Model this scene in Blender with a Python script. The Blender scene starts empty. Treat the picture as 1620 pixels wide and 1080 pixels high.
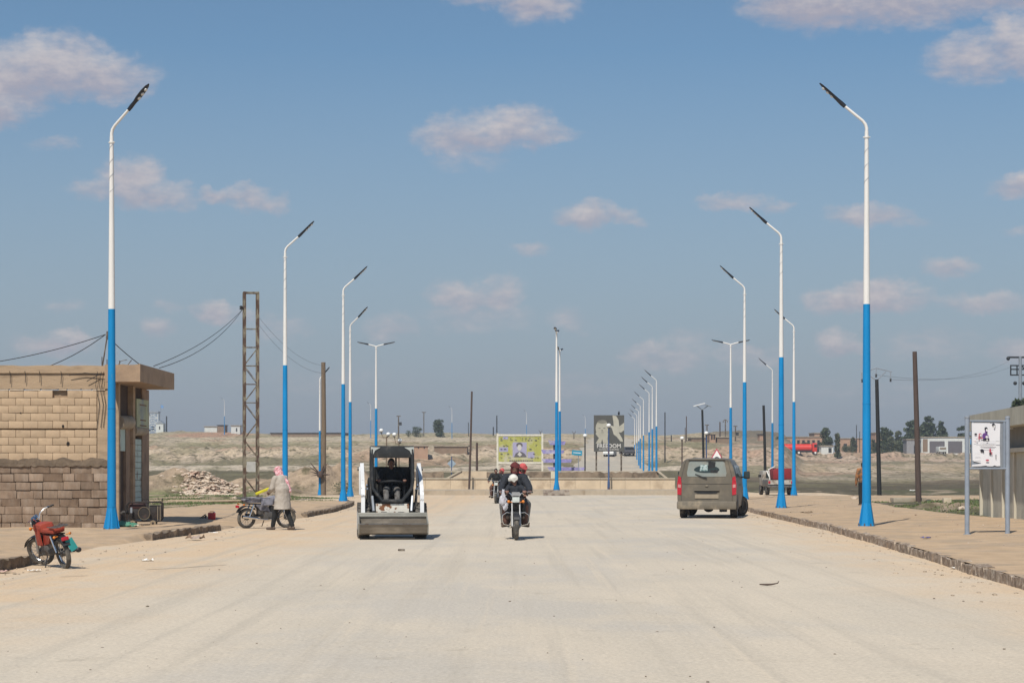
import bpy, bmesh, math, random
import numpy as np
from mathutils import Vector, Matrix, Euler

sc = bpy.context.scene
C = sc.collection
R = math.radians
rnd = random.Random(7)

# ------------------------------------------------------------------ camera, sky, sun, exposure
F = 3150.0            # focal length in pixels of the 1620 px wide photograph
HZ = 742.0            # row of the eye level
H = 1.55              # eye height
cam = bpy.data.cameras.new('camera')
camo = bpy.data.objects.new('camera', cam); C.objects.link(camo)
camo.location = (0, 0, H); camo.rotation_euler = (R(90), 0, 0)
cam.sensor_width = 36; cam.lens = 36 * F / 1620
cam.shift_y = (HZ - 540) / 1620
cam.clip_start = 0.5; cam.clip_end = 12000
sc.camera = camo

SUN_EL, SUN_AZ = 52.0, 199.0      # azimuth clockwise from +Y: behind left of the camera
sun = bpy.data.lights.new('sun', 'SUN'); sun.energy = 4.4; sun.angle = R(0.53); sun.color = (1, 0.94, 0.84)
suno = bpy.data.objects.new('sun', sun); C.objects.link(suno)
sdir = Vector((math.sin(R(SUN_AZ)) * math.cos(R(SUN_EL)), math.cos(R(SUN_AZ)) * math.cos(R(SUN_EL)), math.sin(R(SUN_EL))))
suno.rotation_euler = (-sdir).to_track_quat('-Z', 'Y').to_euler()
suno.location = (-30, -30, 60)
sc.view_settings.view_transform = 'Standard'; sc.view_settings.look = 'None'
sc.view_settings.exposure = 0.0; sc.view_settings.gamma = 1.0; sc.view_settings.use_curve_mapping = False
sc.render.engine = 'CYCLES'
sc.cycles.use_denoising = True
sc.cycles.max_bounces = 6; sc.cycles.volume_bounces = 0; sc.cycles.transparent_max_bounces = 8
sc.cycles.sample_clamp_indirect = 4

world = bpy.data.worlds.new('World'); sc.world = world; world.use_nodes = True
wn = world.node_tree.nodes; wl = world.node_tree.links
def W(t, **k):
    n = wn.new(t)
    for a, b in k.items(): setattr(n, a, b)
    return n
def wmath(op, a, b=None, c=None, clamp=False):
    n = W('ShaderNodeMath', operation=op); n.use_clamp = clamp
    for i, v in enumerate((a, b, c)):
        if v is None: continue
        if isinstance(v, (int, float)): n.inputs[i].default_value = v
        else: wl.new(v, n.inputs[i])
    return n.outputs[0]
bgn = wn['Background']
sky = W('ShaderNodeTexSky', sky_type='NISHITA')
sky.sun_disc = False; sky.sun_elevation = R(SUN_EL); sky.sun_rotation = R(SUN_AZ)
sky.altitude = 350; sky.air_density = 0.9; sky.dust_density = 1.0; sky.ozone_density = 2.5
tc = W('ShaderNodeTexCoord')
sep = W('ShaderNodeSeparateXYZ'); wl.new(tc.outputs['Generated'], sep.inputs[0])
az = wmath('ARCTAN2', sep.outputs[0], sep.outputs[1])
el = wmath('ARCSINE', sep.outputs[2])
# angles in units of 1/3150 rad
P = W('ShaderNodeCombineXYZ'); wl.new(wmath('MULTIPLY', az, F), P.inputs[0]); wl.new(wmath('MULTIPLY', el, F), P.inputs[1])
def wnoise(scale, detail, rough=0.55, off=(0, 0, 0), src=None):
    m = W('ShaderNodeMapping'); m.inputs['Location'].default_value = off
    wl.new((src or P.outputs[0]), m.inputs[0])
    n = W('ShaderNodeTexNoise'); n.inputs['Scale'].default_value = scale; n.inputs['Detail'].default_value = detail
    n.inputs['Roughness'].default_value = rough; wl.new(m.outputs[0], n.inputs['Vector'])
    return n
def vop(op, a, b):
    n = W('ShaderNodeVectorMath', operation=op)
    for i, v in enumerate((a, b)):
        if v is None: continue
        if isinstance(v, tuple): n.inputs[i].default_value = v
        else: wl.new(v, n.inputs[i])
    return n
def distort(Pin, scale, amt, off):
    nz = wnoise(scale, 5, 0.6, off, Pin)
    d = vop('SUBTRACT', nz.outputs['Color'], (0.5, 0.5, 0.5))
    m = vop('MULTIPLY', d.outputs[0], (amt, amt * 0.75, 0))
    return vop('ADD', Pin, m.outputs[0]).outputs[0]
PD = distort(distort(P.outputs[0], 0.011, 70, (0, 0, 3)), 0.05, 26, (4, 7, 1))
# clouds: (px, py, rx, ry, strength) in the angular units above
clouds = [
 (30,150,75,50,1.0),(100,130,90,45,1.0),(170,142,80,34,.95),(70,118,30,42,.9),(20,200,45,26,.9),(-20,185,50,40,.9),
 (800,205,75,30,.95),(730,222,75,28,.85),(860,225,55,18,.8),(760,210,60,28,.7),(740,255,60,22,.3),
 (215,298,50,32,1.0),(250,322,65,20,.85),(160,310,45,16,.7),(395,318,42,18,.8),(345,318,36,12,.6),(430,326,28,14,.5),
 (930,340,48,20,.9),(975,345,44,13,.7),(905,345,30,14,.7),
 (1160,322,52,13,.7),(1220,330,30,10,.4),
 (1255,22,80,34,1),(1300,28,110,38,1),(1400,24,150,40,1),(1540,16,150,36,1),(1680,5,140,36,1),(1220,0,60,26,.9),
 (850,12,60,34,.95),(790,2,90,22,.8),(720,0,50,14,.5),
 (1520,115,62,40,.85),(1590,100,50,44,.95),(1565,78,26,30,.9),(1640,120,60,40,.9),
 (1370,350,65,18,.6),(1420,362,50,12,.35),(1600,305,46,20,.9),(1650,300,60,26,.9),
 (1375,472,62,22,1),(1320,482,50,18,.85),(1420,482,60,16,.7),(1540,486,70,17,.75),(1485,432,45,16,.55),
 (1320,540,34,20,.8),(1340,548,34,14,.5),(1610,560,60,20,.5),
 (790,462,38,28,.8),(730,468,50,26,.8),(760,500,90,30,.35),(900,505,40,22,.35),
 (340,492,36,17,.85),(385,498,30,14,.4),(255,522,28,16,.7),(100,550,60,18,.75),(120,540,30,18,.6),
 (620,515,45,24,.4),(1020,555,40,16,.65),(1060,570,70,22,.4),(1090,545,50,20,.3),
 (840,400,24,10,.4),(270,487,24,10,.3),(110,490,30,10,.3),(100,248,34,10,.35),(440,520,60,24,.3),(1180,560,60,20,.35),
 (1460,550,80,30,.3),(1600,385,30,10,.3),(140,600,90,24,.35),(900,610,160,24,.22),(500,600,140,24,.2),(1400,620,160,22,.2),
]
acc = None; num = None
for cx, cy, rx, ry, s in clouds:
    c0 = (cx - 810.0, HZ - cy, 0)
    if s < .62: s *= 1.4
    rx *= 1.07; ry *= 1.10
    m = vop('MULTIPLY_ADD', PD, (1 / rx, 1 / ry, 0)); m.inputs[2].default_value = (-c0[0] / rx, -c0[1] / ry, 0)
    L = W('ShaderNodeVectorMath', operation='DOT_PRODUCT'); wl.new(m.outputs[0], L.inputs[0]); wl.new(m.outputs[0], L.inputs[1])
    g = wmath('MULTIPLY_ADD', L.outputs['Value'], -s * 0.62, s, clamp=True)
    acc = g if acc is None else wmath('MAXIMUM', acc, g)
    if s < .5: continue
    sy = W('ShaderNodeVectorMath', operation='DOT_PRODUCT'); wl.new(m.outputs[0], sy.inputs[0]); sy.inputs[1].default_value = (0, 1, 0)
    w = wmath('MULTIPLY', g, sy.outputs['Value'])
    num = w if num is None else wmath('ADD', num, w)
# the sky goes on outside with scattered clouds of the same kind
o1 = wnoise(0.0035, 6, 0.58, (3, 5, 1)).outputs['Fac']
flat = W('ShaderNodeMapping'); flat.inputs['Scale'].default_value = (1, 2.2, 1); wl.new(P.outputs[0], flat.inputs[0])
o1 = wnoise(0.0035, 6, 0.58, (3, 5, 1), flat.outputs[0]).outputs['Fac']
oth = wmath('MULTIPLY_ADD', o1, 6.0, -3.45, clamp=True)
fx = wmath('MULTIPLY_ADD', wmath('ABSOLUTE', wmath('MULTIPLY', az, F)), 1 / 150, -900 / 150, clamp=True)
fy = wmath('MULTIPLY_ADD', wmath('MULTIPLY', el, F), 1 / 120, -790 / 120, clamp=True)
outside = wmath('MAXIMUM', fx, fy)
acc = wmath('MAXIMUM', acc, wmath('MULTIPLY', oth, outside))
det = wnoise(0.028, 7, 0.62, (9, 2, 4), flat.outputs[0]).outputs['Fac']
dens = wmath('ADD', acc, wmath('MULTIPLY_ADD', det, 1.0, -0.47))
mr = W('ShaderNodeMapRange', interpolation_type='SMOOTHSTEP'); wl.new(dens, mr.inputs[0])
mr.inputs[1].default_value = 0.03; mr.inputs[2].default_value = 1.20
edge = wmath('MULTIPLY', mr.outputs[0], wmath('MULTIPLY_ADD', acc, 3.0, 0.0, clamp=True))
edge = wmath('MULTIPLY', edge, 0.92)
tone = wmath('MULTIPLY_ADD', num, 0.55, 0.36)
tone = wmath('ADD', tone, wmath('MULTIPLY_ADD', det, 1.5, -0.72), clamp=True)
cm = W('ShaderNodeMix', data_type='RGBA'); wl.new(tone, cm.inputs[0])
cm.inputs[6].default_value = (4.05, 3.85, 4.5, 1); cm.inputs[7].default_value = (6.1, 5.7, 5.75, 1)
# a veil of high dust makes the blue milky, most of all low down
veil = wmath('MULTIPLY_ADD', sep.outputs[2], -5.2, 1.10, clamp=True)
veil = wmath('MAXIMUM', veil, 0.03)
hz = W('ShaderNodeMix', data_type='RGBA'); wl.new(veil, hz.inputs[0]); 
tint = W('ShaderNodeMix', data_type='RGBA', blend_type='MULTIPLY'); tint.inputs[0].default_value = 1; wl.new(sky.outputs[0], tint.inputs[6]); tint.inputs[7].default_value = (.76, .90, .92, 1); wl.new(tint.outputs[2], hz.inputs[6])
hz.inputs[7].default_value = (3.15, 3.6, 4.25, 1)
big = wnoise(0.004, 3, 0.5, (1, 8, 2)).outputs['Fac']
fin = W('ShaderNodeMix', data_type='RGBA'); wl.new(edge, fin.inputs[0]); wl.new(hz.outputs[2], fin.inputs[6]); wl.new(cm.outputs[2], fin.inputs[7])
wl.new(fin.outputs[2], bgn.inputs[0]); bgn.inputs[1].default_value = 0.10
world.cycles.sampling_method = 'MANUAL'; world.cycles.sample_map_resolution = 512

# ------------------------------------------------------------------ placing
def at(px, py, D): return Vector(((px - 810) * D / F, D, H + (HZ - py) * D / F))
def X(px, D): return (px - 810) * D / F
def Z(py, D): return H + (HZ - py) * D / F
def Dg(py, z=0.0): return F * (H - z) / (py - HZ)
def gp(px, py, z=0.0):
    D = Dg(py, z); return Vector((X(px, D), D, z))

# ------------------------------------------------------------------ object helpers
def tag(o, label=None, cat=None, group=None, kind=None):
    if label: o['label'] = label
    if cat: o['category'] = cat
    if group: o['group'] = group
    if kind: o['kind'] = kind
    return o
def empty(name, loc=(0, 0, 0), rz=0, label=None, cat=None, group=None, s=1):
    o = bpy.data.objects.new(name, None); C.objects.link(o); o.empty_display_size = .2
    o.location = loc; o.rotation_euler = (0, 0, rz); o.scale = (s, s, s)
    return tag(o, label, cat, group)
def copy_tree(o, parent=None):
    c = o.copy(); C.objects.link(c); c.parent = parent
    for ch in kids.get(o.name, []):
        k = copy_tree(ch, c)
    return c
kids = {}
def link(name, me, parent=None, mats=()):
    o = bpy.data.objects.new(name, me); C.objects.link(o)
    if parent is not None:
        o.parent = parent; kids.setdefault(parent.name, []).append(o)
    return o
def copy_thing(src, loc=None, rz=None, s=None, label=None, parent=None, srcname=None):
    c = src.copy(); C.objects.link(c); c.parent = parent
    lst = kids.get(src.name, [])
    for ch in lst:
        k = copy_thing(ch, parent=c); kids.setdefault(c.name, []).append(k)
    if loc is not None: c.location = loc
    if rz is not None: c.rotation_euler = (0, 0, rz)
    if s is not None: c.scale = (s, s, s) if isinstance(s, (int, float)) else s
    if label: c['label'] = label
    return c

class MB:
    def __init__(s): s.v = []; s.f = []; s.sm = []
    def add(s, vs, fs, M=None, smooth=False):
        n = len(s.v)
        if M is not None: vs = [M @ Vector(v) for v in vs]
        s.v += [tuple(v) for v in vs]; s.f += [tuple(i + n for i in f) for f in fs]; s.sm += [smooth] * len(fs)
        return s
    def box(s, c, d, M=None, rz=0, rot=None, taper=None):
        x, y, z = d[0] / 2, d[1] / 2, d[2] / 2
        t = taper or (1, 1)
        vs = [(-x, -y, -z), (x, -y, -z), (x, y, -z), (-x, y, -z), (-x * t[0], -y * t[1], z), (x * t[0], -y * t[1], z), (x * t[0], y * t[1], z), (-x * t[0], y * t[1], z)]
        m = Matrix.Translation(c)
        if rot is not None: m = m @ Euler(rot).to_matrix().to_4x4()
        elif rz: m = m @ Matrix.Rotation(rz, 4, 'Z')
        if M is not None: m = M @ m
        return s.add(vs, [(0, 3, 2, 1), (4, 5, 6, 7), (0, 1, 5, 4), (1, 2, 6, 5), (2, 3, 7, 6), (3, 0, 4, 7)], m)
    def rbox(s, c, d, b, M=None, rot=None):
        """box with chamfered edges"""
        x, y, z = d[0] / 2, d[1] / 2, d[2] / 2
        b = min(b, x * .9, y * .9, z * .9)
        bm = bmesh.new(); bmesh.ops.create_cube(bm, size=1)
        for v in bm.verts: v.co = Vector((v.co.x * 2 * x, v.co.y * 2 * y, v.co.z * 2 * z))
        bmesh.ops.bevel(bm, geom=bm.edges[:], offset=b, segments=2, affect='EDGES', profile=.6)
        m = Matrix.Translation(c)
        if rot is not None: m = m @ Euler(rot).to_matrix().to_4x4()
        if M is not None: m = M @ m
        bm.verts.index_update()
        s.add([v.co[:] for v in bm.verts], [tuple(v.index for v in f.verts) for f in bm.faces], m, True); bm.free()
        return s
    def tube(s, pts, r, n=8, cap=True, smooth=True, M=None, closed=False, flat=None):
        pts = [Vector(p) for p in pts]; k = len(pts)
        rs = r if isinstance(r, (list, tuple)) else [r] * k
        vs = []; prev = None
        for i, p in enumerate(pts):
            if closed: t = (pts[(i + 1) % k] - pts[i - 1])
            else: t = (pts[min(i + 1, k - 1)] - pts[max(i - 1, 0)])
            t.normalize()
            if prev is None:
                a = Vector((0, 0, 1)) if abs(t.z) < .9 else Vector((0, 1, 0))
                u = t.cross(a).normalized()
            else:
                u = (prev - t * prev.dot(t)).normalized()
            prev = u; w = t.cross(u)
            for j in range(n):
                an = 2 * math.pi * (j + .5) / n
                vs.append(p + (u * math.cos(an) + w * math.sin(an) * (flat or 1)) * rs[i])
        fs = []
        for i in range(k if closed else k - 1):
            i2 = (i + 1) % k
            for j in range(n):
                j2 = (j + 1) % n
                fs.append((i * n + j, i * n + j2, i2 * n + j2, i2 * n + j))
        if cap and not closed:
            fs.append(tuple(range(n - 1, -1, -1))); fs.append(tuple((k - 1) * n + j for j in range(n)))
        return s.add(vs, fs, M, smooth)
    def lathe(s, prof, n=16, M=None, smooth=True):
        """prof: (r, z) list around Z"""
        vs = []; k = len(prof)
        for r, z in prof:
            for j in range(n):
                a = 2 * math.pi * j / n; vs.append((r * math.cos(a), r * math.sin(a), z))
        fs = [(i * n + j, i * n + (j + 1) % n, (i + 1) * n + (j + 1) % n, (i + 1) * n + j) for i in range(k - 1) for j in range(n)]
        fs.append(tuple(range(n - 1, -1, -1))); fs.append(tuple((k - 1) * n + j for j in range(n)))
        return s.add(vs, fs, M, smooth)
    def ball(s, c, r, n=10, M=None):
        if isinstance(r, (int, float)): r = (r, r, r)
        m = max(4, n // 2 + 1); prof = []
        vs = [(c[0], c[1], c[2] - r[2])]
        for i in range(1, m):
            th = math.pi * i / m
            for j in range(n):
                a = 2 * math.pi * j / n
                vs.append((c[0] + r[0] * math.sin(th) * math.cos(a), c[1] + r[1] * math.sin(th) * math.sin(a), c[2] - r[2] * math.cos(th)))
        vs.append((c[0], c[1], c[2] + r[2]))
        fs = [(0, 1 + (j + 1) % n, 1 + j) for j in range(n)]
        for i in range(m - 2):
            for j in range(n):
                a = 1 + i * n + j; b = 1 + i * n + (j + 1) % n
                fs.append((a, b, b + n, a + n))
        t = len(vs) - 1
        fs += [(t, 1 + (m - 2) * n + j, 1 + (m - 2) * n + (j + 1) % n) for j in range(n)]
        return s.add(vs, fs, M, True)
    def prism(s, poly, axis, a, b, M=None, smooth=False):
        """poly in the two other axes, extruded from a to b along axis (0,1,2)"""
        n = len(poly)
        def mk(p, t):
            if axis == 0: return (t, p[0], p[1])
            if axis == 1: return (p[0], t, p[1])
            return (p[0], p[1], t)
        vs = [mk(p, a) for p in poly] + [mk(p, b) for p in poly]
        ar = sum(poly[i][0] * poly[(i + 1) % n][1] - poly[(i + 1) % n][0] * poly[i][1] for i in range(n))
        flip = (ar > 0) != (axis == 1)
        fs = [(i, (i + 1) % n, n + (i + 1) % n, n + i) for i in range(n)] + [tuple(range(n - 1, -1, -1)), tuple(range(n, 2 * n))]
        if not flip: fs = [f[::-1] for f in fs]
        if b < a: fs = [f[::-1] for f in fs]
        return s.add(vs, fs, M, smooth)
    def mesh(s, name, mat):
        me = bpy.data.meshes.new(name); me.from_pydata(s.v, [], s.f)
        me.polygons.foreach_set('use_smooth', s.sm)
        if mat:
            for m in (mat if isinstance(mat, (list, tuple)) else [mat]): me.materials.append(m)
        me.update(); return me
    def build(s, name, mat, parent=None, label=None, sharp=40):
        me = s.mesh(name, mat)
        if sharp and any(s.sm): me.set_sharp_from_angle(angle=R(sharp))
        o = link(name, me, parent)
        if label: o['label'] = label
        return o

# ------------------------------------------------------------------ materials
def mat(name, col, rough=0.8, var=0.12, scale=6.0, col2=None, c2scale=2.0, c2lo=0.5, c2hi=0.62, metal=0.0, bump=0.0, bscale=30, rand=0.0, spec=0.5, stretch=None, alpha=None, trans=0.0, emit=None, coat=0.0, attr=None):
    m = bpy.data.materials.new(name); m.use_nodes = True
    nt = m.node_tree; N = nt.nodes; L = nt.links; b = N['Principled BSDF']
    def node(t, **k):
        n = N.new(t)
        for a, v in k.items(): setattr(n, a, v)
        return n
    tcn = node('ShaderNodeTexCoord'); src = tcn.outputs['Object']
    if stretch:
        mp = node('ShaderNodeMapping'); mp.inputs['Scale'].default_value = stretch; L.new(src, mp.inputs[0]); src = mp.outputs[0]
    if rand:
        oi = node('ShaderNodeObjectInfo')
        cm_ = node('ShaderNodeVectorMath', operation='SCALE'); cm_.inputs[0].default_value = (37, 51, 23); L.new(oi.outputs['Random'], cm_.inputs['Scale'])
        ad = node('ShaderNodeVectorMath', operation='ADD'); L.new(src, ad.inputs[0]); L.new(cm_.outputs[0], ad.inputs[1]); src = ad.outputs[0]
    def noise(sc_, det=5, ro=.6):
        n = node('ShaderNodeTexNoise'); n.inputs['Scale'].default_value = sc_; n.inputs['Detail'].default_value = det; n.inputs['Roughness'].default_value = ro
        L.new(src, n.inputs['Vector']); return n.outputs['Fac']
    base = None
    if attr:
        a = node('ShaderNodeAttribute', attribute_name=attr); base = a.outputs['Color']
    if col2 is not None:
        mx = node('ShaderNodeMix', data_type='RGBA'); mx.inputs[6].default_value = (*col, 1); mx.inputs[7].default_value = (*col2, 1)
        if base is not None: L.new(base, mx.inputs[6])
        mrn = node('ShaderNodeMapRange'); mrn.inputs[1].default_value = c2lo; mrn.inputs[2].default_value = c2hi; L.new(noise(c2scale, 6, .62), mrn.inputs[0])
        L.new(mrn.outputs[0], mx.inputs[0]); base = mx.outputs[2]
    if base is None:
        rgb = node('ShaderNodeRGB'); rgb.outputs[0].default_value = (*col, 1); base = rgb.outputs[0]
    val = node('ShaderNodeMapRange'); val.inputs[3].default_value = 1 - var; val.inputs[4].default_value = 1 + var
    val.inputs[1].default_value = .3; val.inputs[2].default_value = .7; L.new(noise(scale), val.inputs[0])
    sc1 = node('ShaderNodeVectorMath', operation='SCALE'); L.new(base, sc1.inputs[0]); L.new(val.outputs[0], sc1.inputs['Scale']); base = sc1.outputs[0]
    if rand:
        rr = node('ShaderNodeMapRange'); rr.inputs[3].default_value = 1 - rand; rr.inputs[4].default_value = 1 + rand; L.new(oi.outputs['Random'], rr.inputs[0])
        sc2 = node('ShaderNodeVectorMath', operation='SCALE'); L.new(base, sc2.inputs[0]); L.new(rr.outputs[0], sc2.inputs['Scale']); base = sc2.outputs[0]
    L.new(base, b.inputs['Base Color'])
    b.inputs['Roughness'].default_value = rough; b.inputs['Metallic'].default_value = metal
    b.inputs['Specular IOR Level'].default_value = spec
    if coat: b.inputs['Coat Weight'].default_value = coat; b.inputs['Coat Roughness'].default_value = .15
    if trans: b.inputs['Transmission Weight'].default_value = trans
    if alpha is not None: b.inputs['Alpha'].default_value = alpha
    if bump:
        bp = node('ShaderNodeBump'); bp.inputs['Strength'].default_value = 1; bp.inputs['Distance'].default_value = bump
        L.new(noise(bscale, 6, .65), bp.inputs['Height']); L.new(bp.outputs[0], b.inputs['Normal'])
    return m
M = {}
M['blue'] = mat('blue_paint', (.004, .215, .50), .5, .08, 3, (.06, .24, .42), 9, .66, .74, stretch=(1, 1, .4), spec=.3, rand=.05)
M['white_pole'] = mat('white_pole_paint', (.74, .72, .69), .45, .06, 2, (.5, .46, .40), 6, .66, .78, stretch=(1, 1, .4))
M['lamp_black'] = mat('lamp_black', (.012, .014, .02), .5, .2)
M['lens'] = mat('lamp_lens', (.62, .6, .58), .25, .05)
M['steel'] = mat('galvanised_steel', (.33, .36, .40), .45, .12, 8, metal=.35)
M['dark_metal'] = mat('dark_metal', (.02, .021, .024), .55, .25, 9)
M['dark_blue'] = mat('dark_blue_paint', (.035, .075, .18), .55, .15, 6, (.10, .035, .03), 3, .55, .6, stretch=(1, 1, .5))
M['rust'] = mat('rusty_steel', (.075, .055, .04), .85, .3, 7, (.22, .19, .15), 4, .48, .6)
M['lattice'] = mat('lattice_paint', (.22, .19, .135), .8, .25, 10, (.08, .045, .03), 5, .47, .53, stretch=(1, 1, .5))
M['wood'] = mat('pole_wood', (.17, .125, .085), .9, .25, 5, stretch=(8, 8, .6), bump=.01, bscale=9)
M['wood_dark'] = mat('dark_pole_wood', (.085, .058, .048), .9, .2, 5, stretch=(8, 8, .6))
M['tar'] = mat('tarred_pole', (.014, .015, .016), .7, .25, 6)
M['rubber'] = mat('rubber', (.028, .026, .025), .85, .3, 10, (.16, .135, .10), 7, .50, .68)
M['chrome'] = mat('chrome', (.75, .75, .75), .15, .05, metal=1)
M['dusty_metal'] = mat('dusty_engine_metal', (.16, .155, .15), .55, .3, 12, (.08, .06, .05), 12, metal=.5)
M['black_plastic'] = mat('black_plastic', (.014, .015, .017), .5, .3, 9)
M['cable'] = mat('cable_rubber', (.02, .02, .022), .8)
M['white'] = mat('white_paint', (.78, .78, .76), .5, .05, 4)
M['white_worn'] = mat('worn_white_paint', (.72, .71, .68), .55, .07, 6, (.20, .09, .04), 7, .66, .72)
M['rubber_dusty'] = mat('dusty_tyre', (.075, .07, .064), .9, .3, 10, (.14, .125, .105), 7, .46, .62)
M['concrete'] = mat('concrete', (.34, .29, .22), .9, .14, 3, (.23, .18, .13), 1.2, .5, .7, bump=.01, bscale=14)
# ------------------------------------------------------------------ numpy noise
def _hash(ix, iy, seed):
    h = (ix.astype(np.int64) * 374761393 + iy.astype(np.int64) * 668265263 + seed * 1442695041) & 0x7fffffff
    h = ((h ^ (h >> 13)) * 1274126177) & 0x7fffffff
    return ((h ^ (h >> 16)) & 0xffff) / 65535.0
def vn(x, y, seed=0):
    ix = np.floor(x); iy = np.floor(y); fx = x - ix; fy = y - iy
    fx = fx * fx * (3 - 2 * fx); fy = fy * fy * (3 - 2 * fy)
    a = _hash(ix, iy, seed); b = _hash(ix + 1, iy, seed); c = _hash(ix, iy + 1, seed); d = _hash(ix + 1, iy + 1, seed)
    return (a * (1 - fx) + b * fx) * (1 - fy) + (c * (1 - fx) + d * fx) * fy
def fbm(x, y, oct=4, seed=0):
    s = 0; a = .5; t = 0
    for i in range(oct):
        s = s + a * vn(x, y, seed + i * 17); t += a; a *= .5; x = x * 2.03 + 11.3; y = y * 2.03 + 5.7
    return s / t
def sst(a, b, x):
    t = np.clip((x - a) / (b - a), 0, 1); return t * t * (3 - 2 * t)

# ------------------------------------------------------------------ lines of the kerbs (X, Y)
KR = [(5.0, -40), (5.0, 0), (6.35, 20), (6.57, 25.6), (6.79, 29.6), (7.09, 33.9), (7.48, 40.7), (8.0, 50.9), (8.2, 59.5), (8.5, 69.8), (9.0, 80), (9.5, 90), (10.3, 97), (11.8, 102), (14.5, 105.5), (19, 107), (60, 108)]
KL = [(-9.3, -40), (-8.9, 0), (-8.0, 25), (-7.8, 30), (-7.75, 36), (-8.0, 40), (-7.95, 42), (-7.35, 51), (-7.0, 56), (-6.68, 62.6), (-6.45, 72), (-6.6, 80), (-6.9, 87), (-7.7, 92), (-10, 96), (-16, 98), (-60, 99)]
def kx(line, D):
    ys = [p[1] for p in line]; xs = [p[0] for p in line]; return np.interp(D, ys, xs)

# ------------------------------------------------------------------ terrain
DLs = [-60, 130, 170, 210, 250, 280, 300, 318, 345, 400, 480, 600, 640, 720, 1500]
ZLs = [-.0, 0, 0, .35, 1.07, 1.68, 2.03, 2.66, 4.95, 6.15, 8.5, 11.9, 12.3, 11.9, 10]
DRs = [-60, 170, 300, 350, 400, 430, 455, 600, 1500]
ZRs = [0, 0, .1, 1.2, 2.45, 3.4, 5.2, 5.6, 5]
mounds = [(250, 124, 2.2, 3, 1.0), (285, 121, 1.5, 2.5, .8), (335, 121, 2.8, 2.5, .6), (432, 118, 1.7, 2.3, .85), (478, 128, 2.2, 3, 1.0),
          (528, 130, 2.3, 3, 1.1), (575, 131, 2.2, 3, .9), (390, 130, 2.5, 3, .8), (215, 118, 2.5, 3, .9),
          (262, 103, 2.2, 1.2, .20), (330, 101, 1.6, 1.0, .22), (470, 106, 2.5, 2.0, .15),
          (1495, 74, .9, .8, .22), (1520, 72.5, .7, .7, .28), (1545, 71, .6, .7, .2), (1470, 74, .6, .6, .14),
          (335, 560, 11, 40, 1.0), (1185, 560, 10, 60, 1.6), (275, 590, 9, 30, .8), (700, 600, 14, 40, .6)]
def terr(Xa, Ya):
    px = 810 + F * Xa / np.maximum(Ya, 60)
    zl = np.interp(Ya, DLs, ZLs); zr = np.interp(Ya, DRs, ZRs)
    w = sst(1232, 1275, px)
    z = zl * (1 - w) + zr * w
    far = sst(125, 300, Ya)
    z = z + far * ((fbm(Xa / 14, Ya / 22, 4, 3) - .5) * 1.3 + (fbm(Xa / 3, Ya / 6, 3, 9) - .5) * .45)
    hroad = sst(150, 165, Ya) * (1 - sst(500, 540, Ya)) * (1 - sst(6.0, 8.5, np.abs(Xa - (.0485 * Ya + .4))))
    z0_ = zl * (1 - w) + zr * w; z = z0_ + (z - z0_) * (1 - hroad)
    bank = (1 - hroad) * np.exp(-((Ya - 345) / 28) ** 2) * (1 - w) + np.exp(-((Ya - 452) / 22) ** 2) * w * (1 - hroad)
    z = z + bank * (fbm(Xa / 2.2, Ya / 5, 4, 21) - .5) * 2.2
    for mp, D, rx, ry, h in mounds:
        mx = X(mp, D)
        g = np.exp(-(((Xa - mx) / rx) ** 2 + ((Ya - D) / ry) ** 2))
        z = z + h * g * (.75 + .5 * fbm(Xa / .8, Ya / .8, 3, 5))
    # near ground: below the road, a little above it outside
    inside = sst(-.6, .3, Xa - kx(KL, Ya)) * sst(-.6, .3, kx(KR, Ya) - Xa)
    cross = sst(98, 99.5, Ya) * (1 - sst(119, 121, Ya)) * sst(-11, -9.5, Xa) + sst(106, 107, Ya) * (1 - sst(135, 140, Ya)) * sst(8, 9, Xa)
    cross2 = sst(113, 114, Ya) * (1 - sst(118.5, 120, Ya)) * (1 - sst(-9, -8, Xa))
    isl = sst(99, 101, Ya) * (1 - sst(140, 146, Ya)) * sst(-13, -11, Xa) * (1 - sst(13, 15, Xa))
    road = np.clip(np.maximum.reduce([np.where(Ya < 108, inside, 0), cross, cross2, isl]), 0, 1)
    near = 1 - sst(150, 175, Ya)
    under_pave = np.where((Ya < 109) & (Ya > -60) & (Xa > kx(KL, Ya) - 5) & (Xa < 14.6), 1.0, 0.0)
    under_pave = np.where((Ya > 85) & (Xa < 0), 0, under_pave)
    near = near * (1 - hroad)
    z = z + near * ((.05 + .09 * (fbm(Xa / 1.7, Ya / 1.7, 4, 31) - .3)) * (1 - road) - .10 * road)
    z = np.where(under_pave > .5, np.minimum(z, -.08), z)
    return z
def terr1(x, y): return float(terr(np.array([float(x)]), np.array([float(y)]))[0])
def on_terrain(px, py, lo=120, hi=640):
    """first place going away from the camera where the ground is seen at this row"""
    D = np.arange(lo, hi, .5); x = (px - 810) * D / F; z = terr(x, D)
    row = HZ - (z - H) * F / D
    k = np.argmax(row <= py)
    if row[k] > py: k = np.argmin(row)
    return Vector((x[k], D[k], z[k]))

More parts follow.
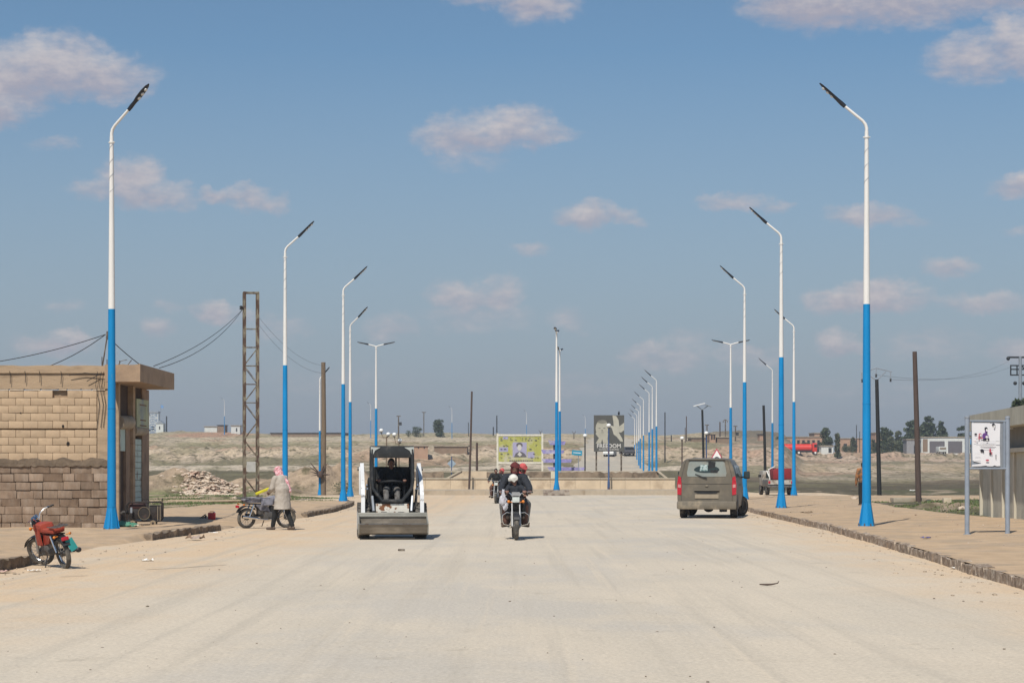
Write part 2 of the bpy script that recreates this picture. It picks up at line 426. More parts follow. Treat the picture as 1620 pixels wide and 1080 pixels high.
# colour bands of the ground, by distance along the slope
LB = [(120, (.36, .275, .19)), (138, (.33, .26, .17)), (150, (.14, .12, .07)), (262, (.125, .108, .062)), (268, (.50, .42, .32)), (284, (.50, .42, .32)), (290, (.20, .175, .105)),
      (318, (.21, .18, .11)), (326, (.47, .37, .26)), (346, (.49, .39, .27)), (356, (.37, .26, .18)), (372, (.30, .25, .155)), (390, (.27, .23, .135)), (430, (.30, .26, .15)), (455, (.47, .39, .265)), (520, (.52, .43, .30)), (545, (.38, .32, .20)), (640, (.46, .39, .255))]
RB = [(112, (.105, .09, .06)), (200, (.10, .082, .055)), (235, (.16, .125, .085)), (290, (.34, .28, .20)), (330, (.24, .20, .14)), (350, (.40, .31, .205)), (395, (.40, .31, .21)), (408, (.23, .20, .13)), (426, (.24, .20, .14)), (434, (.45, .34, .25)), (470, (.46, .35, .26)), (640, (.3, .25, .18))]  # dark near bands carry cloud shadow in their colour
def ground_mesh():
    rows = [-60, -40, -20, 0, 15, 30]
    y = 45.0
    while y < 1450:
        rows.append(y)
        if y < 95: y += 1.2
        elif y < 145: y += .55
        elif y < 170: y += 1.0
        elif y < 650: y += y * .0052
        else: y *= 1.12
    rows.append(1500)
    cols = list(np.linspace(-260, 1880, 560)); e = 1.06
    l = []; c = -260; st = 10
    while c > -9000: st *= 1.35; c -= st; l.append(c)
    r = []; c = 1880; st = 10
    while c < 10000: st *= 1.35; c += st; r.append(c)
    cols = np.array(l[::-1] + cols + r); rows = np.array(rows)
    Yg, Cg = np.meshgrid(rows, cols, indexing='ij')
    Xg = (Cg - 810) / F * np.maximum(Yg, 45)
    Zg = terr(Xg, Yg)
    px = 810 + F * Xg / np.maximum(Yg, 45)
    # colour
    n1 = fbm(Xg / 9, Yg / 30, 4, 41) - .5; n2 = fbm(Xg / 2.5, Yg / 7, 4, 57) - .5; n3 = fbm(Xg / 30, Yg / 60, 3, 71) - .5
    Yd = Yg * (1 + (.03 + .07 * sst(290, 330, Yg)) * n1 + .02 * n2 + .05 * n3)
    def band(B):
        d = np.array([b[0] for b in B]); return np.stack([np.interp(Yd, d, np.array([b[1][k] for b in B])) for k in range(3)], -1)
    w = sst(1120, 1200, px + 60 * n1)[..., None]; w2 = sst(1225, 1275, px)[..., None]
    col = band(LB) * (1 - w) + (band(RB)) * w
    mix_mid = ((Yg > 240)[..., None]) * w * (1 - w2)
    midc = np.array([.22, .18, .125]) + 0 * col  # mid slope darkened here by painted cloud shadow
    midc = np.where((Yg < 355)[..., None], np.array([.44, .33, .24]), midc)
    midc = np.where((Yg < 300)[..., None], np.array([.28, .24, .155]), midc)
    col = col * (1 - mix_mid) + midc * mix_mid
    def blend(mask, c, k=1.0):
        nonlocal col
        mk = np.clip(mask, 0, 1)[..., None] * k; col = col * (1 - mk) + np.array(c) * mk
    blend(sst(.54, .66, fbm(Xg / 7, Yg / 16, 4, 91)) * sst(140, 200, Yg), (.20, .18, .10), .55)
    blend(sst(.56, .66, fbm(Xg / 5, Yg / 12, 4, 101)) * sst(285, 310, Yg), (.50, .40, .30), .6)
    blend(sst(.60, .70, fbm(Xg / 12, Yg / 20, 3, 111)) * sst(285, 310, Yg), (.40, .25, .17), .5)
    # near ground left: earth with green patches; right: green on the cloud-darkened field
    gl = (Yg < 122) & (Xg < -6)
    blend(np.where(gl, 1, 0), (.36, .28, .19)); blend(np.where(gl, sst(.50, .60, fbm(Xg / 2.2, Yg / 2.6, 4, 121)), 0), (.13, .16, .06), .85)
    gr = (Yg < 150) & (Xg > 10)
    blend(np.where(gr, sst(.46, .62, fbm(Xg / 3, Yg / 6, 4, 131)), 0), (.095, .105, .05), .55)
    blend(np.where(gr, sst(.62, .7, fbm(Xg / 2, Yg / 3, 4, 141)), 0), (.34, .27, .20), .8)
    # mound soil and painted cloud shadow, red mound on the crest
    for mp, D, rx, ry, h in mounds:
        mx = X(mp, D); g = np.exp(-(((Xg - mx) / (rx * 1.1)) ** 2 + ((Yg - D) / (ry * 1.1)) ** 2))
        c = (.36, .27, .19) if D < 200 else ((.42, .24, .16) if mp in (335,) else (.34, .3, .2))
        if mp in (432,): c = (.24, .18, .125)
        if mp == 1185: c = (.17, .14, .10)  # cloud shadow painted into this mound's colour
        blend(sst(.2, .7, g), c, .85)
    # road up the hill
    rc = .0485 * Yg + .4; hw = 5.0 + n2 * 1.5
    blend(sst(160, 175, Yg) * (1 - sst(470, 520, Yg)) * (1 - sst(hw - .8, hw + .6, np.abs(Xg - rc))), (.43, .38, .31))
    # pale road band over the hill left of the centre
    blend(np.exp(-((Yg - 500) / 25) ** 2) * sst(430, 560, px) * (1 - sst(1010, 1060, px)), (.50, .42, .31), .8)
    nr, nc = Yg.shape
    me = bpy.data.meshes.new('ground')
    co = np.stack([Xg, Yg, Zg], -1).reshape(-1, 3)
    idx = np.arange(nr * nc).reshape(nr, nc)
    q = np.stack([idx[:-1, :-1], idx[:-1, 1:], idx[1:, 1:], idx[1:, :-1]], -1).reshape(-1, 4)
    me.vertices.add(len(co)); me.vertices.foreach_set('co', co.ravel())
    me.loops.add(q.size); me.loops.foreach_set('vertex_index', q.ravel())
    me.polygons.add(len(q)); me.polygons.foreach_set('loop_start', np.arange(0, q.size, 4)); me.polygons.foreach_set('loop_total', np.full(len(q), 4))
    me.polygons.foreach_set('use_smooth', np.ones(len(q), bool))
    me.update(calc_edges=True)
    ca = me.color_attributes.new('soil_and_shade', 'FLOAT_COLOR', 'POINT')
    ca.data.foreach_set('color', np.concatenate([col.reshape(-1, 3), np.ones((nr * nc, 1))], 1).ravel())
    return me
M['soil_and_shade'] = mat('soil_and_shade', (.3, .25, .18), .95, .34, 1.5, (.125, .105, .06), .8, .53, .64, bump=.30, bscale=1.1, attr='soil_and_shade', spec=.2, stretch=(1, .5, 1))
me = ground_mesh(); me.materials.append(M['soil_and_shade'])
tag(link('ground', me), kind='structure')

# ------------------------------------------------------------------ road surface
def road_mat():
    m = bpy.data.materials.new('dusty_road'); m.use_nodes = True
    nt = m.node_tree; N = nt.nodes; L = nt.links; b = N['Principled BSDF']
    def nd(t, **k):
        n = N.new(t)
        for a, v in k.items(): setattr(n, a, v)
        return n
    tc = nd('ShaderNodeTexCoord')
    def mapped(sc_, loc=(0, 0, 0), rot=0):
        mp = nd('ShaderNodeMapping'); mp.inputs['Scale'].default_value = sc_; mp.inputs['Location'].default_value = loc; mp.inputs['Rotation'].default_value = (0, 0, rot); L.new(tc.outputs['Object'], mp.inputs[0]); return mp.outputs[0]
    def noise(v, s, d=6, r=.6):
        n = nd('ShaderNodeTexNoise'); n.inputs['Scale'].default_value = s; n.inputs['Detail'].default_value = d; n.inputs['Roughness'].default_value = r; L.new(v, n.inputs['Vector']); return n.outputs['Fac']
    def mr(x, a, b_, c=0., d=1.):
        n = nd('ShaderNodeMapRange', interpolation_type='SMOOTHSTEP'); n.inputs[1].default_value = a; n.inputs[2].default_value = b_; n.inputs[3].default_value = c; n.inputs[4].default_value = d; L.new(x, n.inputs[0]); return n.outputs[0]
    def mix(f, a, b_):
        n = nd('ShaderNodeMix', data_type='RGBA')
        if isinstance(f, float): n.inputs[0].default_value = f
        else: L.new(f, n.inputs[0])
        for i, v in ((6, a), (7, b_)):
            if isinstance(v, tuple): n.inputs[i].default_value = (*v, 1)
            else: L.new(v, n.inputs[i])
        return n.outputs[2]
    def m2(op, a, b_, c=None):
        n = nd('ShaderNodeMath', operation=op)
        for i, v in enumerate((a, b_, c)):
            if v is None: continue
            if isinstance(v, (int, float)): n.inputs[i].default_value = v
            else: L.new(v, n.inputs[i])
        return n.outputs[0]
    sp = nd('ShaderNodeSeparateXYZ'); L.new(tc.outputs['Object'], sp.inputs[0])
    u = m2('MULTIPLY_ADD', sp.outputs[1], -.049, sp.outputs[0])      # across the road
    warp = noise(mapped((1, 1, 1)), .35, 4)
    u2 = m2('ADD', u, m2('MULTIPLY_ADD', warp, 3.4, -1.7))
    au = m2('ABSOLUTE', m2('ADD', u2, .9), 0)
    base = mix(mr(noise(mapped((1, .35, 1), rot=-.05), .5, 5), .38, .62), (.54, .475, .385), (.58, .505, .405))
    # grey worn asphalt patches showing through the dust
    grey = m2('MULTIPLY', mr(noise(mapped((1, .5, 1), (7, 3, 0)), .22, 6, .62), .47, .62), mr(au, 2.5, 5.5, 1, .15))
    base = mix(m2('MULTIPLY', grey, .65), base, (.47, .435, .385))
    # sand drifted along both edges
    sand = m2('MULTIPLY', mr(au, 3.4, 6.8), mr(noise(mapped((1, .6, 1)), .8, 6), .33, .55, .45, 1))
    base = mix(sand, base, (.60, .455, .31))
    # wheel tracks along the road
    tr = mr(noise(mapped((2.6, .05, 1), rot=-.049), 1.0, 5, .6), .50, .66)
    base = mix(m2('MULTIPLY', tr, .40), base, (.44, .39, .32))
    tr2 = mr(noise(mapped((5, .07, 1), (5, 9, 0), rot=-.12), 1.0, 4, .6), .55, .70)
    base = mix(m2('MULTIPLY', tr2, .35), base, (.64, .545, .42))
    blot = mr(noise(mapped((1, 1, 1), (3, 8, 0)), 1.3, 6, .68), .58, .72)
    base = mix(m2('MULTIPLY', blot, .35), base, (.33, .285, .22))
    fine = mr(noise(mapped((1, 1, 1)), 24, 5, .7), .3, .7, .86, 1.12)
    sc_ = nd('ShaderNodeVectorMath', operation='SCALE'); L.new(base, sc_.inputs[0]); L.new(fine, sc_.inputs['Scale'])
    vo = nd('ShaderNodeTexVoronoi', feature='F1'); vo.inputs['Scale'].default_value = 5.5; L.new(mapped((1, 1, 1)), vo.inputs['Vector'])
    pick = m2('MULTIPLY', mr(vo.outputs['Distance'], .05, .10, 1, 0), mr(noise(mapped((1, 1, 1), (2, 2, 0)), 1.1, 3), .55, .62))
    base = mix(m2('MULTIPLY', pick, .6), sc_.outputs[0], (.20, .17, .14))
    L.new(base, b.inputs['Base Color']); b.inputs['Roughness'].default_value = .93; b.inputs['Specular IOR Level'].default_value = .2
    h = m2('ADD', m2('MULTIPLY', noise(mapped((1, 1, 1)), 3.0, 8, .65), .05), m2('MULTIPLY', noise(mapped((2.0, .15, 1), rot=-.049), 1.5, 4), .04))
    bp = nd('ShaderNodeBump'); bp.inputs['Strength'].default_value = .9; bp.inputs['Distance'].default_value = .5; L.new(h, bp.inputs['Height']); L.new(bp.outputs[0], b.inputs['Normal'])
    return m
M['road'] = road_mat()
def strip_mesh(name, A, B, nc, zf, mt, kind='structure'):
    """sheet between the polylines A and B with nc columns; zf(x, y, u) gives the height"""
    vs = []; n = len(A)
    for a, b in zip(A, B):
        for j in range(nc + 1):
            u = j / nc; x = a[0] + (b[0] - a[0]) * u; y = a[1] + (b[1] - a[1]) * u
            vs.append((x, y, zf(x, y, u, abs(b[0] - a[0]))))
    fs = [(i * (nc + 1) + j, i * (nc + 1) + j + 1, (i + 1) * (nc + 1) + j + 1, (i + 1) * (nc + 1) + j) for i in range(n - 1) for j in range(nc)]
    me = bpy.data.meshes.new(name); me.from_pydata(vs, [], fs); me.materials.append(mt)
    me.polygons.foreach_set('use_smooth', [True] * len(fs))
    if me.polygons[0].normal.z < 0: me.flip_normals()
    return tag(link(name, me), kind=kind)
ys = list(np.arange(-50, 119.6, 1.0)) + [119.6]
LA = []; RA = []
for y in ys:
    l = float(kx(KL, min(y, 91))) - .3; r = float(kx(KR, min(y, 97))) + .3
    if y > 91: l = max(-7.7 - (y - 91) * 1.5, -11)
    if y > 97: r = min(10.6 + (y - 97) * 2, 16)
    LA.append((l, y)); RA.append((r, y))
strip_mesh('road', LA, RA, 60, lambda x, y, u, w: .012 * (float(0)) + .004 * math.sin(x * 1.3 + y * .7), M['road'])
strip_mesh('crossing_road', [(16, y) for y in range(112, 133, 2)], [(20.5, y) for y in range(112, 133, 2)], 10, lambda x, y, u, w: -.004, M['road'])
strip_mesh('crossing_road', [(-70, y) for y in (113, 115, 117, 119)], [(-10.5, y) for y in (113, 115, 117, 119)], 10, lambda x, y, u, w: -.004, M['road'])
strip_mesh('crossing_road', [(9.9, y) for y in (119.5, 130, 145, 170)], [(16.2, y) for y in (119.5, 130, 145, 170)], 4, lambda x, y, u, w: -.006, M['road'])

M['hill_road'] = mat('worn_pale_asphalt', (.43, .385, .315), .95, .10, .6, (.48, .41, .32), .3, .5, .62, spec=.2, stretch=(1, .2, 1))
hy = list(np.arange(146, 520, 3.0))
strip_mesh('hill_road', [(.0485 * y + .4 - 5.2 - .5 * math.sin(y * .11), y) for y in hy], [(.0485 * y + .4 + 5.0 + .5 * math.sin(y * .07), y) for y in hy], 8, lambda x, y, u, w: terr1(x, y) + .10, M['hill_road'])
# pavements
M['pave'] = mat('sandy_pavement', (.475, .345, .225), .95, .14, 2.2, (.40, .305, .215), .7, .48, .60, bump=.03, bscale=5, spec=.2)
def fz(x, y, s=1.0, seed=5): return float(fbm(np.array([x / s]), np.array([y / s]), 4, seed)[0]) - .5
def resample(line, y0, y1, st):
    out = []
    for y in np.arange(y0, y1 + .01, st): out.append((float(kx(line, y)), float(y)))
    return out
def along(line, st):
    pts = [Vector((p[0], p[1])) for p in line]; out = [pts[0].copy()]; rem = st
    for a, b in zip(pts[:-1], pts[1:]):
        L = (b - a).length; t = rem
        while t <= L: out.append(a + (b - a) * (t / L)); t += st
        rem = t - L
    return out
kr = [p for p in along(KR, .8) if p.y > -5 and p.x < 30]
outer = [(15.4, -5), (15.2, 40), (14.9, 60), (15.0, 70), (15.6, 80), (16.6, 92), (19, 101), (30, 106)]
def outer_for(i, n, k):
    # outer edge point by arc share
    if k.y < 88: return Vector((float(np.interp(k.y, [p[1] for p in outer], [p[0] for p in outer])) + 1.2 * fz(0, k.y, 4, 8), k.y))
    t = min(1, max(0, (k.x - 9.4) / 12)); return Vector((16.2 + t * 14 , 88 + t * 18))
ko = [outer_for(i, len(kr), k) for i, k in enumerate(kr)]
def zr_(x, y, u, w):
    edge = max(0, (u - .88) / .12); return .145 - .19 * edge + .05 * fz(x, y, 1.6) * min(1, u * 12) + .02 * fz(x, y, .4, 9) * min(1, u * 12)
strip_mesh('pavement', [(k.x + .05, k.y) for k in kr], [tuple(p) for p in ko], 44, zr_, M['pave'])
gaps = [(33.5, 43.2), (51.0, 64.0)]
def in_gap(y): return any(a < y < b for a, b in gaps) or y > 90
kl = [p for p in along(KL, .6) if p.y > -5 and p.x > -22]
def lo(k):
    if k.y < 60: return Vector((-15.0, k.y))
    if k.y < 85: return Vector((-15.0 + (k.y - 60) * .12, k.y))
    return Vector((k.x - 5.0, k.y - 9.0)) if k.y > 94 else Vector((-12.0, k.y))
def zl_(x, y, u, w):
    d = u * w
    if u < 1e-6: return -.05
    g = max([min(1, (y - a) / 2.6, (b - y) / 2.6) for a, b in gaps] + [0]) if not y > 90 else 1
    g = max(0, g)
    base = .14 * (1 - g) + g * (.135 * min(1, max(0, d - .1) / 2.2) - .015)
    edge = max(0, (u - .85) / .15) if y > 58 else 0
    return base * (1 - edge) - .02 * edge + .10 * fz(x, y, 1.7, 3) * min(1, d * .8) + .05 * fz(x, y, .5, 13) * min(1, d * 2)
strip_mesh('pavement', [(k.x - .02, k.y) for k in kl], [tuple(lo(k)) for k in kl], 34, zl_, M['pave'])

# kerbs: stones one by one
M['kerb'] = mat('kerb_concrete', (.265, .20, .15), .95, .35, 9, (.46, .38, .30), 7, .50, .60, bump=.05, bscale=9, rand=.08)
M['kerb_dark'] = mat('kerb_stone_bare', (.19, .145, .105), .95, .3, 6, (.27, .21, .15), 3, .55, .66, bump=.04, bscale=9, rand=.2)
M['kerb_pale'] = mat('kerb_pale_concrete', (.40, .335, .255), .92, .10, 3, (.30, .24, .175), 1.5, .56, .68, bump=.01, bscale=9, rand=.02)
def stone_mesh(name, L, Wd, Hh, mt, seed, rough=.012):
    r = random.Random(seed); bm = bmesh.new(); bmesh.ops.create_cube(bm, size=1)
    for v in bm.verts: v.co = Vector((v.co.x * Wd, v.co.y * L, v.co.z * Hh))
    bmesh.ops.subdivide_edges(bm, edges=[e for e in bm.edges if abs((e.verts[0].co - e.verts[1].co).y) > .1], cuts=3)
    for v in bm.verts: v.co += Vector((r.uniform(-1, 1) * rough, r.uniform(-1, 1) * rough * .6, (r.uniform(-1.4, .5) * rough if v.co.z > 0 else 0)))
    me = bpy.data.meshes.new(name); bm.to_mesh(me); bm.free(); me.materials.append(mt); return me
def kerb_row(name, pts, side, mt, st=1.0, zt=.15, seeds=5, h=.24, w=.16, rough=.014, parent=None, skip=0):
    root = parent or tag(empty(name, (0, 0, 0)), kind='structure')
    mm = [stone_mesh('kerbstone', st - .008, w, h, mt, k, rough) for k in range(seeds)]
    line = along([(p.x, p.y) for p in pts], st)
    for a, b in zip(line[:-1], line[1:]):
        if rnd.random() < skip: continue
        o = link('kerbstone', rnd.choice(mm), root); m = (a + b) / 2; d = b - a
        o.location = (m.x + side * w / 2 + rnd.uniform(-.012, .012), m.y, zt - h / 2 + rnd.uniform(-.02, .008))
        o.rotation_euler = (rnd.uniform(-.01, .01), rnd.uniform(-.03, .03), -math.atan2(d.x, d.y) + rnd.uniform(-.02, .02))
    return root
def seg(line, y0, y1):
    p = [Vector(q) for q in [(float(kx(line, y)), float(y)) for y in np.arange(y0, y1 + .01, .5)]]; return p
kerb_row('right_kerb', [p for p in kr if p.y > 14 and p.x < 26], 1, M['kerb'], 1.0, .155, 6, rough=.022)
lk = tag(empty('left_kerb'), kind='structure')
kerb_row('left_kerb', seg(KL, 12, 33.6), -1, M['kerb_dark'], .9, .165, 4, rough=.03, parent=lk)
kerb_row('left_kerb', seg(KL, 43.3, 51), -1, M['kerb_dark'], .8, .165, 4, rough=.035, parent=lk)
kerb_row('left_kerb', [p for p in kl if 64 < p.y < 92], -1, M['kerb_dark'], .8, .16, 4, rough=.04, parent=lk)

# ------------------------------------------------------------------ island and planter walls ahead
M['wall_cream'] = mat('cream_wall_render', (.58, .465, .33), .9, .10, 1.5, (.44, .34, .235), .9, .54, .66, bump=.01)
M['wall_brown'] = mat('brown_wall_stone', (.27, .205, .145), .95, .25, 1.8, (.16, .12, .085), 1.4, .5, .6, bump=.03, bscale=5)
M['coping'] = mat('coping_stone', (.46, .40, .31), .9, .12, 3)
xl, xr = X(578, 119.7), X(1078, 119.7)
b = MB(); b.prism([(xl, 119.75), (xr, 119.75), (xr + .8, 126), (xr + .4, 143), (xl + .4, 143), (xl - .3, 126)], 2, -.1, .285)
isl = tag(b.build('traffic_island', M['kerb_pale']), kind='structure')
kk = [stone_mesh('kerbstone', 1.192, .2, .42, M['kerb_pale'], k, .012) for k in range(3)]
xx = xl + .6
while xx < xr:
    o = link('kerbstone', kk[int(xx * 7) % 3], isl); o.location = (xx, 119.66, .095 + rnd.uniform(-.01, .01)); o.rotation_euler = (0, 0, R(90) + rnd.uniform(-.01, .01)); xx += 1.2
pw = empty('planter_wall', (0, 127, 0), 0, 'low cream retaining wall of the planter across the far side of the junction', 'wall')
def T(D): return D - 127
x0, x1 = X(594, 127), X(1068, 127)
n = 12; wdt = (x1 - x0) / n
for i in range(n):
    b = MB(); b.box((x0 + (i + .5) * wdt, T(127.15), .6), (wdt - .012, .3, .66)); b.build('wall_panel', M['wall_cream'], pw)
    b = MB(); b.box((x0 + (i + .5) * wdt, T(127.15), .965), (wdt - .015, .42, .07)); b.build('coping_slab', M['coping'], pw)
b = MB(); b.box(((x0 + x1) / 2, T(130.3), .45), (x1 - x0 - .1, 5.9, .9)); b.build('soil_bed', M['wall_brown'], pw)
pi = empty('inner_planter_wall', (0, 133.4, .9), 0, 'broken brown inner wall with pale sloping ends above the cream planter wall', 'wall')
def ragged(a, c, z0, z1, nn, seed):
    r = random.Random(seed); top = [(a + (c - a) * i / nn, z1 - (r.random() ** 3) * .10) for i in range(nn + 1)]
    return [(a, z0)] + top + [(c, z0)]
b = MB(); b.prism(ragged(X(594, 133.4), X(702, 133.4), 0, .50, 20, 2), 1, 0, .3); b.build('brown_face', M['wall_brown'], pi)
b = MB(); b.prism(ragged(X(770, 133.4), X(1042, 133.4), 0, .50, 44, 5), 1, 0, .3); b.build('brown_face', M['wall_brown'], pi)
b = MB(); b.box((X(818, 133), .32, .50), (X(1042, 133) - X(594, 133), .5, .075)); b.build('coping_slab', M['coping'], pi)
b = MB(); b.prism([(X(705, 133.4), 0), (X(770, 133.4), 0), (X(770, 133.4), .5), (X(730, 133.4), .5)], 1, -.08, .3); b.build('cream_panel', M['wall_cream'], pi)
b = MB(); b.prism([(X(700, 133.4), -.05), (X(705, 133.4), -.05), (X(731, 133.4), .54), (X(726, 133.4), .54)], 1, -.16, .3); b.build('sloping_coping', M['coping'], pi)
b = MB(); b.prism([(X(1055, 133.4), -.05), (X(1060, 133.4), -.05), (X(1043, 133.4), .54), (X(1038, 133.4), .54)], 1, -.16, .3); b.build('sloping_coping', M['coping'], pi)
b = MB(); b.box((X(876.5, 132.8), -.35, .22), (.42, .25, .58)); b.build('meter_box', mat('cream_box', (.62, .56, .42), .8), pi)
b = MB(); b.rbox((X(880, 118), 118.3, .16), (1.55, .8, .32), .03)
tag(b.build('lamp_plinth', mat('plinth', (.34, .29, .24), .95, .25, 5, (.2, .15, .12), 4, .5, .6, bump=.03, bscale=8)), 'worn concrete plinth under the lamp post in the middle of the junction', 'plinth')
# ------------------------------------------------------------------ street lamps
def lamp_head(parent, base, d, up, L=.86):
    """base point, direction and upward normal of a leaf shaped LED head"""
    d = Vector(d).normalized(); up = (Vector(up) - d * Vector(up).dot(d)).normalized(); s = d.cross(up)
    Mx = Matrix((s, d, up)).transposed().to_4x4(); Mx.translation = Vector(base)
    b = MB(); prof = [(0, .035, .05), (.12, .042, .055), (.26, .05, .045), (.42, .095, .035), (.62, .10, .03), (.78, .07, .025), (.86, .015, .015)]
    vs = []
    for t, w, h in prof:
        t = t * L / .86
        for a in range(12):
            an = 2 * math.pi * a / 12; vs.append((w * math.cos(an), t, h * math.sin(an)))
    k = len(prof)
    fs = [(i * 12 + j, i * 12 + (j + 1) % 12, (i + 1) * 12 + (j + 1) % 12, (i + 1) * 12 + j) for i in range(k - 1) for j in range(12)] + [tuple(range(11, -1, -1)), tuple((k - 1) * 12 + j for j in range(12))]
    fs = [f[::-1] for f in fs]
    b.add(vs, fs, Mx, True); hd = b.build('lamp_head', M['lamp_black'], parent)
    for t in (.42, .56, .70):
        q = MB(); q.lathe([(.048, -.025), (.048, -.045), (.03, -.06)], 10, Mx @ Matrix.Translation((0, t * L / .86, 0))); 
        q.build('lens', M['lens'], hd)
def lamp(name, label, group, twin=False, cable=True):
    r = empty(name, (0, 0, 0), 0, label, 'street lamp', group)
    # local +X = over the road
    b = MB(); b.lathe([(.215, .0), (.215, .02)], 8); b.build('base_plate', M['blue'], r)
    b = MB(); b.lathe([(.205, .021), (.195, .05), (.118, .55), (.113, .60)], 8, smooth=False); b.build('flared_foot', M['blue'], r)
    for k in range(8):
        a = 2 * math.pi * k / 8
        q = MB(); q.lathe([(.018, .02), (.018, .05), (.012, .075)], 6, Matrix.Translation((.2 * math.cos(a + .39), .2 * math.sin(a + .39), 0))); q.build('bolt', M['dusty_metal'], r)
    for k in range(4):
        a = 2 * math.pi * k / 4 + .39
        q = MB(); q.prism([(.11, .03), (.212, .03), (.212, .06), (.122, .50)], 1, -.008, .008, Matrix.Rotation(a, 4, 'Z')); q.build('gusset', M['blue'], r)
    b = MB(); b.tube([(0, 0, .59), (0, 0, 3.0), (0, 0, 3.05), (0, 0, 5.5)], [.112, .100, .099, .086], 16); b.build('lower_section', M['blue'], r)
    b = MB(); b.tube([(0, 0, 3.02), (0, 0, 3.05)], [.104, .104], 16); b.build('joint_ring', M['blue'], r)
    b = MB(); b.tube([(0, 0, 5.501), (0, 0, 9.78)], [.084, .048], 16); b.build('upper_section', M['white_pole'], r)
    b = MB(); b.tube([(0, 0, 9.62), (0, 0, 9.66)], [.068, .068], 12); b.tube([(-.09, 0, 9.64), (.09, 0, 9.64)], .012, 6); b.build('collar', M['white_pole'], r)
    if cable:
        pts = [((.052 + .0085 * (9.7 - z)) * math.cos(z * 17), (.052 + .0085 * (9.7 - z)) * math.sin(z * 17), z) for z in np.arange(8.4, 9.6, .035)]
        q = MB(); q.tube(pts, .006, 5); q.build('wound_cable', M['steel'], r)
    if not twin:
        b = MB(); b.tube([(0, 0, 9.70), (0, 0, 9.86), (.03, 0, 9.96), (.10, 0, 10.05), (.56, 0, 10.43)], [.042, .042, .040, .036, .033], 12); b.build('arm', M['white_pole'], r)
        lamp_head(r, (.53, 0, 10.40), (1, 0, .93), (-.93, 0, 1))
    else:
        for s in (-1, 1):
            b = MB(); b.tube([(0, 0, 9.75), (s * .1, 0, 9.8), (s * .55, 0, 9.92)], [.04, .038, .034], 10); b.build('arm', M['white_pole'], r)
            lamp_head(r, (s * .52, 0, 9.91), (s, 0, .22), (-s * .22, 0, 1), .8)
    return r
GL = 'street lamps in two rows along the road'
l0 = lamp('street_lamp', 'tall blue and white street lamp in front of the block building', GL)
T2 = lamp('street_lamp', 'twin armed blue and white lamp on the island directly behind the skid steer loader', 'twin armed lamps on the island', True, False)
def set_lamp(o, x, y, z, rz, s): o.location = (x, y, z); o.rotation_euler = (0, 0, rz); o.scale = (s[0], s[0], s[1]) if isinstance(s, tuple) else (s, s, s)
set_lamp(l0, -9.45, 47.0, .10, R(-28), .95)
ZP = .14
lamps = [(-8.25, 72.4, .1, R(-12), .95, 'blue and white street lamp rising behind the man in the pink headscarf'),
 (X(543, 88.4), 88.4, .1, R(-10), .95, 'blue and white street lamp at the left corner, nearest left of the loader'),
 (X(554, 110), 110, .04, R(-25), .95, 'blue and white street lamp just beyond and right of the left corner lamp'),
 (X(506, 119), 119, .0, R(50), .70, 'short blue and white lamp half hidden by the grey wooden pole'),
 (X(1371, 49.4), 49.4, ZP, R(178), (1.0, 1.0), 'nearest tall street lamp on the right pavement with the widest blue foot'),
 (X(1236, 72.8), 72.8, ZP, R(178), 1.0, 'second street lamp on the right pavement, just right of the parked van'),
 (X(1178, 93.7), 93.7, ZP, R(180), 1.0, 'street lamp whose foot is hidden behind the van, its blue part over the wing mirror'),
 (X(1256, 117.5), 117.5, .02, R(172), 1.0, 'street lamp beside the pickup with the red load'),
 (X(1222, 168), 168, -.05, R(176), 1.0, 'faded street lamp rising behind the pickup')]
for x, y, z, rz, s, lab in lamps:
    o = copy_thing(l0, label=lab); set_lamp(o, x, y, z, rz, s); o['group'] = GL
set_lamp(T2, X(595, 130), 130, .28, 0, .95)
for px_, D, rz, lab in [(1156, 128, 0, 'twin armed blue and white lamp above the van roof'), (880.5, 118.3, R(84), 'twin armed lamp seen end on, standing on the plinth in the middle'), (885.5, 136, R(80), 'twin armed lamp seen end on, just behind the one on the plinth')]:
    o = copy_thing(T2, label=lab); set_lamp(o, X(px_, D), D, .32 if D < 120 else .28, rz, .95)
GR = 'distant row of lamps climbing beside the far road'
ORD = ['nearest and tallest', 'second nearest', 'third nearest', 'fourth nearest', 'fifth nearest', 'third farthest', 'second farthest', 'farthest and shortest']
for i_, (px_, D) in enumerate([(1038.5, 193), (1032, 210), (1027, 228), (1018, 250), (1013, 275), (1010.5, 300), (1007.5, 322), (1004, 345)]):
    GR_L = ORD[i_] + ' lamp of the close packed row right of the freedom billboard'
    o = copy_thing(l0, label=GR_L); y = D; x = X(px_, D); set_lamp(o, x, y, min(terr1(x, y), .3), R(180), 1.0); o['group'] = GR
GH = 'small lamps far away on the hill crest'
for px_, pyb, top, lab in [(355, 684, 630, 'tiny lamp on the crest left of the lattice tower'), (586.5, 690, 637, 'tiny lamp on the crest left of the twin lamp behind the loader'), (715, 690, 643, 'tiny lamp on the crest right of the round tree'),
                      (833, 690, 649, 'tiny lamp on the crest above the yellow billboard'), (926, 695, 656, 'tiny lamp on the crest left of the freedom billboard')]:
    p = on_terrain(px_, pyb + 3, 300); hh = (p.z - H) / p.y * F
    s = ((HZ - top) - hh) * p.y / F / 10.3
    o = copy_thing(l0, label=lab); set_lamp(o, p.x, p.y, p.z - .3, R(180), max(.5, min(1.2, s))); o['group'] = GH

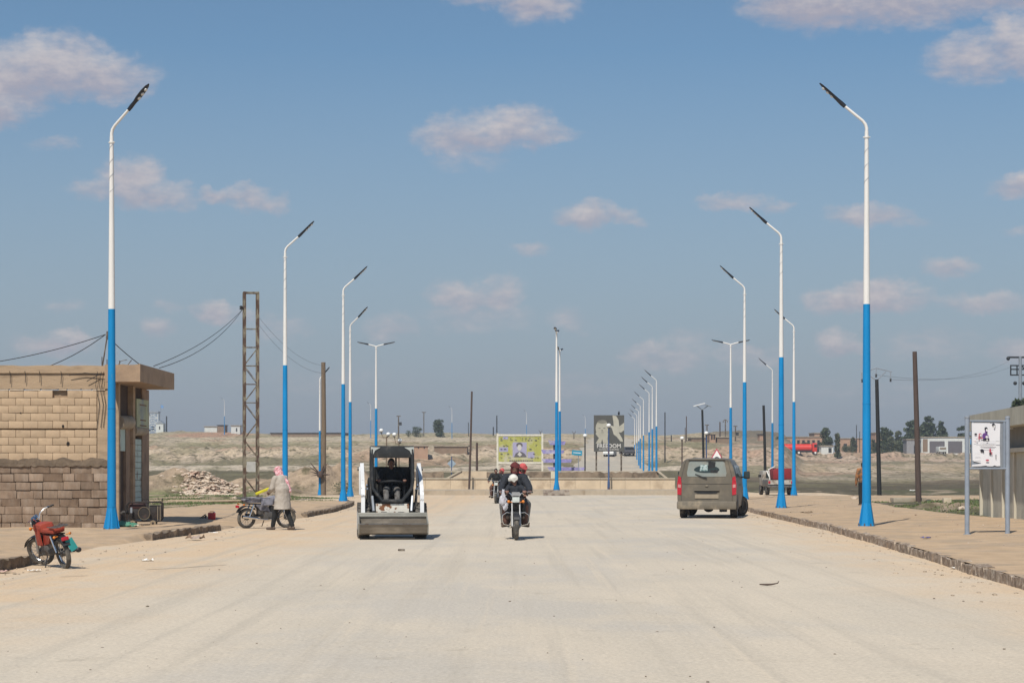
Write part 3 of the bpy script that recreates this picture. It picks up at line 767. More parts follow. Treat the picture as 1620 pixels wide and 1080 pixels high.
# ------------------------------------------------------------------ other poles
def pole(name, label, cat, px0, py0, px1, py1, D, r0, r1, mt, n=10, z0=None, group=None):
    a = at(px0, py0, D); 
    if z0 is not None: a.z = z0
    t = at(px1, py1, D) - a
    b = MB(); b.tube([(0, 0, -.3), tuple(t * .5 + Vector((rnd.uniform(-.03, .03), 0, 0))), tuple(t)], [r0, (r0 + r1) / 2, r1], n)
    o = b.build(name, mt); o.location = a; tag(o, label, cat, group); return o
wp = pole('utility_pole', 'grey weathered wooden pole beside the short lamp, left of the loader', 'pole', 511.5, 784, 511.5, 573, 119, .17, .13, M['wood'], z0=0)
b = MB()
for a in range(9): b.tube([(0, 0, 0), (rnd.uniform(-1, 1) * .7, rnd.uniform(-.3, .3), rnd.uniform(-.2, .8))], [.05, .012], 5)
b.ball((0, 0, 0), .22, 6)
o = b.build('branch_bundle', M['wood_dark']); o.location = (X(506.5, 118.7), 118.7, Z(750, 118.7)); tag(o, 'dark bunch of twigs caught at waist height on the grey wooden pole', 'twigs')
p1 = pole('utility_pole', 'leaning rusty steel pole in front of the planter wall', 'pole', 742, 773, 746.5, 619, 126.4, .075, .06, M['wood_dark'], z0=.28)
pole('utility_pole', 'tall thick brown wooden pole leaning left on the right hand field', 'pole', 1453.5, 790, 1447, 556, 90, .135, .10, M['wood_dark'], z0=0)
xp = empty('power_pole', (X(1391.5, 112), 112, 0), 0, 'black tarred power pole with a forked cross arm right of the nearest right lamp', 'power pole')
b = MB(); b.tube([(0, 0, -.3), (X(1387, 112) - X(1391.5, 112), 0, Z(600, 112))], [.13, .1], 10); b.build('shaft', M['tar'], xp)
b = MB(); ox = X(1387, 112) - X(1391.5, 112)
def lp(px, py, D=112): return (X(px, D) - X(1391.5, D), 0, Z(py, D))
for a, c in [((1387, 602), (1373, 592)), ((1387, 602), (1401, 588)), ((1363, 590), (1386, 582)), ((1386, 582), (1411, 588)), ((1363, 590), (1364, 602)), ((1386, 582), (1386, 593)), ((1409, 588), (1409, 600))]:
    b.tube([lp(*a), lp(*c)], .028, 6)
b.build('cross_arm', M['steel'], xp)
for a in ((1364, 602), (1386, 594), (1409, 601)):
    b = MB(); x, y, z = lp(*a); b.lathe([(.03, 0), (.07, .03), (.03, .08), (.07, .12), (.03, .2)], 8, Matrix.Translation((x, y, z - .1))); b.build('insulator', M['dark_metal'], xp)
for px_, yb, yt, D, r, m, lab in [(1208, 775, 641, 140, .11, 'tar', 'dark wooden pole left of the lamp by the pickup'), (1111, 765, 648, 150, .10, 'tar', 'dark post carrying a flat solar lamp left of the warning sign')]:
    pole('utility_pole', lab, 'pole', px_ + 3, yb, px_, yt, D, r, r * .8, M[m], z0=0)
sl = empty('solar_lamp', at(1111, 648, 150), 0, 'flat white solar lamp head on top of the dark post above the van', 'lamp')
for s in (-1, 1):
    b = MB(); b.tube([(0, 0, 0), (s * .42, 0, .3)], .03, 6); b.build('strut', M['steel'], sl)
b = MB(); b.box((-.25, 0, .38), (.9, .5, .06), rot=(0, -.25, 0)); b.build('panel', M['white'], sl)
b = MB(); b.box((.45, 0, .32), (.5, .4, .05), rot=(0, .3, 0)); b.build('panel', M['steel'], sl)
# poles far away, in one group
far_poles = [(1052, 731, 652, 'dark pole just right of the far lamp row', .11, 'tar'), (1086, 698, 658, 'thin far pole between the dark pole and the solar lamp', .13, 'wood_dark'), (1139, 695, 667, 'far pole right of the brick guard hut', .2, 'wood_dark'),
             (786, 689, 657, 'far pole at the left edge of the yellow billboard', .2, 'tar'), (780.5, 689, 675, 'short far stub pole left of the yellow billboard', .2, 'tar'), (1062, 698, 688, 'short far stub on the crest', .15, 'tar'),
             (1084, 700, 676, 'slim far post beside the thin far pole', .1, 'wood_dark'), (263.5, 682, 658, 'far pole right of the white gabled hut', .22, 'tar'), (741, 690, 668, 'far pole on the crest behind the leaning rusty pole', .12, 'tar'),
             (1355, 714, 672, 'thin far pole left of the nearest right lamp', .1, 'tar'), (1360, 712, 682, 'thinner far pole beside another, left of the nearest right lamp', .08, 'tar')]
for px_, yb, yt, lab, r, m in far_poles:
    p = on_terrain(px_, yb, 150); hgt = Z(yt, p.y) - p.z
    b = MB(); b.tube([(0, 0, -.4), (0, 0, hgt)], [r, r * .8], 8); o = b.build('distant_pole', M[m]); o.location = p; tag(o, lab, 'pole', 'poles standing on the far slopes')
# power poles with cross arms on the crest
def far_tee(px_, yb, yt, lab, kind=0):
    p = on_terrain(px_, yb, 200); hh = Z(yt, p.y) - p.z; u = p.y / F
    r = empty('power_pole', p, 0, lab, 'power pole', 'small power poles on the horizon')
    b = MB(); b.tube([(0, 0, -.4), (0, 0, hh)], [.22 if kind == 0 else .14, .14], 6); b.build('shaft', M['rust'], r)
    b = MB()
    if kind == 2: b.tube([(0, 0, hh), (-3 * u, 0, hh + 4 * u)], .07, 5); b.tube([(0, 0, hh), (3 * u, 0, hh + 4 * u)], .07, 5)
    elif kind == 3:
        b.tube([(-3.5 * u * math.cos(a), 0, hh - 3 * u + 3.5 * u * math.sin(a)) for a in np.linspace(-.3, 3.4, 9)], .09, 5)
    else: b.tube([(-3.2 * u, 0, hh), (3.2 * u, 0, hh)], .11, 5)
    b.build('cross_arm', M['rust'], r)
    if kind == 0: b = MB(); b.box((3 * u, 0, hh - 12 * u), (4 * u, .6, 5 * u)); b.build('transformer', M['dark_metal'], r)
far_tee(630.5, 700, 658, 'far power pole with a transformer behind the loader cab', 0)
far_tee(670.5, 690, 652, 'far thin power pole between the bushy tree and the round tree', 1)
far_tee(1147.5, 697, 664, 'far pole with a round hoop on top, left of the lamp above the van', 3)
far_tee(1163.5, 698, 674, 'far pole with a squat box near the top, right of the twin lamp', 0)
far_tee(908, 694, 686, 'tiny forked pole on the crest left of the freedom billboard', 2)
far_tee(1118.5, 700, 672, 'far pole with a small arm beside the brick guard hut', 1)
far_tee(855, 689, 684, 'tiny forked pole on the crest right of the yellow billboard', 2)

# lattice tower
lt = empty('lattice_tower', (X(397, 97), 97, 0), R(12), 'rusting lattice steel power tower behind the parked motorcycle on the left', 'tower')
hh = Z(462, 97); w0 = .34
legs = [(-w0, -w0 * .8), (w0, -w0 * .8), (w0, w0 * .8), (-w0, w0 * .8)]
for x, y in legs:
    b = MB(); sx = 1 if x > 0 else -1; sy = 1 if y > 0 else -1
    b.box((x - sx * .02, y - sy * .004, hh / 2), (.135, .018, hh)); b.box((x + sx * .040, y - sy * .07, hh / 2), (.018, .12, hh)); b.build('leg', M['lattice'], lt)
nlev = 10
for i in range(nlev):
    z0 = .3 + i * (hh - 1.2) / nlev; z1 = z0 + (hh - 1.2) / nlev
    if i >= nlev - 5:
        for zz in (z0, ):
            for (a, c) in ((0, 1), (3, 2)):
                q = MB(); q.tube([(*legs[a], zz), (*legs[c], zz)], .02, 4); q.build('rung', M['lattice'], lt)
    if i < nlev - 2:
        f = i % 2
        for (a, c) in ((0, 1), (3, 2), (1, 2), (0, 3)):
            A, B_ = (legs[a], legs[c]) if f else (legs[c], legs[a])
            q = MB(); q.tube([(*A, z0), (*B_, z1)], .022, 4); q.build('brace', M['lattice'], lt)
for (a, c) in ((0, 1), (1, 2), (2, 3), (3, 0)):
    q = MB(); q.tube([(*legs[a], hh - .04), (*legs[c], hh - .04)], .045, 4); q.build('top_bar', M['lattice'], lt)
q = MB(); q.box((-.02, -.36, Z(738, 97)), (.42, .16, .5)); q.build('junction_box', mat('grey_box', (.42, .41, .38), .7), lt)
q = MB(); q.lathe([(.05, 0), (.09, .04), (.04, .1), (.09, .14), (.04, .2)], 8, Matrix.Translation((-.5, -.3, Z(491, 97)))); q.tube([(-.38, -.3, Z(488, 97)), (-.56, -.3, Z(488, 97))], .03, 6); q.build('insulator', M['dark_metal'], lt)

# garden lamps with globes
def globe_post(px_, yb, yt, D, lab, arms, mt, z0):
    r = empty('globe_lamp', (X(px_, D), D, z0), 0, lab, 'lamp', 'globe lamps round the planter')
    hh = Z(yt, D) - z0
    b = MB(); b.tube([(0, 0, 0), (0, 0, .5), (0, 0, .55), (0, 0, hh)], [.09, .08, .055, .045], 10); b.build('post', mt, r)
    for dx, dz in arms:
        if dx: q = MB(); q.tube([(0, 0, hh - .1), (dx * .7, 0, hh - .05), (dx, 0, hh + dz - .1)], .022, 6); q.build('bracket', mt, r)
        q = MB(); q.ball((dx, 0, hh + dz + .05), (.15, .15, .13), 14); q.build('globe', M['white'], r)
        q = MB(); q.lathe([(.09, 0), (.06, .06)], 10, Matrix.Translation((dx, 0, hh + dz - .13))); q.build('cup', M['dark_metal'], r)
    return r
globe_post(963, 773, 674, 127.6 - 1.2, 'dark blue globe lamp post in front of the freedom billboard', [(0, 0)], M['dark_blue'], .285)
globe_post(925.5, 744, 690, 140, 'dark globe lamp post right of the purple arrow boards', [(0, 0)], M['dark_metal'], .2)
globe_post(611.5, 757, 690, 136, 'post with two white globes above the left side of the loader cab', [(-.36, .35), (.12, .1)], M['wood'], .2)
globe_post(631, 757, 700, 134, 'post with two white globes above the right side of the loader cab', [(-.3, .5), (.08, .1)], M['wood'], .2)
globe_post(1079, 757, 694, 139, 'dark globe lamp post just left of the van', [(0, 0)], M['wood_dark'], .0)
globe_post(1117.5, 757, 686, 141, 'globe lamp post over the van beside the warning sign', [(0, 0)], M['dark_blue'], .0)
b = MB(); b.tube([(0, 0, 0), (0, 0, Z(700, 138) - .2)], [.1, .08], 8)
o = b.build('post', M['wood_dark']); o.location = (X(754.5, 138), 138, .2); o.name = 'bare_post'; tag(o, 'short dark bare post right of the leaning rusty pole', 'post')

# cables
def cable(name, lab, pts3, sag, r=.02, n=24):
    a, c = Vector(pts3[0]), Vector(pts3[1]); P = [a.lerp(c, i / n) - Vector((0, 0, sag * 4 * (i / n) * (1 - i / n))) for i in range(n + 1)]
    mb = MB(); mb.tube([tuple(p - a) for p in P], r, 5); o = mb.build(name, M['cable']); o.location = a; return tag(o, lab, 'cable', 'overhead cables')
tp = (X(386, 97) , 96.7, Z(489, 97))
cable('overhead_cable', 'upper cable sagging from the lattice tower to the flat roof on the left', [tp, (X(243, 53.5), 53.5, Z(579, 53.5))], .28, .011)
cable('overhead_cable', 'lower cable sagging from the lattice tower to the flat roof on the left', [tp, (X(252, 54), 54, Z(582, 54))], .42, .011)
ap = at(167, 529, 52.6)
cable('overhead_cable', 'upper cable running left from the iron rod on the flat roof', [ap, at(-60, 579, 55)], .12, .011)
cable('overhead_cable', 'lower cable running left from the iron rod on the flat roof', [ap, at(60, 585, 53.5)], .10, .011)
cable('overhead_cable', 'cable slanting right from the iron rod down to the roof corner', [at(170, 532, 52.6), at(222, 577, 52.6)], .03, .012)
pt = at(1596, 571, 200)
cable('overhead_cable', 'faint upper cable between the right power poles', [(X(1409, 112), 112, Z(600, 112)), pt], .65, .007)
cable('overhead_cable', 'faint lower cable between the right power poles', [(X(1386, 112), 112, Z(593, 112)), at(1600, 580, 200)], .65, .007)
cable('overhead_cable', 'faint upper cable running right from the lattice tower to the wooden pole', [(X(408, 97), 97, Z(500, 97)), at(511, 578, 119)], .5, .006)
cable('overhead_cable', 'faint lower cable running right from the lattice tower to the wooden pole', [(X(408, 97), 97, Z(512, 97)), at(511, 590, 119)], .55, .006)
# steel mast, right edge
ms = empty('transmission_mast', (X(1614, 200), 200, 0), 0, 'grey steel power mast with side frames at the right edge above the concrete building', 'power mast')
def mm(px, py): return (X(px, 200) - X(1614, 200), 0, Z(py, 200))
b = MB(); b.tube([(0, 0, -.3), mm(1614, 564)], [.22, .16], 8); b.build('shaft', M['steel'], ms)
b = MB(); b.tube([mm(1594, 565), mm(1634, 565)], .09, 6); b.build('cross_arm', M['dark_metal'], ms)
b = MB()
for a, c in [((1599, 578), (1629, 578)), ((1599, 584), (1629, 584)), ((1599, 593), (1629, 593)), ((1599, 577), (1599, 594)), ((1609, 577), (1609, 594)), ((1629, 577), (1629, 594)), ((1616, 578), (1629, 593))]: b.tube([mm(*a), mm(*c)], .07, 5)
b.build('side_frame', M['dark_metal'], ms)
for a in ((1606, 606), (1620, 606), (1595, 567)):
    q = MB(); q.ball(mm(*a), .2, 8); q.build('insulator', M['dark_metal'], ms)
# ------------------------------------------------------------------ block building on the left
M['block'] = mat('beige_block', (.475, .345, .225), .92, .08, 5, (.41, .295, .19), 4, .55, .68, bump=.006, bscale=25, rand=.09)
M['block_low'] = mat('brown_mud_block', (.235, .168, .12), .95, .18, 9, (.275, .21, .16), 5, .48, .62, bump=.012, bscale=22, rand=.10, stretch=(1, 1, .3))
M['mortar'] = mat('mortar', (.33, .235, .155), .95, .2, 8, bump=.01)
M['mortar_low'] = mat('dark_mortar', (.10, .075, .056), .95, .2, 8, bump=.01)
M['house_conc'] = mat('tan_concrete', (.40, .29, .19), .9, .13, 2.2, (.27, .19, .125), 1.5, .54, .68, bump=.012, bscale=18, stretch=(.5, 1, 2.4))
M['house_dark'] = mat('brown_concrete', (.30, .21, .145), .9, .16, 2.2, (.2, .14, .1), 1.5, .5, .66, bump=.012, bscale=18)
hx, hy = X(183, 52), 52.0        # right front corner of the house
ho = empty('block_building', (hx, hy, 0), 0, 'low beige block building with a flat concrete roof and shuttered shop bays on the left', 'building')
ZR = Z(578, 52); ZB = Z(614, 52)
def pxh(px, D=52): return X(px, D) - hx
# back core
b = MB(); b.box((-6.0, 2.44, ZB / 2 - .05), (11.0, 4.6, ZB)); b.build('wall_core', M['mortar'], ho)
# blocks of the infill panel, px rows
bw, bh = .385, .2
xl_, xr_ = pxh(-150), pxh(152.5)
meshes = []
for k in range(5):
    r_ = random.Random(k); bm = MB(); bm.rbox((0, 0, 0), (bw - .007, .12, bh - .007), .008)
    bm.v = [(x + r_.uniform(-.002, .002), y, z + r_.uniform(-.002, .002)) for x, y, z in bm.v]
    meshes.append(bm.mesh('block', M['block']))
zt = Z(617, 52); row = 0; z = zt - bh / 2
half = MB().rbox((0, 0, 0), (.18, .12, bh - .007), .008).mesh('block', M['block'])
while z > Z(735, 52):
    off = (row % 2) * bw / 2; x = xr_ - bw / 2 - off
    if off: 
        o = link('block', half, ho); o.location = (xr_ - off / 2, .11, z)
    while x > xl_:
        if not (row == 0 and abs(x - pxh(86)) < .15) :
            o = link('block', rnd.choice(meshes), ho); o.location = (x, .11 + rnd.uniform(-.006, .006), z + rnd.uniform(-.003, .003)); o.rotation_euler = (0, rnd.uniform(-.006, .006), 0)
        x -= bw
    row += 1; z -= bh + (.035 if row == 5 else 0)
b = MB()
for px_, py_, s_ in [(107, 702, .05), (99, 674, .035), (32, 653, .018)]: b.ball((pxh(px_), .052, Z(py_, 52)), (s_ * .9, .02, s_ * 1.3), 9)
b.build('hole', mat('hole_dark', (.02, .015, .012), 1), ho)
b = MB()
r_ = random.Random(3); x = xl_
while x < xr_ - .1:
    w = r_.uniform(.15, .5); b.box((x + w / 2, .06, Z(615.5, 52)), (w * .9, .05, r_.uniform(.02, .05)), rot=(0, r_.uniform(-.05, .05), 0)); x += w
b.build('mortar_crumbs', mat('pale_mortar', (.62, .50, .37), .9, .2), ho)
# column at the corner, beam, roof slab
b = MB(); b.rbox(((pxh(153) + pxh(172)) / 2, .26, ZB / 2), (pxh(172) - pxh(153), .4, ZB), .012); b.build('corner_column', M['house_conc'], ho)
b = MB(); b.box(((xl_ + pxh(172)) / 2, .235, (ZB + Z(588, 52)) / 2 + .0), (pxh(172) - xl_, .42, Z(588, 52) - ZB + .02)); b.build('ring_beam', M['house_conc'], ho)
xs = -9.6 - hx
b = MB()
def slab(mb, x0, x1, y0, y1, z0, z1, nx=30, seed=4):
    r_ = random.Random(seed); top = []; 
    for i in range(nx + 1):
        x = x0 + (x1 - x0) * i / nx; top.append((x, z1 + r_.uniform(-.018, .012)))
    poly = [(x0, z0)] + [(x1, z0)] + top[::-1]
    mb.prism(poly, 1, y0, y1)
slab(b, xl_ - 1, pxh(172) + .05, -.02, 4.4, Z(590, 52), ZR)
b.build('roof_slab', M['house_conc'], ho)
b = MB(); slab(b, pxh(173), xs, -.6 + .0, 4.6, Z(603.5, 51.4) , ZR + .0, 6, 8)
b.build('canopy_slab', mat('canopy_concrete', (.36, .25, .165), .9, .12, 2, (.27, .19, .13), 1.3, .5, .68, bump=.012, bscale=14), ho)
# the shop side, facing right
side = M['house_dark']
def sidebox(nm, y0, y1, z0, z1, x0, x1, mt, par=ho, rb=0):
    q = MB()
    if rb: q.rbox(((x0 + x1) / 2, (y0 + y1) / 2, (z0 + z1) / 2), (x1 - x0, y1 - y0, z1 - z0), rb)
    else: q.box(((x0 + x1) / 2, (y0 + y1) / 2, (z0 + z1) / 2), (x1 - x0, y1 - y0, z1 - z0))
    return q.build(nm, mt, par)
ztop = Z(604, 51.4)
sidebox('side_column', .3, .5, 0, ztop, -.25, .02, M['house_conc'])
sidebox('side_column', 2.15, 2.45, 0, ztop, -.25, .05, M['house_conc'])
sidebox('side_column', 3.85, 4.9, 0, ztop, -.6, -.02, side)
sidebox('side_column', 1.55, 2.14, 0, Z(676, 54), -.35, -.03, side)
M['shut'] = mat('shutter_teal', (.42, .54, .50), .6, .12, 3, (.20, .18, .14), 2, .56, .68)
M['shut_in'] = mat('bay_shade_brown', (.055, .035, .026), .9, .2, 3)  # shade under the canopy is put into this bay colour
sidebox('upper_wall', .55, 2.15, Z(668, 53), ztop, -.5, -.10, M['shut_in'])
sidebox('upper_wall', 2.45, 4.0, Z(636, 55), ztop, -.5, -.07, M['shut_in'])
q = MB(); q.tube([(-.06, .52, Z(668, 52.6)), (-.06, 2.14, Z(668, 54.1))], .19, 16); q.build('shutter_roll', M['concrete'], ho)
q = MB(); q.tube([(-.05, 2.46, Z(681, 54.5)), (-.05, 4.2, Z(680, 56))], .15, 16); q.build('shutter_roll', M['concrete'], ho)
sidebox('door_panel', .55, 1.54, Z(713, 53), Z(676, 53), -.10, -.05, M['shut'])
sidebox('doorway', .55, 1.54, 0, Z(713, 53), -.5, -.10, M['shut_in'])
for k in range(14):
    zz = .15 + k * (Z(692, 55) - .15) / 14
    q = MB(); q.box((-.06, 3.15, zz + .05), (.03, 1.4, (Z(692, 55) - .15) / 14 - .012)); q.build('shutter_slat', M['shut'], ho)
sg = sidebox('sign_board', 2.5, 4.25, Z(676, 55.4), Z(632, 55.4), .05, .085, mat('sign_cream', (.38, .42, .27), .7, .15, 2, (.25, .30, .30), 1.4, .5, .62))
b = MB()
for zz, y0, y1 in ((.62, 2.9, 3.9), (.2, 3.0, 3.8), (.05, 2.9, 3.9)): b.box((.088, (y0 + y1) / 2, Z(676, 55.4) + zz), (.006, y1 - y0, .03))
b.build('lettering', mat('sign_ink', (.16, .07, .03), .8), sg)
# wires and rebar stubs on the roof edge
def wire(pts, r, n):
    q = MB(); q.tube(pts, r, n); q.build('loose_wire', M['cable'], ho)
for px_ in (16, 40, 63, 97): wire([(pxh(px_), -.06, Z(587, 52)), (pxh(px_ + 1), -.045, Z(592, 52)), (pxh(px_ + rnd.uniform(-2, 3)), -.035, Z(605 + rnd.uniform(-4, 4), 52))], .009, 5)
for px_ in (155, 161, 165): wire([(pxh(px_), -.06, Z(588, 52)), (pxh(px_ - 3), -.05, Z(610, 52)), (pxh(px_ + 2), .03, Z(640, 52)), (pxh(px_ - 2), .03, Z(676, 52))], .007, 5)
wire([(pxh(138), -.06, Z(603, 52)), (pxh(158), -.06, Z(592, 52))], .01, 5); wire([(pxh(110), -.06, Z(594, 52)), (pxh(135), -.06, Z(590, 52)), (pxh(165), -.06, Z(593, 52))], .01, 5)

b = MB()
for px_, h_ in ((160, 14), (168, 10), (188, 8)): b.tube([(pxh(px_), .1, ZR - .2), (pxh(px_), .1, ZR + h_ / 60)], .012, 5)
b.tube([(pxh(161), .1, ZR), (pxh(166), .3, Z(531, 52.3))], .018, 6); b.tube([(pxh(166), .3, Z(537, 52.3)), (pxh(167), .3, Z(524, 52.3))], .04, 6)
b.tube([(pxh(185), .1, ZR), (pxh(190), .1, ZR + .12), (pxh(200), .1, ZR + .16)], .008, 5); b.tube([(pxh(200), .1, ZR), (pxh(207), .1, ZR + .15)], .012, 5)
b.build('rebar', M['rust'], ho)

# yard wall in front of it, of dark blocks
ww = empty('yard_wall', (0, 48.6, 0), 0, 'dark brown rough block wall in front of the beige building', 'wall')
WX0, WX1 = X(-160, 48.6), X(171.5, 48.6); zt_ = Z(734, 48.6)
b = MB(); b.box(((WX0 + WX1) / 2, .15, zt_ / 2 - .2), (WX1 - WX0 - .03, .2, zt_ + .36)); b.build('mortar_core', M['mortar_low'], ww)
lows = []
for k in range(6):
    r_ = random.Random(k + 20); w = (.46, .36, .5, .42, .30, .22)[k]; q = MB(); q.rbox((0, 0, 0), (w - .009, .16, .193), .012)
    q.v = [(x + r_.uniform(-.005, .005), y + r_.uniform(-.006, .006), z + r_.uniform(-.006, .006)) for x, y, z in q.v]; lows.append((w, q.mesh('block', M['block_low'])))
z = -.16; row = 0
while z < zt_ - .05:
    x = WX1 - (.0 if row % 2 else .0)
    while x > WX0:
        w, m_ = rnd.choice(lows); wob = .02 * math.sin(x * 1.1 + row)
        o = link('block', m_, ww); o.location = (x - w / 2, .06 + rnd.uniform(-.012, .012), z + .1 + wob * .6); o.rotation_euler = (rnd.uniform(-.01, .01), rnd.uniform(-.012, .012), 0); x -= w
    z += .20; row += 1
b = MB(); r_ = random.Random(9); n_ = 60; top = [(WX0 + (WX1 - WX0) * i / n_, zt_ + .125 + .03 * math.sin(i * .7) + r_.uniform(-.02, .02)) for i in range(n_ + 1)]
bot = [(x, zt_ - .05 + r_.uniform(-.02, .02)) for x, z_ in top]
b.prism(bot + top[::-1], 1, -.05, .2); b.build('rough_cap', mat('cap_render', (.16, .12, .085), .95, .25, 6, bump=.03, bscale=8), ww)

# ------------------------------------------------------------------ generator, bag, can
M['gen'] = mat('greasy_iron', (.024, .019, .017), .6, .5, 8, (.06, .035, .028), 6, .54, .66)
g = empty('generator', (X(228, 50.5), 50.5, .12), R(6), 'dark greasy wheeled diesel generator in an open frame beside the shop side', 'generator')
def tube_o(nm, pts, r, mt, par, n=8, **k): q = MB(); q.tube(pts, r, n, **k); return q.build(nm, mt, par)
for s in (-1, 1):
    tube_o('frame_rail', [(-.42, s * .22, .12), (.42, s * .22, .12), (.46, s * .22, .2), (.46, s * .22, .56), (.40, s * .22, .6), (-.36, s * .22, .6), (-.44, s * .22, .5), (-.44, s * .22, .14)], .018, M['gen'], g)
for x in (-.3, .0, .34): tube_o('cross_bar', [(x, -.22, .6), (x, .22, .6)], .016, M['gen'], g)
q = MB(); q.rbox((.28, 0, .34), (.28, .34, .36), .03); q.build('alternator', M['gen'], g)
q = MB(); q.rbox((-.15, 0, .50), (.42, .32, .13), .03); q.build('fuel_tank', mat('tank_maroon', (.06, .022, .02), .5, .3), g)
q = MB(); q.tube([(.02, -.26, .32), (.02, -.17, .32)], .14, 20); q.build('flywheel', M['gen'], g)
q = MB(); q.tube([(.02 + .145 * math.cos(a), -.265, .32 + .16 * math.sin(a)) for a in np.linspace(0, 2 * math.pi, 24)[:-1]], .008, 6, closed=True); q.build('pull_ring', mat('tan_rubber', (.20, .16, .10), .7), g)
q = MB(); q.rbox((-.22, 0, .3), (.3, .3, .28), .04); q.build('engine_block', M['gen'], g)
q = MB(); q.tube([(-.38, -.1, .34), (-.52, -.1, .34), (-.56, -.1, .30)], .05, 10); q.build('exhaust', M['gen'], g)
q = MB(); q.box((-.3, -.24, .4), (.05, .02, .14)); q.build('switch', M['steel'], g)
for x in (.36, .42): tube_o('upright', [(x, -.25, .14), (x, -.25, .5)], .011, mat('pale_bar', (.26, .21, .15), .7), g)
tube_o('handle', [(.46, -.2, .5), (.47, -.2, .7)], .015, M['gen'], g); tube_o('handle', [(-.06, -.1, .6), (-.02, -.1, .68), (.1, -.1, .68), (.14, -.1, .6)], .014, M['gen'], g)
for x, s in ((-.27, -1), (-.27, 1), (.24, -1), (.24, 1)):
    w_ = MB(); w_.tube([(x, s * .25 - .03, .07), (x, s * .25 + .03, .07)], .075, 16); wo = w_.build('wheel', mat('wheel_dust', (.26, .2, .13), .8), g)
    w_ = MB(); w_.tube([(x, s * .25 - .034, .07), (x, s * .25 + .034, .07)], .03, 10); w_.build('hub', M['gen'], wo)
b = MB(); r_ = random.Random(2)
b.ball((0, 0, .06), (.2, .14, .075), 14); b.ball((.18, .02, .045), (.15, .1, .05), 12); b.ball((-.12, .05, .09), (.1, .1, .06), 10)
b.v = [(x + r_.uniform(-.02, .02), y + r_.uniform(-.02, .02), max(0, z + r_.uniform(-.015, .02))) for x, y, z in b.v]
o = b.build('plastic_bag', mat('green_bag', (.07, .24, .16), .5, .3, 9, (.4, .42, .36), 9, .6, .7)); o.location = (X(198, 49.5), 49.5, .12); tag(o, 'crumpled green plastic bag between the blue lamp foot and the generator', 'bag')
jc = empty('jerry_can', (X(335, 57.5), 57.5, .1), R(10), 'small red fuel can standing on the sandy pavement', 'can')
q = MB(); q.rbox((0, 0, .1), (.22, .14, .2), .02); q.build('body', mat('red_plastic', (.42, .02, .025), .5), jc)
q = MB(); q.tube([(-.05, 0, .2), (-.05, 0, .23), (.05, 0, .23), (.05, 0, .2)], .012, 6); q.build('handle', mat('red_plastic2', (.42, .02, .025), .5), jc)
q = MB(); q.lathe([(.02, .2), (.02, .235)], 8, Matrix.Translation((.08, 0, 0))); q.build('cap', M['white'], jc)
b = MB(); b.box((0, 0, .07), (.24, .05, .03), rot=(0, -.6, 0)); b.box((.04, .03, .05), (.2, .04, .03), rot=(0, -.5, .2)); b.box((.1, 0, .05), (.05, .05, .12))
o = b.build('scrap_wood', M['dark_metal']); o.location = (X(320, 58), 58, .1); tag(o, 'dark scrap pieces leaning beside the red can', 'scrap')

# ------------------------------------------------------------------ concrete building on the right
M['bare_conc'] = mat('weathered_concrete', (.46, .445, .37), .9, .11, 2.5, (.37, .355, .29), 1.5, .5, .66, bump=.012, bscale=14, stretch=(1, 1, .45))
M['bare_pale'] = mat('pale_concrete_strip', (.52, .48, .39), .9, .1, 3, stretch=(1, 1, .5))
A = Vector((X(1555, 63.5), 63.5)); B2 = Vector((14.3, 55.5)); dr = (B2 - A).normalized()
ang = math.atan2(dr.y, dr.x)
rb = empty('concrete_building', (A.x, A.y, 0), ang, 'unfinished grey concrete building with pilasters and a deep roof slab at the right edge', 'building')
L_ = 22.0; zl = Z(717, 61) ; z_top = Z(657, 63.5)
# local x runs towards the camera, local -y faces the road
def rbx(nm, x0, x1, y0, y1, z0, z1, mt, par=rb): q = MB(); q.box(((x0 + x1) / 2, (y0 + y1) / 2, (z0 + z1) / 2), (x1 - x0, y1 - y0, z1 - z0)); return q.build(nm, mt, par)
rbx('lower_wall', 0, L_, 0.02, .3, -.1, zl, M['bare_conc'])
rbx('end_wall', 0, .3, .3, 7, -.1, zl, M['bare_conc'])
rbx('ledge', -.08, L_, -.16, .35, zl, zl + .12, M['bare_pale'])
x = .35; k = 0
while x < L_:
    rbx('wall_panel', x - .30, x + 1.55, -.012, .02, .0, zl - .01, M['bare_conc'])
    rbx('pilaster', x + 1.58, x + 1.80, -.065, .02, .0, zl - .004, M['bare_pale']); x += 2.2; k += 1
rbx('pilaster', -.1, .05, -.10, .03, 0, zl - .004, M['bare_pale'])
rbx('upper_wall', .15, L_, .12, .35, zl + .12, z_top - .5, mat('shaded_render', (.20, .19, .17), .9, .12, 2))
rbx('upper_end_wall', .15, .4, .35, 7, zl + .12, z_top - .5, M['bare_conc'])
rbx('roof_slab', -.35, L_, -.42, 7.3, z_top - .5, z_top, M['bare_conc'])
q = MB(); q.box((5.2, .08, zl + .8), (.12, .08, .22)); q.build('wall_lamp', M['white'], rb)

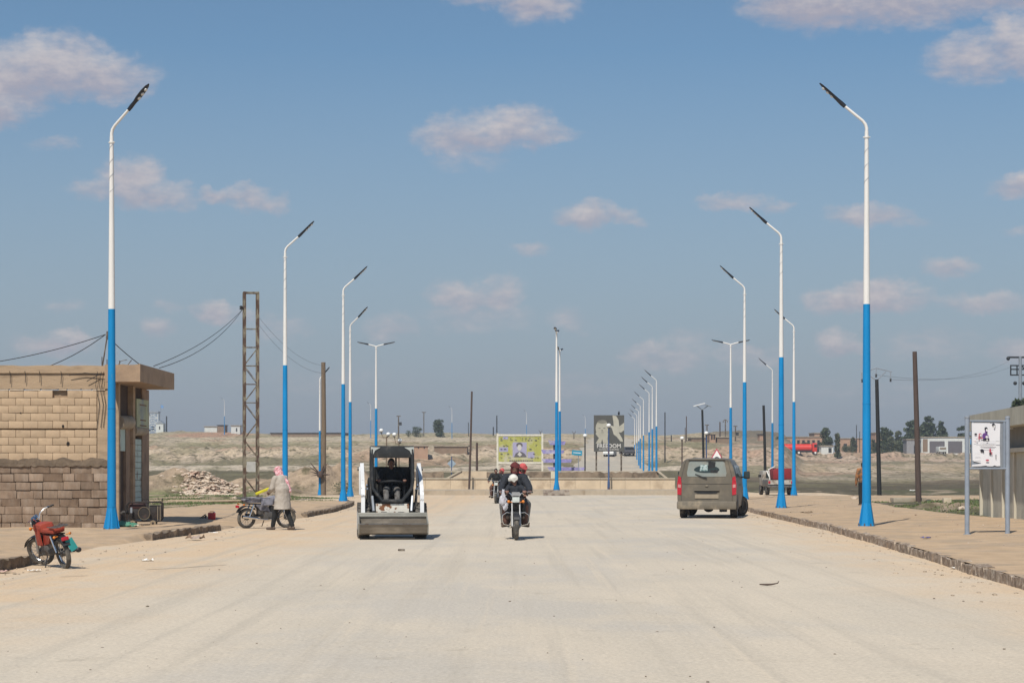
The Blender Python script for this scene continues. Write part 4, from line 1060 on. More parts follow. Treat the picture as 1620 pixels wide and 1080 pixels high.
# ------------------------------------------------------------------ notice board on two posts
M['post_grey'] = mat('grey_post_paint', (.25, .29, .35), .5, .1, 6)
pL = Vector((X(1530, 43.3), 43.3, .13)); pR = Vector((X(1594, 43.6), 43.6, .13))
nb = empty('notice_board', pL, math.atan2(pR.y - pL.y, pR.x - pL.x), 'grey two post notice board with a torn white poster by the concrete building', 'notice board')
wdt = (pR - pL).length; ztp = Z(661, 43.2) - .13
for x in (0, wdt):
    tube_o('post', [(x, 0, -.2), (x, 0, ztp)], .052, M['post_grey'], nb, 14)
    q = MB(); q.lathe([(.06, 0), (.06, .03), (.02, .055)], 12, Matrix.Translation((x, 0, ztp))); q.build('post_cap', M['steel'], nb)
    q = MB(); q.lathe([(.09, -.01), (.09, .012), (.06, .02)], 10, Matrix.Translation((x, 0, 0))); q.build('foot', M['steel'], nb)
zb_, zt2 = Z(741, 43.5) - .13, Z(666, 43.5) - .13
for zz in (zt2, zb_): tube_o('cross_rail', [(.05, 0, zz), (wdt - .05, 0, zz)], .022, M['post_grey'], nb)
for x in (.13, wdt - .09): q = MB(); q.box((x, 0, (zb_ + zt2) / 2), (.045, .03, zt2 - zb_)); q.build('frame_bar', M['post_grey'], nb)
q = MB(); q.box((wdt / 2, .008, (zb_ + zt2) / 2), (wdt - .24, .012, zt2 - zb_ - .05)); q.build('back_plate', M['steel'], nb)
x0p, x1p = 7.5 * 43.4 / F, 58.5 * 43.4 / F; zp0, zp1 = zb_ + .04, zt2 - .04
def pf(u, v): return (x0p + u * (x1p - x0p), zp1 - v * (zp1 - zp0))
tear = [(0, 0), (.62, .0), (.66, .012), (.8, .0), (1, .012), (.985, .5), (1, .98), (.88, .985), (.8, .965), (.72, .99), (.55, .985), (.5, .97), (.3, .985), (.0, .99), (.02, .955), (.34, .925), (.30, .91), (.10, .88), (.03, .86)]
q = MB(); q.prism([pf(u, v) for u, v in tear][::-1], 1, -.022, -.012); po = q.build('poster', mat('poster_paper', (.80, .80, .83), .6, .03, 3), nb)
ink = {n_: mat('print_' + n_, c_, .7, .05) for n_, c_ in dict(black=(.03, .03, .04), purple=(.14, .06, .25), red=(.45, .06, .10), skin=(.62, .48, .42), grey=(.45, .45, .48), yellow=(.36, .39, .055), lilac=(.36, .34, .48), dark=(.12, .11, .12), pale=(.55, .53, .5), teal=(.02, .27, .42), white=(.75, .75, .74), brown=(.2, .13, .09)).items()}
def flat_shapes(name, shapes, mt, par, conv, y, th=.003):
    q = MB()
    for k_, s_ in enumerate(shapes):
        if s_[0] == 'e':
            _, cx, cy, rx, ry = s_; poly = [conv(cx + rx * math.cos(a), cy + ry * math.sin(a)) for a in np.linspace(0, 2 * math.pi, 17)[:-1]]
        elif s_[0] == 'r': _, a0, b0, a1, b1 = s_; poly = [conv(a0, b0), conv(a1, b0), conv(a1, b1), conv(a0, b1)]
        else: poly = [conv(*p_) for p_ in s_[1]]
        q.prism(poly, 1, y - th - .0012 * k_, y - .0012 * k_)
    return q.build(name, mt, par)
Y0 = -.0225
flat_shapes('print', [('e', .50, .19, .045, .045), ('e', .46, .30, .10, .075), ('r', .40, .28, .58, .36)], ink['purple'], po, pf, Y0)
flat_shapes('print', [('e', .49, .13, .055, .035), ('e', .75, .04, .05, .035), ('r', .79, .04, .815, .10), ('r', .44, .35, .60, .40), ('r', .38, .36, .44, .40), ('e', .34, .63, .055, .035), ('r', .38, .62, .41, .68), ('e', .63, .70, .035, .03), ('e', .12, .255, .05, .018), ('r', .82, .72, .84, .82)], ink['black'], po, pf, Y0 - .008)
flat_shapes('print', [('e', .27, .27, .05, .035), ('r', .21, .30, .25, .38), ('r', .29, .33, .36, .355), ('e', .62, .63, .03, .05), ('r', .66, .66, .69, .72), ('e', .52, .85, .06, .02), ('r', .03, .42, .12, .426)], ink['red'], po, pf, Y0 - .024)
flat_shapes('print', [('e', .49, .165, .03, .03), ('e', .27, .28, .028, .025), ('e', .755, .075, .028, .025), ('e', .49, .32, .045, .03), ('e', .50, .385, .03, .015)], ink['white'], po, pf, Y0 - .036)
flat_shapes('print', [('r', .1, .418, .93, .423), ('r', .25, .465, .8, .475), ('r', .35, .485, .75, .492), ('r', .22, .525, .7, .533), ('r', .05, .34, .18, .345), ('r', .07, .70, .25, .704), ('r', .07, .78, .25, .784), ('r', .8, .41, .92, .42), ('e', .13, .37, .03, .01)], ink['grey'], po, pf, Y0 - .046)

# ------------------------------------------------------------------ boards on the island
yb_ = empty('memorial_board', (X(787, 141), 141, .0), 0, 'wide yellow green memorial board with a portrait in a cream frame', 'billboard')
W_ = X(858, 141) - X(787, 141); zb, zt3 = Z(730, 141), Z(689, 141)
M['cream'] = mat('cream_paint', (.66, .62, .52), .6)
for x in (0, W_): q = MB(); q.box((x, 0, zt3 / 2 + .1), (.13, .09, zt3 + .15)); q.build('leg', M['cream'], yb_)
for zz in (zb - .08, zt3 + .04): q = MB(); q.box((W_ / 2, -.003, zz), (W_ - .13, .08, .13)); q.build('rail', M['cream'], yb_)
q = MB(); q.box((W_ / 2, .01, (zb + zt3) / 2), (W_ - .14, .04, zt3 - zb - .03)); bd = q.build('panel', mat('board_yellow', (.40, .40, .10), .7, .12, 1.2, (.46, .43, .30), 1.1, .5, .62), yb_)
def yf(u, v): return (.09 + u * (W_ - .18), zt3 - v * (zt3 - zb))
flat_shapes('print', [('r', .33, .25, .66, .82), ('r', .01, .44, .22, .62), ('r', .68, .62, .84, .86), ('r', .10, .04, .22, .14)], ink['lilac'], bd, yf, -.0115)
r_ = random.Random(11); sh = []
for v in (.09, .16, .34, .38, .50, .68, .83):
    u = .04
    while u < .95:
        w = r_.uniform(.02, .06)
        if not (.3 < u < .68 and .2 < v < .85) and r_.random() < .6: sh.append(('r', u, v, u + w, v + r_.uniform(.015, .035)))
        u += w + r_.uniform(.02, .06)
u = .25
while u < .8: w = r_.uniform(.02, .05); sh.append(('r', u, .94, u + w, .985)); u += w + .012
flat_shapes('lettering', sh, ink['dark'], bd, yf, -.020)
flat_shapes('print', [('e', .49, .36, .075, .10), ('P', [(.36, .82), (.40, .68), (.47, .62), (.55, .62), (.62, .70), (.66, .82)])], ink['dark'], bd, yf, -.021)
flat_shapes('print', [('e', .49, .46, .052, .12), ('P', [(.44, .72), (.49, .62), (.55, .72), (.50, .80)])], ink['pale'], bd, yf, -.030)
fb = empty('freedom_billboard', (X(963, 150), 150, .0), 0, 'tall dark billboard reading FREEDOM with a pale portrait and a bird', 'billboard')
def ff(px, py): return (X(px, 150) - X(963, 150), Z(py, 150))
for px_ in (943.5, 983): x, z = ff(px_, 700); q = MB(); q.box((x, .12, Z(714, 150) / 2 + .3), (.12, .12, Z(714, 150) + .7)); q.build('leg', M['rust'], fb)
(xa, za), (xb, zb2) = ff(939.5, 714), ff(987.5, 656.5)
q = MB(); q.box(((xa + xb) / 2, 0, (za + zb2) / 2), (xb - xa, .08, zb2 - za)); fbd = q.build('panel', mat('board_charcoal', (.085, .085, .078), .6, .08, 2), fb)
def gf(u, v): return ff(930 + u / 10.2857, 645 + v / 10.2857)   # print laid out on a fine grid
flat_shapes('print', [('e', 230, 330, 105, 135), ('P', [(130, 400), (330, 400), (320, 500), (330, 578), (250, 578), (232, 500), (215, 575), (125, 578), (180, 490), (130, 430)])], mat('board_pale', (.40, .38, .31), .7, .1, 2), fbd, gf, -.0405)
flat_shapes('print', [('P', [(400, 122), (460, 130), (500, 200), (510, 300), (590, 240), (590, 360), (540, 400), (500, 395), (560, 500), (570, 550), (530, 545), (470, 470), (420, 430), (390, 330), (360, 300), (380, 285), (420, 300), (415, 230)])], mat('board_pale2', (.44, .42, .35), .7, .1, 2), fbd, gf, -.0465)
flat_shapes('print', [('e', 235, 225, 75, 28), ('e', 190, 330, 20, 8), ('e', 265, 328, 20, 8), ('r', 212, 396, 258, 402), ('e', 232, 365, 12, 12)], mat('board_mid', (.20, .19, .16), .7, .1, 2), fbd, gf, -.0470)
def text(body, size, loc, mt, par, wscale=1.0, bold=.0):
    c = bpy.data.curves.new('lettering', 'FONT'); c.body = body; c.size = size; c.align_x = 'CENTER'; c.extrude = .004; c.offset = bold; c.resolution_u = 3
    t = bpy.data.objects.new('lettering', c); C.objects.link(t); dg = bpy.context.evaluated_depsgraph_get()
    me = bpy.data.meshes.new_from_object(t.evaluated_get(dg)); bpy.data.objects.remove(t)
    me.materials.clear(); me.materials.append(mt)
    o = link('lettering', me, par); o.location = loc; o.rotation_euler = (R(90), 0, 0); o.scale = (wscale, 1, 1); return o
xm = (xa + xb) / 2
text('FREEDOM', .42, (xm - .01, -.055, ff(0, 708)[1]), ink['pale'], fbd, .98, .012)
text('ALLIANCE OF PEOPLES', .155, (xm - .01, -.055, ff(0, 711.8)[1]), ink['pale'], fbd, .96, .003)
b = MB(); b.ball((0, 0, .12), (.09, .16, .1), 8); b.ball((0, -.12, .24), .055, 8); b.prism([(.1, .06), (.32, .02), (.1, .16)], 0, -.03, .03)
o = b.build('bird', M['dark_metal']); x, z = ff(979, 656.5); o.location = (963 * 0 + X(963, 150) + x, 150, z); tag(o, 'small dark bird perched on top of the freedom billboard', 'bird')
# purple boards stacked on a dark pier
ar = empty('arrow_signpost', (X(881, 139), 139, 0), 0, 'signpost of stacked purple print boards on a dark pier behind the centre lamp', 'signpost')
def af(px, py): return (X(px, 139) - X(881, 139), Z(py, 139))
x, z1_ = af(881, 700); q = MB(); q.box((0, .1, z1_ / 2 + .1), (.5, .3, z1_ + .0)); q.build('pier', mat('dark_pier', (.03, .035, .07), .7), ar)
M['purple'] = mat('purple_print', (.26, .23, .46), .6, .3, 3, (.42, .40, .50), 2.2, .52, .66)
for a0, a1, b0, b1, sk in [(867, 895, 697, 703.5, -3), (856, 893, 711, 717.5, 0), (857, 905, 725, 731.5, 2), (866, 925, 738, 744, 1)]:
    p_ = [af(a0, b0 + sk * .3), af(a0 + 3, b1), af(a1 - 2, b1), af(a1, b0 + 1)]
    q = MB(); q.prism(p_, 1, -.16, -.06); q.build('board', M['purple'], ar)
ts = empty('direction_sign', (X(914, 137), 137, 0), 0, 'small tilted teal direction sign right of the purple boards', 'sign')
q = MB(); q.box((-.05, 0, Z(716, 137)), (.70, .05, .34), rot=(0, .08, 0)); q.build('panel', ink['teal'], ts)
q = MB(); q.box((-.05, -.028, Z(716, 137)), (.52, .006, .05), rot=(0, .08, 0)); q.build('lettering', ink['white'], ts)
q = MB(); q.tube([(0.05, .05, .2), (0.05, .05, Z(716, 137))], .03, 6); q.build('post', M['steel'], ts)
# warning triangle
wt = empty('warning_sign', (X(1134, 108), 108, .0), 0, 'red bordered triangular warning sign showing above the van roof', 'sign')
zc = Z(708.5, 108); s_ = 1.05
def tri(s, y0, y1, mt, nm, dz=0): q = MB(); h_ = s * .866; q.prism([(-s / 2, zc - .0 - h_ - dz), (s / 2, zc - h_ - dz), (0, zc - dz)], 1, y0, y1); return q.build(nm, mt, wt)
tri(s_, 0, .02, ink['red'], 'border'); tri(s_ * .76, -.004, -.0005, M['white'], 'face', .12)
b = MB(); b.tube([(.13 * math.cos(a), -.012, zc - .62 + .13 * math.sin(a)) for a in np.linspace(.4, 5.6, 12)], .028, 6); b.build('symbol', ink['black'], wt)
q = MB(); q.tube([(0, .045, 0), (0, .045, zc - .1)], .03, 8); q.build('post', M['steel'], wt)
rs = empty('round_sign', (X(714.5, 134.5), 134.5, .9), 0, 'small faded blue and white diamond sign seen from behind, above the planter', 'sign')
q = MB(); zz = Z(733, 134.5) - .9; q.prism([(-.3, zz), (0, zz - .3), (.3, zz), (0, zz + .3)], 1, 0, .02); q.build('panel', mat('faded_blue', (.30, .37, .43), .6, .2, 3), rs)
q = MB(); q.tube([(0, -.02, -.5), (0, -.02, zz + .5)], .03, 6); q.build('post', M['dark_blue'], rs)

# ------------------------------------------------------------------ things far off
def simple_house(name, lab, px0, px1, yb, yt, mt, depth=6, lo=300, roof=None, cat='hut', windows=(), D=None, roofm=None):
    p = on_terrain((px0 + px1) / 2, yb, lo) if D is None else Vector((X((px0 + px1) / 2, D), D, terr1(X((px0 + px1) / 2, D), D)))
    u = p.y / F; w = (px1 - px0) * u; h = Z(yt, p.y) - p.z
    r = empty(name, p, R(rnd.uniform(-8, 8)), lab, cat)
    hw = h * (.72 if roof == 'gable' else 1)
    q = MB(); q.box((0, 0, hw / 2 - .6), (w, depth, hw + 1.2)); q.build('wall', mt, r)
    if roof == 'gable':
        q = MB(); q.prism([(-w * .56, hw), (w * .56, hw), (0, h)], 1, -depth * .54, depth * .54); q.build('roof', roofm or M['steel'], r)
    else:
        q = MB(); q.box((0, 0, h + .08), (w + .4, depth + .4, .2)); q.build('roof', roofm or M['concrete'], r)
    for (a0, b0, a1, b1) in windows:
        q = MB(); q.box(((a0 + a1) / 2 * w - w / 2, -depth / 2 - .01, (b0 + b1) / 2 * hw), ((a1 - a0) * w, .06, (b1 - b0) * hw)); q.build('opening', M['dark_metal'], r)
    return r
M['whitewash'] = mat('whitewash', (.60, .62, .60), .8, .08, 1)
M['mud'] = mat('mud_plaster', (.40, .26, .18), .95, .12, 1.2)
M['mud2'] = mat('brown_plaster', (.24, .17, .12), .95, .12, 1.2)
simple_house('gabled_hut', 'small white gabled hut on the left crest beside the water tower frame', 248.5, 260, 683, 665, M['whitewash'], 3, roof='gable', windows=[(.42, .3, .58, .7)])
wtow = empty('water_tower', on_terrain(241, 683, 300), 0, 'white steel water tower frame behind the gabled hut on the left crest', 'tower'); D_ = wtow.location.y; u_ = D_ / F; bz = wtow.location.z
b = MB(); ht = Z(653, D_) - bz
for x in (-6, 10):
    for y in (-1.5, 1.5): b.tube([(x * u_, y, -.5), (x * u_, y, ht)], .14, 5)
for i in range(4):
    z0 = ht * i / 4; z1 = ht * (i + 1) / 4; b.tube([(-6 * u_, -1.5, z0), (10 * u_, -1.5, z1)], .09, 4); b.tube([(10 * u_, -1.5, z0), (-6 * u_, -1.5, z1)], .09, 4); b.tube([(-6 * u_, -1.5, z1), (10 * u_, -1.5, z1)], .1, 4)
b.build('frame', M['whitewash'], wtow)
b = MB(); b.box((2 * u_, 0, ht + .2), (18 * u_, 3.6, .5)); b.build('platform', M['steel'], wtow)
b = MB(); b.rbox((-2 * u_, 0, ht * .22), (9 * u_, 2.4, 1.4), .2); b.build('tank', mat('blue_tank', (.08, .17, .32), .6), wtow)
fl = empty('flag', (X(254, D_), D_, bz + ht), 0, 'tiny pale blue flag above the water tower frame', 'flag')
b = MB(); b.tube([(0, 0, 0), (0, 0, 13 * u_)], .06, 5); b.build('staff', M['steel'], fl)
b = MB(); b.prism([(0, 8 * u_), (4.5 * u_, 7.5 * u_), (4.8 * u_, 11.5 * u_), (2 * u_, 12.5 * u_), (0, 12.5 * u_)], 1, -.02, .04); b.build('cloth', mat('flag_blue', (.15, .30, .55), .7, .3, 2), fl)
simple_house('white_hut', 'small white hut with dark door left of the lattice tower on the crest', 367, 381, 685, 673.5, M['whitewash'], 3, windows=[(.55, .2, .7, .7)])
simple_house('flat_shed', 'small dark flat roofed shed on the red mound under the tiny lamp', 346, 358, 680, 673, M['mud2'], 3, roofm=M['dark_metal'])
simple_house('low_white_shed', 'long low white shed on the red mound left of the lattice tower', 325, 345, 679, 675, M['whitewash'], 3)
simple_house('low_dark_building', 'very long low dark roofed building along the crest behind the left lamps', 432, 548, 690, 685.5, M['mud2'], 8, roofm=M['dark_metal'], cat='building')
h_ = simple_house('mud_hut', 'square pink mud plastered hut with three small holes, right of the loader cab', 650, 677, 722, 705.5, M['mud'], 4, lo=300, windows=[(.05, .76, .11, .92), (.42, .76, .48, .92), (.76, .76, .82, .92)])
simple_house('ruined_wall', 'long low earthen ruin beside the pink mud hut', 688, 740, 716, 706, M['mud2'], 3, lo=300, cat='ruin')
gh = simple_house('guard_hut', 'brick coloured guard hut with two dark windows on the crest behind the van', 1119, 1131.5, 699, 686.5, M['mud'], 3, lo=300, windows=[(.42, .3, .62, .9), (.72, .3, .92, .9)])
simple_house('shed_row', 'low tan sheds on the crest left of the guard hut', 1091, 1117, 698, 692.5, M['mud2'], 4, lo=300)
simple_house('shed_row', 'low brown shed right of the guard hut on the crest', 1133, 1152, 700, 692, M['mud2'], 4, lo=300)
simple_house('roof_hut', 'tiny dark roofed cabin on the dark mound behind the right lamps', 1200, 1206, 697, 687.5, M['mud'], 2, lo=300, roofm=M['dark_metal'])
simple_house('white_kiosk', 'small white kiosk with dark door right of the red tanker truck', 1297.5, 1316.5, 720, 705.5, M['whitewash'], 2.6, D=452, windows=[(.6, .05, .86, .75)])
simple_house('block_compound', 'long low brick coloured compound wall behind the red tanker truck', 1236, 1302, 706, 691.5, M['mud'], 6, D=530, windows=[(.1 + k * .12, .2, .16 + k * .12, .8) for k in range(7)], cat='building')
simple_house('flat_house', 'small pink flat roofed house behind the first dark tree on the right', 1284, 1300, 700, 685.5, M['mud'], 6, D=540, windows=[(.2, .3, .4, .7)], cat='house')
simple_house('flat_house', 'pale flat roofed house between two trees left of the nearest right lamp', 1327, 1368, 708, 694, M['mud'], 6, D=535, windows=[(.15, .2, .28, .7), (.5, .2, .62, .7)], cat='house')
simple_house('flat_house', 'tan square house just right of the nearest right lamp', 1380, 1392, 704, 685, M['mud'], 6, D=530, windows=[(.3, .4, .6, .7)], cat='house')
simple_house('grey_shed', 'grey lean-to shed left of the long white garage', 1431.5, 1452, 708, 695.5, mat('grey_shed', (.26, .26, .27), .8), 5, D=470, windows=[(.55, .0, .9, .6)])
ga = simple_house('open_garage', 'long white framed open garage with two wide bays on the right', 1456, 1531, 712, 692, M['whitewash'], 8, D=475, cat='building')
D = 475; w = 75 * D / F; h = Z(692, D) - terr1(X(1493, D), D)
b = MB()
for a0, a1 in ((.17, .48), (.55, .84)): b.box(((a0 + a1) / 2 * w - w / 2, -4.02, h * .38), ((a1 - a0) * w, .08, h * .76))
b.build('open_bay', mat('bay_grey', (.12, .11, .12), .8), ga)
b = MB(); b.box((w * .56, -4.0, h * .72), (w * .10, .2, h * .34)); b.build('blue_sign', mat('bright_blue', (.05, .33, .70), .6), ga)
b = MB(); b.box((-w * .42, -4.05, h * .5), (w * .10, .1, h * .8)); b.build('dark_door', M['mud2'], ga)

# vehicles far off
def wheels(par, xs_, y, r, w, mt=None):
    for x in xs_:
        for s in (-1, 1):
            q = MB(); q.tube([(x, s * y - w / 2, r), (x, s * y + w / 2, r)], r, 14); wo = q.build('wheel', M['rubber'], par)
            q = MB(); q.tube([(x, s * (y + w / 2) - .03, r), (x, s * (y + w / 2) + .02, r)], r * .5, 10); q.build('rim', M['white'], wo)
tk = empty('tanker_truck', (X(1268, 445), 445, terr1(X(1268, 445), 445) + .1), R(-1), 'red tanker truck parked on the rubble bank at the right', 'truck'); u = 445 / F
Mr = mat('truck_red', (.62, .035, .02), .4, .08)
b = MB(); b.tube([(-27 * u, 0, 1.5), (15 * u, 0, 1.5)], .95, 20, flat=1.0); b.build('tank', Mr, tk)
b = MB(); b.box((-6 * u, 0, .75), (44 * u, 1.7, .35)); b.build('chassis', M['dark_metal'], tk)
b = MB(); b.box((-6 * u, -1.0, 1.15), (40 * u, .05, .2)); b.build('side_panel', mat('deep_red', (.25, .02, .02), .5), tk)
b = MB(); b.rbox((20 * u, 0, 1.65), (7.5 * u, 2.1, 2.0), .2); cb = b.build('cab', Mr, tk)
b = MB(); b.box((23.8 * u, 0, 2.0), (.05, 1.8, .7)); b.box((21 * u, -1.06, 2.0), (4 * u, .04, .6)); b.build('windscreen', M['black_plastic'], cb)
b = MB(); b.rbox((25.5 * u, 0, 1.0), (3 * u, 1.9, .8), .1); b.build('bonnet', M['dark_metal'], tk)
wheels(tk, (-20 * u, -14 * u, -5 * u, 21 * u), .85, .48, .3)
tr = empty('small_truck', (X(1489, 450), 450, terr1(X(1489, 450), 450) + .1), R(90), 'small dusty white truck parked in front of the long garage', 'truck')
# a boxy van seen from the rear
b = MB(); b.rbox((0, 0, 1.0), (3.6, 1.75, 1.2), .15); b.build('body', M['whitewash'], tr)
b = MB(); b.box((-1.82, 0, 1.2), (.04, 1.4, .5)); b.build('rear_window', mat('window_tan', (.25, .2, .15), .4), tr)
wheels(tr, (-1.1, 1.2), .75, .33, .2)
def far_car(lab, px_, py_, mt, s=1, rz=R(90), lo=200, D=None):
    D = D or F * H / 20; x = X(px_, D); p = on_terrain(px_, py_, lo)
    r = empty('parked_car', p, rz, lab, 'car')
    prof = [(-2.2, .35), (2.15, .35), (2.25, .7), (1.2, .95), (.5, 1.45), (-1.3, 1.5), (-2.1, 1.0), (-2.25, .7)]
    b = MB(); b.prism(prof, 1, -.85, .85); b.build('body', mt, r)
    b = MB(); b.prism([(1.12, .98), (.5, 1.4), (.46, 1.4), (1.0, .98)], 1, -.7, .7, Matrix.Translation((.08, 0, .01))); b.build('windscreen', M['black_plastic'], r)
    b = MB(); b.prism([(-2.05, 1.02), (-1.36, 1.45), (-1.3, 1.45), (-1.9, 1.02)], 1, -.7, .7, Matrix.Translation((-.06, 0, .01))); b.build('window', M['black_plastic'], r)
    wheels(r, (-1.35, 1.35), .78, .33, .2); return r
far_car('white car driving on the far road under the freedom billboard', 965, 722, mat('car_white', (.7, .72, .72), .4), rz=R(80))
far_car('dark car behind the right leg of the freedom billboard', 992, 721, mat('car_dark', (.06, .06, .07), .4), rz=R(100))

# ------------------------------------------------------------------ trees and bushes
M['leaf1'] = mat('dark_leaves', (.045, .065, .028), .7, .35, 3, (.075, .095, .045), 1.2, .5, .6)
M['leaf2'] = mat('olive_leaves', (.075, .09, .045), .7, .35, 3, (.12, .12, .06), 1.2, .5, .6)
M['bark'] = mat('bark', (.11, .085, .06), .95, .2, 5)
def tree(name, lab, px_, yb, yt, wpx, D=None, lo=300, kind='round', mt='leaf1', n=1500, seed=1, trunk=.18, group=None, cat='tree'):
    r_ = random.Random(seed); rg = np.random.default_rng(seed)
    if D is None: p = on_terrain(px_, yb, lo)
    else: p = Vector((X(px_, D), D, terr1(X(px_, D), D)))
    u = p.y / F; h = Z(yt, p.y) - p.z; w = wpx * u / 2 * 1.2
    r = empty(name, p, 0, lab, cat, group)
    b = MB(); th = h * trunk; b.tube([(0, 0, -.3), (r_.uniform(-.1, .1), 0, th), (r_.uniform(-.2, .2), 0, h * .6)], [max(.06, h * .03), h * .022, h * .01], 8)
    for k in range(5):
        a = r_.uniform(0, 6.28); b.tube([(0, 0, th * r_.uniform(.7, 1.3)), (w * .6 * math.cos(a), w * .6 * math.sin(a), h * r_.uniform(.45, .75))], [h * .014, h * .005], 5)
    b.build('trunk', M['bark'], r)
    clumps = []
    nc = 22 if kind != 'column' else 12
    for k in range(nc):
        if kind == 'round': t = r_.uniform(.06, .92); rad = w * math.sqrt(max(.05, 1 - ((t - .45) / .58) ** 2)) * .72
        elif kind == 'pine': t = r_.uniform(.2, .95); rad = w * (1.1 - t) * .9 + w * .12
        else: t = r_.uniform(.08, .9); rad = w * .45 * (1.1 - t)
        a = r_.uniform(0, 6.28); q_ = r_.random() ** .5
        clumps.append((rad * q_ * math.cos(a), rad * q_ * math.sin(a), t * h, w * r_.uniform(.32, .55) * (1.2 - .5 * t)))
    if kind == 'round': clumps += [(0, 0, h * .5, w * .72), (w * .1, 0, h * .62, w * .6), (-w * .1, 0, h * .38, w * .62)] * 3
    else: clumps += [(0, 0, h * t_, w * .45 * (1.15 - t_)) for t_ in (.25, .4, .55, .7, .8)]
    idx = rg.integers(0, len(clumps), n); cl = np.array(clumps)[idx]
    d = rg.normal(size=(n, 3)); d /= np.linalg.norm(d, axis=1)[:, None]; rr = rg.random(n) ** .4
    c = cl[:, :3] + d * (cl[:, 3] * rr)[:, None] * np.array([1, 1, .75]); c[:, 2] = np.clip(c[:, 2], h * .06, h)
    s = h * .038 * (.6 + rg.random(n)); t1 = rg.normal(size=(n, 3)); t1 /= np.linalg.norm(t1, axis=1)[:, None]
    t2 = np.cross(t1, rg.normal(size=(n, 3))); t2 /= np.linalg.norm(t2, axis=1)[:, None]
    v = np.stack([c - t1 * s[:, None], c + t2 * s[:, None] * .5, c + t1 * s[:, None], c - t2 * s[:, None] * .5], 1).reshape(-1, 3)
    me = bpy.data.meshes.new('crown'); me.from_pydata(v.tolist(), [], np.arange(4 * n).reshape(-1, 4).tolist()); me.materials.append(M[mt])
    link('crown', me, r); return r
tree('bushy_tree', 'dense rounded dark tree standing alone on the crest near the centre left', 695, 691, 663.5, 19, seed=3, n=2600, trunk=.08)
tree('broad_shrub', 'wide irregular shrub on the crest left of the lone round tree', 659, 691, 675, 19, seed=5, n=1500, trunk=.05, cat='shrub')
tree('broad_shrub', 'small low shrub at the left of the wide shrub on the crest', 646, 691, 680, 10, seed=6, n=700, trunk=.05, cat='shrub')
GT = 'trees along the right skyline'
for px_, yb, yt, w, k, mt, s, D, lab in [
    (1306, 712, 677, 22, 'pine', 'leaf1', 11, 470, 'feathery dark tree rising behind the white kiosk'), (1325, 716, 681, 15, 'column', 'leaf2', 12, 440, 'narrow olive tree just right of the white kiosk'),
    (1273, 706, 697, 18, 'round', 'leaf1', 13, 500, 'low dark bush over the tanker truck'), (1350, 706, 687, 12, 'round', 'leaf2', 14, 505, 'small grey olive tree left of the nearest right lamp'),
    (1402, 706, 674, 24, 'round', 'leaf1', 15, 480, 'dark round tree right of the tarred power pole'), (1421, 708, 679, 18, 'round', 'leaf2', 16, 485, 'olive tree between the power pole and the leaning brown pole'),
    (1440, 700, 664, 22, 'round', 'leaf1', 17, 500, 'tall dark tree behind the leaning brown pole'), (1468, 700, 657, 28, 'round', 'leaf1', 18, 500, 'tallest dark tree right of the leaning brown pole'),
    (1489, 700, 665, 20, 'pine', 'leaf1', 19, 505, 'pointed dark tree above the long garage'), (1522, 700, 673, 22, 'round', 'leaf1', 20, 505, 'dark round tree behind the left post of the notice board'),
    (1412, 712, 690, 20, 'round', 'leaf2', 61, 470, 'low olive bush at the foot of the dark tree right of the tarred power pole'), (1432, 710, 688, 16, 'round', 'leaf1', 62, 478, 'low dark bush just left of the leaning brown pole'),
    (1384, 712, 694, 14, 'round', 'leaf2', 63, 466, 'small olive bush against the tan square house'), (1458, 704, 672, 16, 'round', 'leaf2', 64, 508, 'dull olive tree between the two tallest dark trees'),
    (1340, 714, 704, 20, 'round', 'leaf2', 21, 462, 'low scrub bush in front of the pale house'), (1232, 706, 690, 12, 'round', 'leaf2', 22, 470, 'olive bush hidden partly behind the second right lamp'),
    (1540, 706, 682, 14, 'round', 'leaf1', 24, 500, 'dark tree partly covered by the poster')]:
    tree('skyline_tree', lab, px_, yb, yt, w, D=D, kind=k, mt=mt, n=2600, seed=s, group=GT, trunk=.05)
for px_, yt, w, s, lab in [(1608, 622, 15, 31, 'dark cypress just above the concrete roof at the right edge'), (1623, 620, 12, 32, 'dark cypress cut by the right edge of the picture')]:
    tree('cypress', lab, px_, 700, yt, w, D=150, kind='column', n=3600, seed=s, group='cypresses beyond the concrete building', trunk=.05)
o = tree('dry_bush', 'dry brown thorn bush beside the grey wooden pole', 542, 782, 760, 34, D=124, mt='leaf2', n=900, seed=41, trunk=.05, cat='bush')

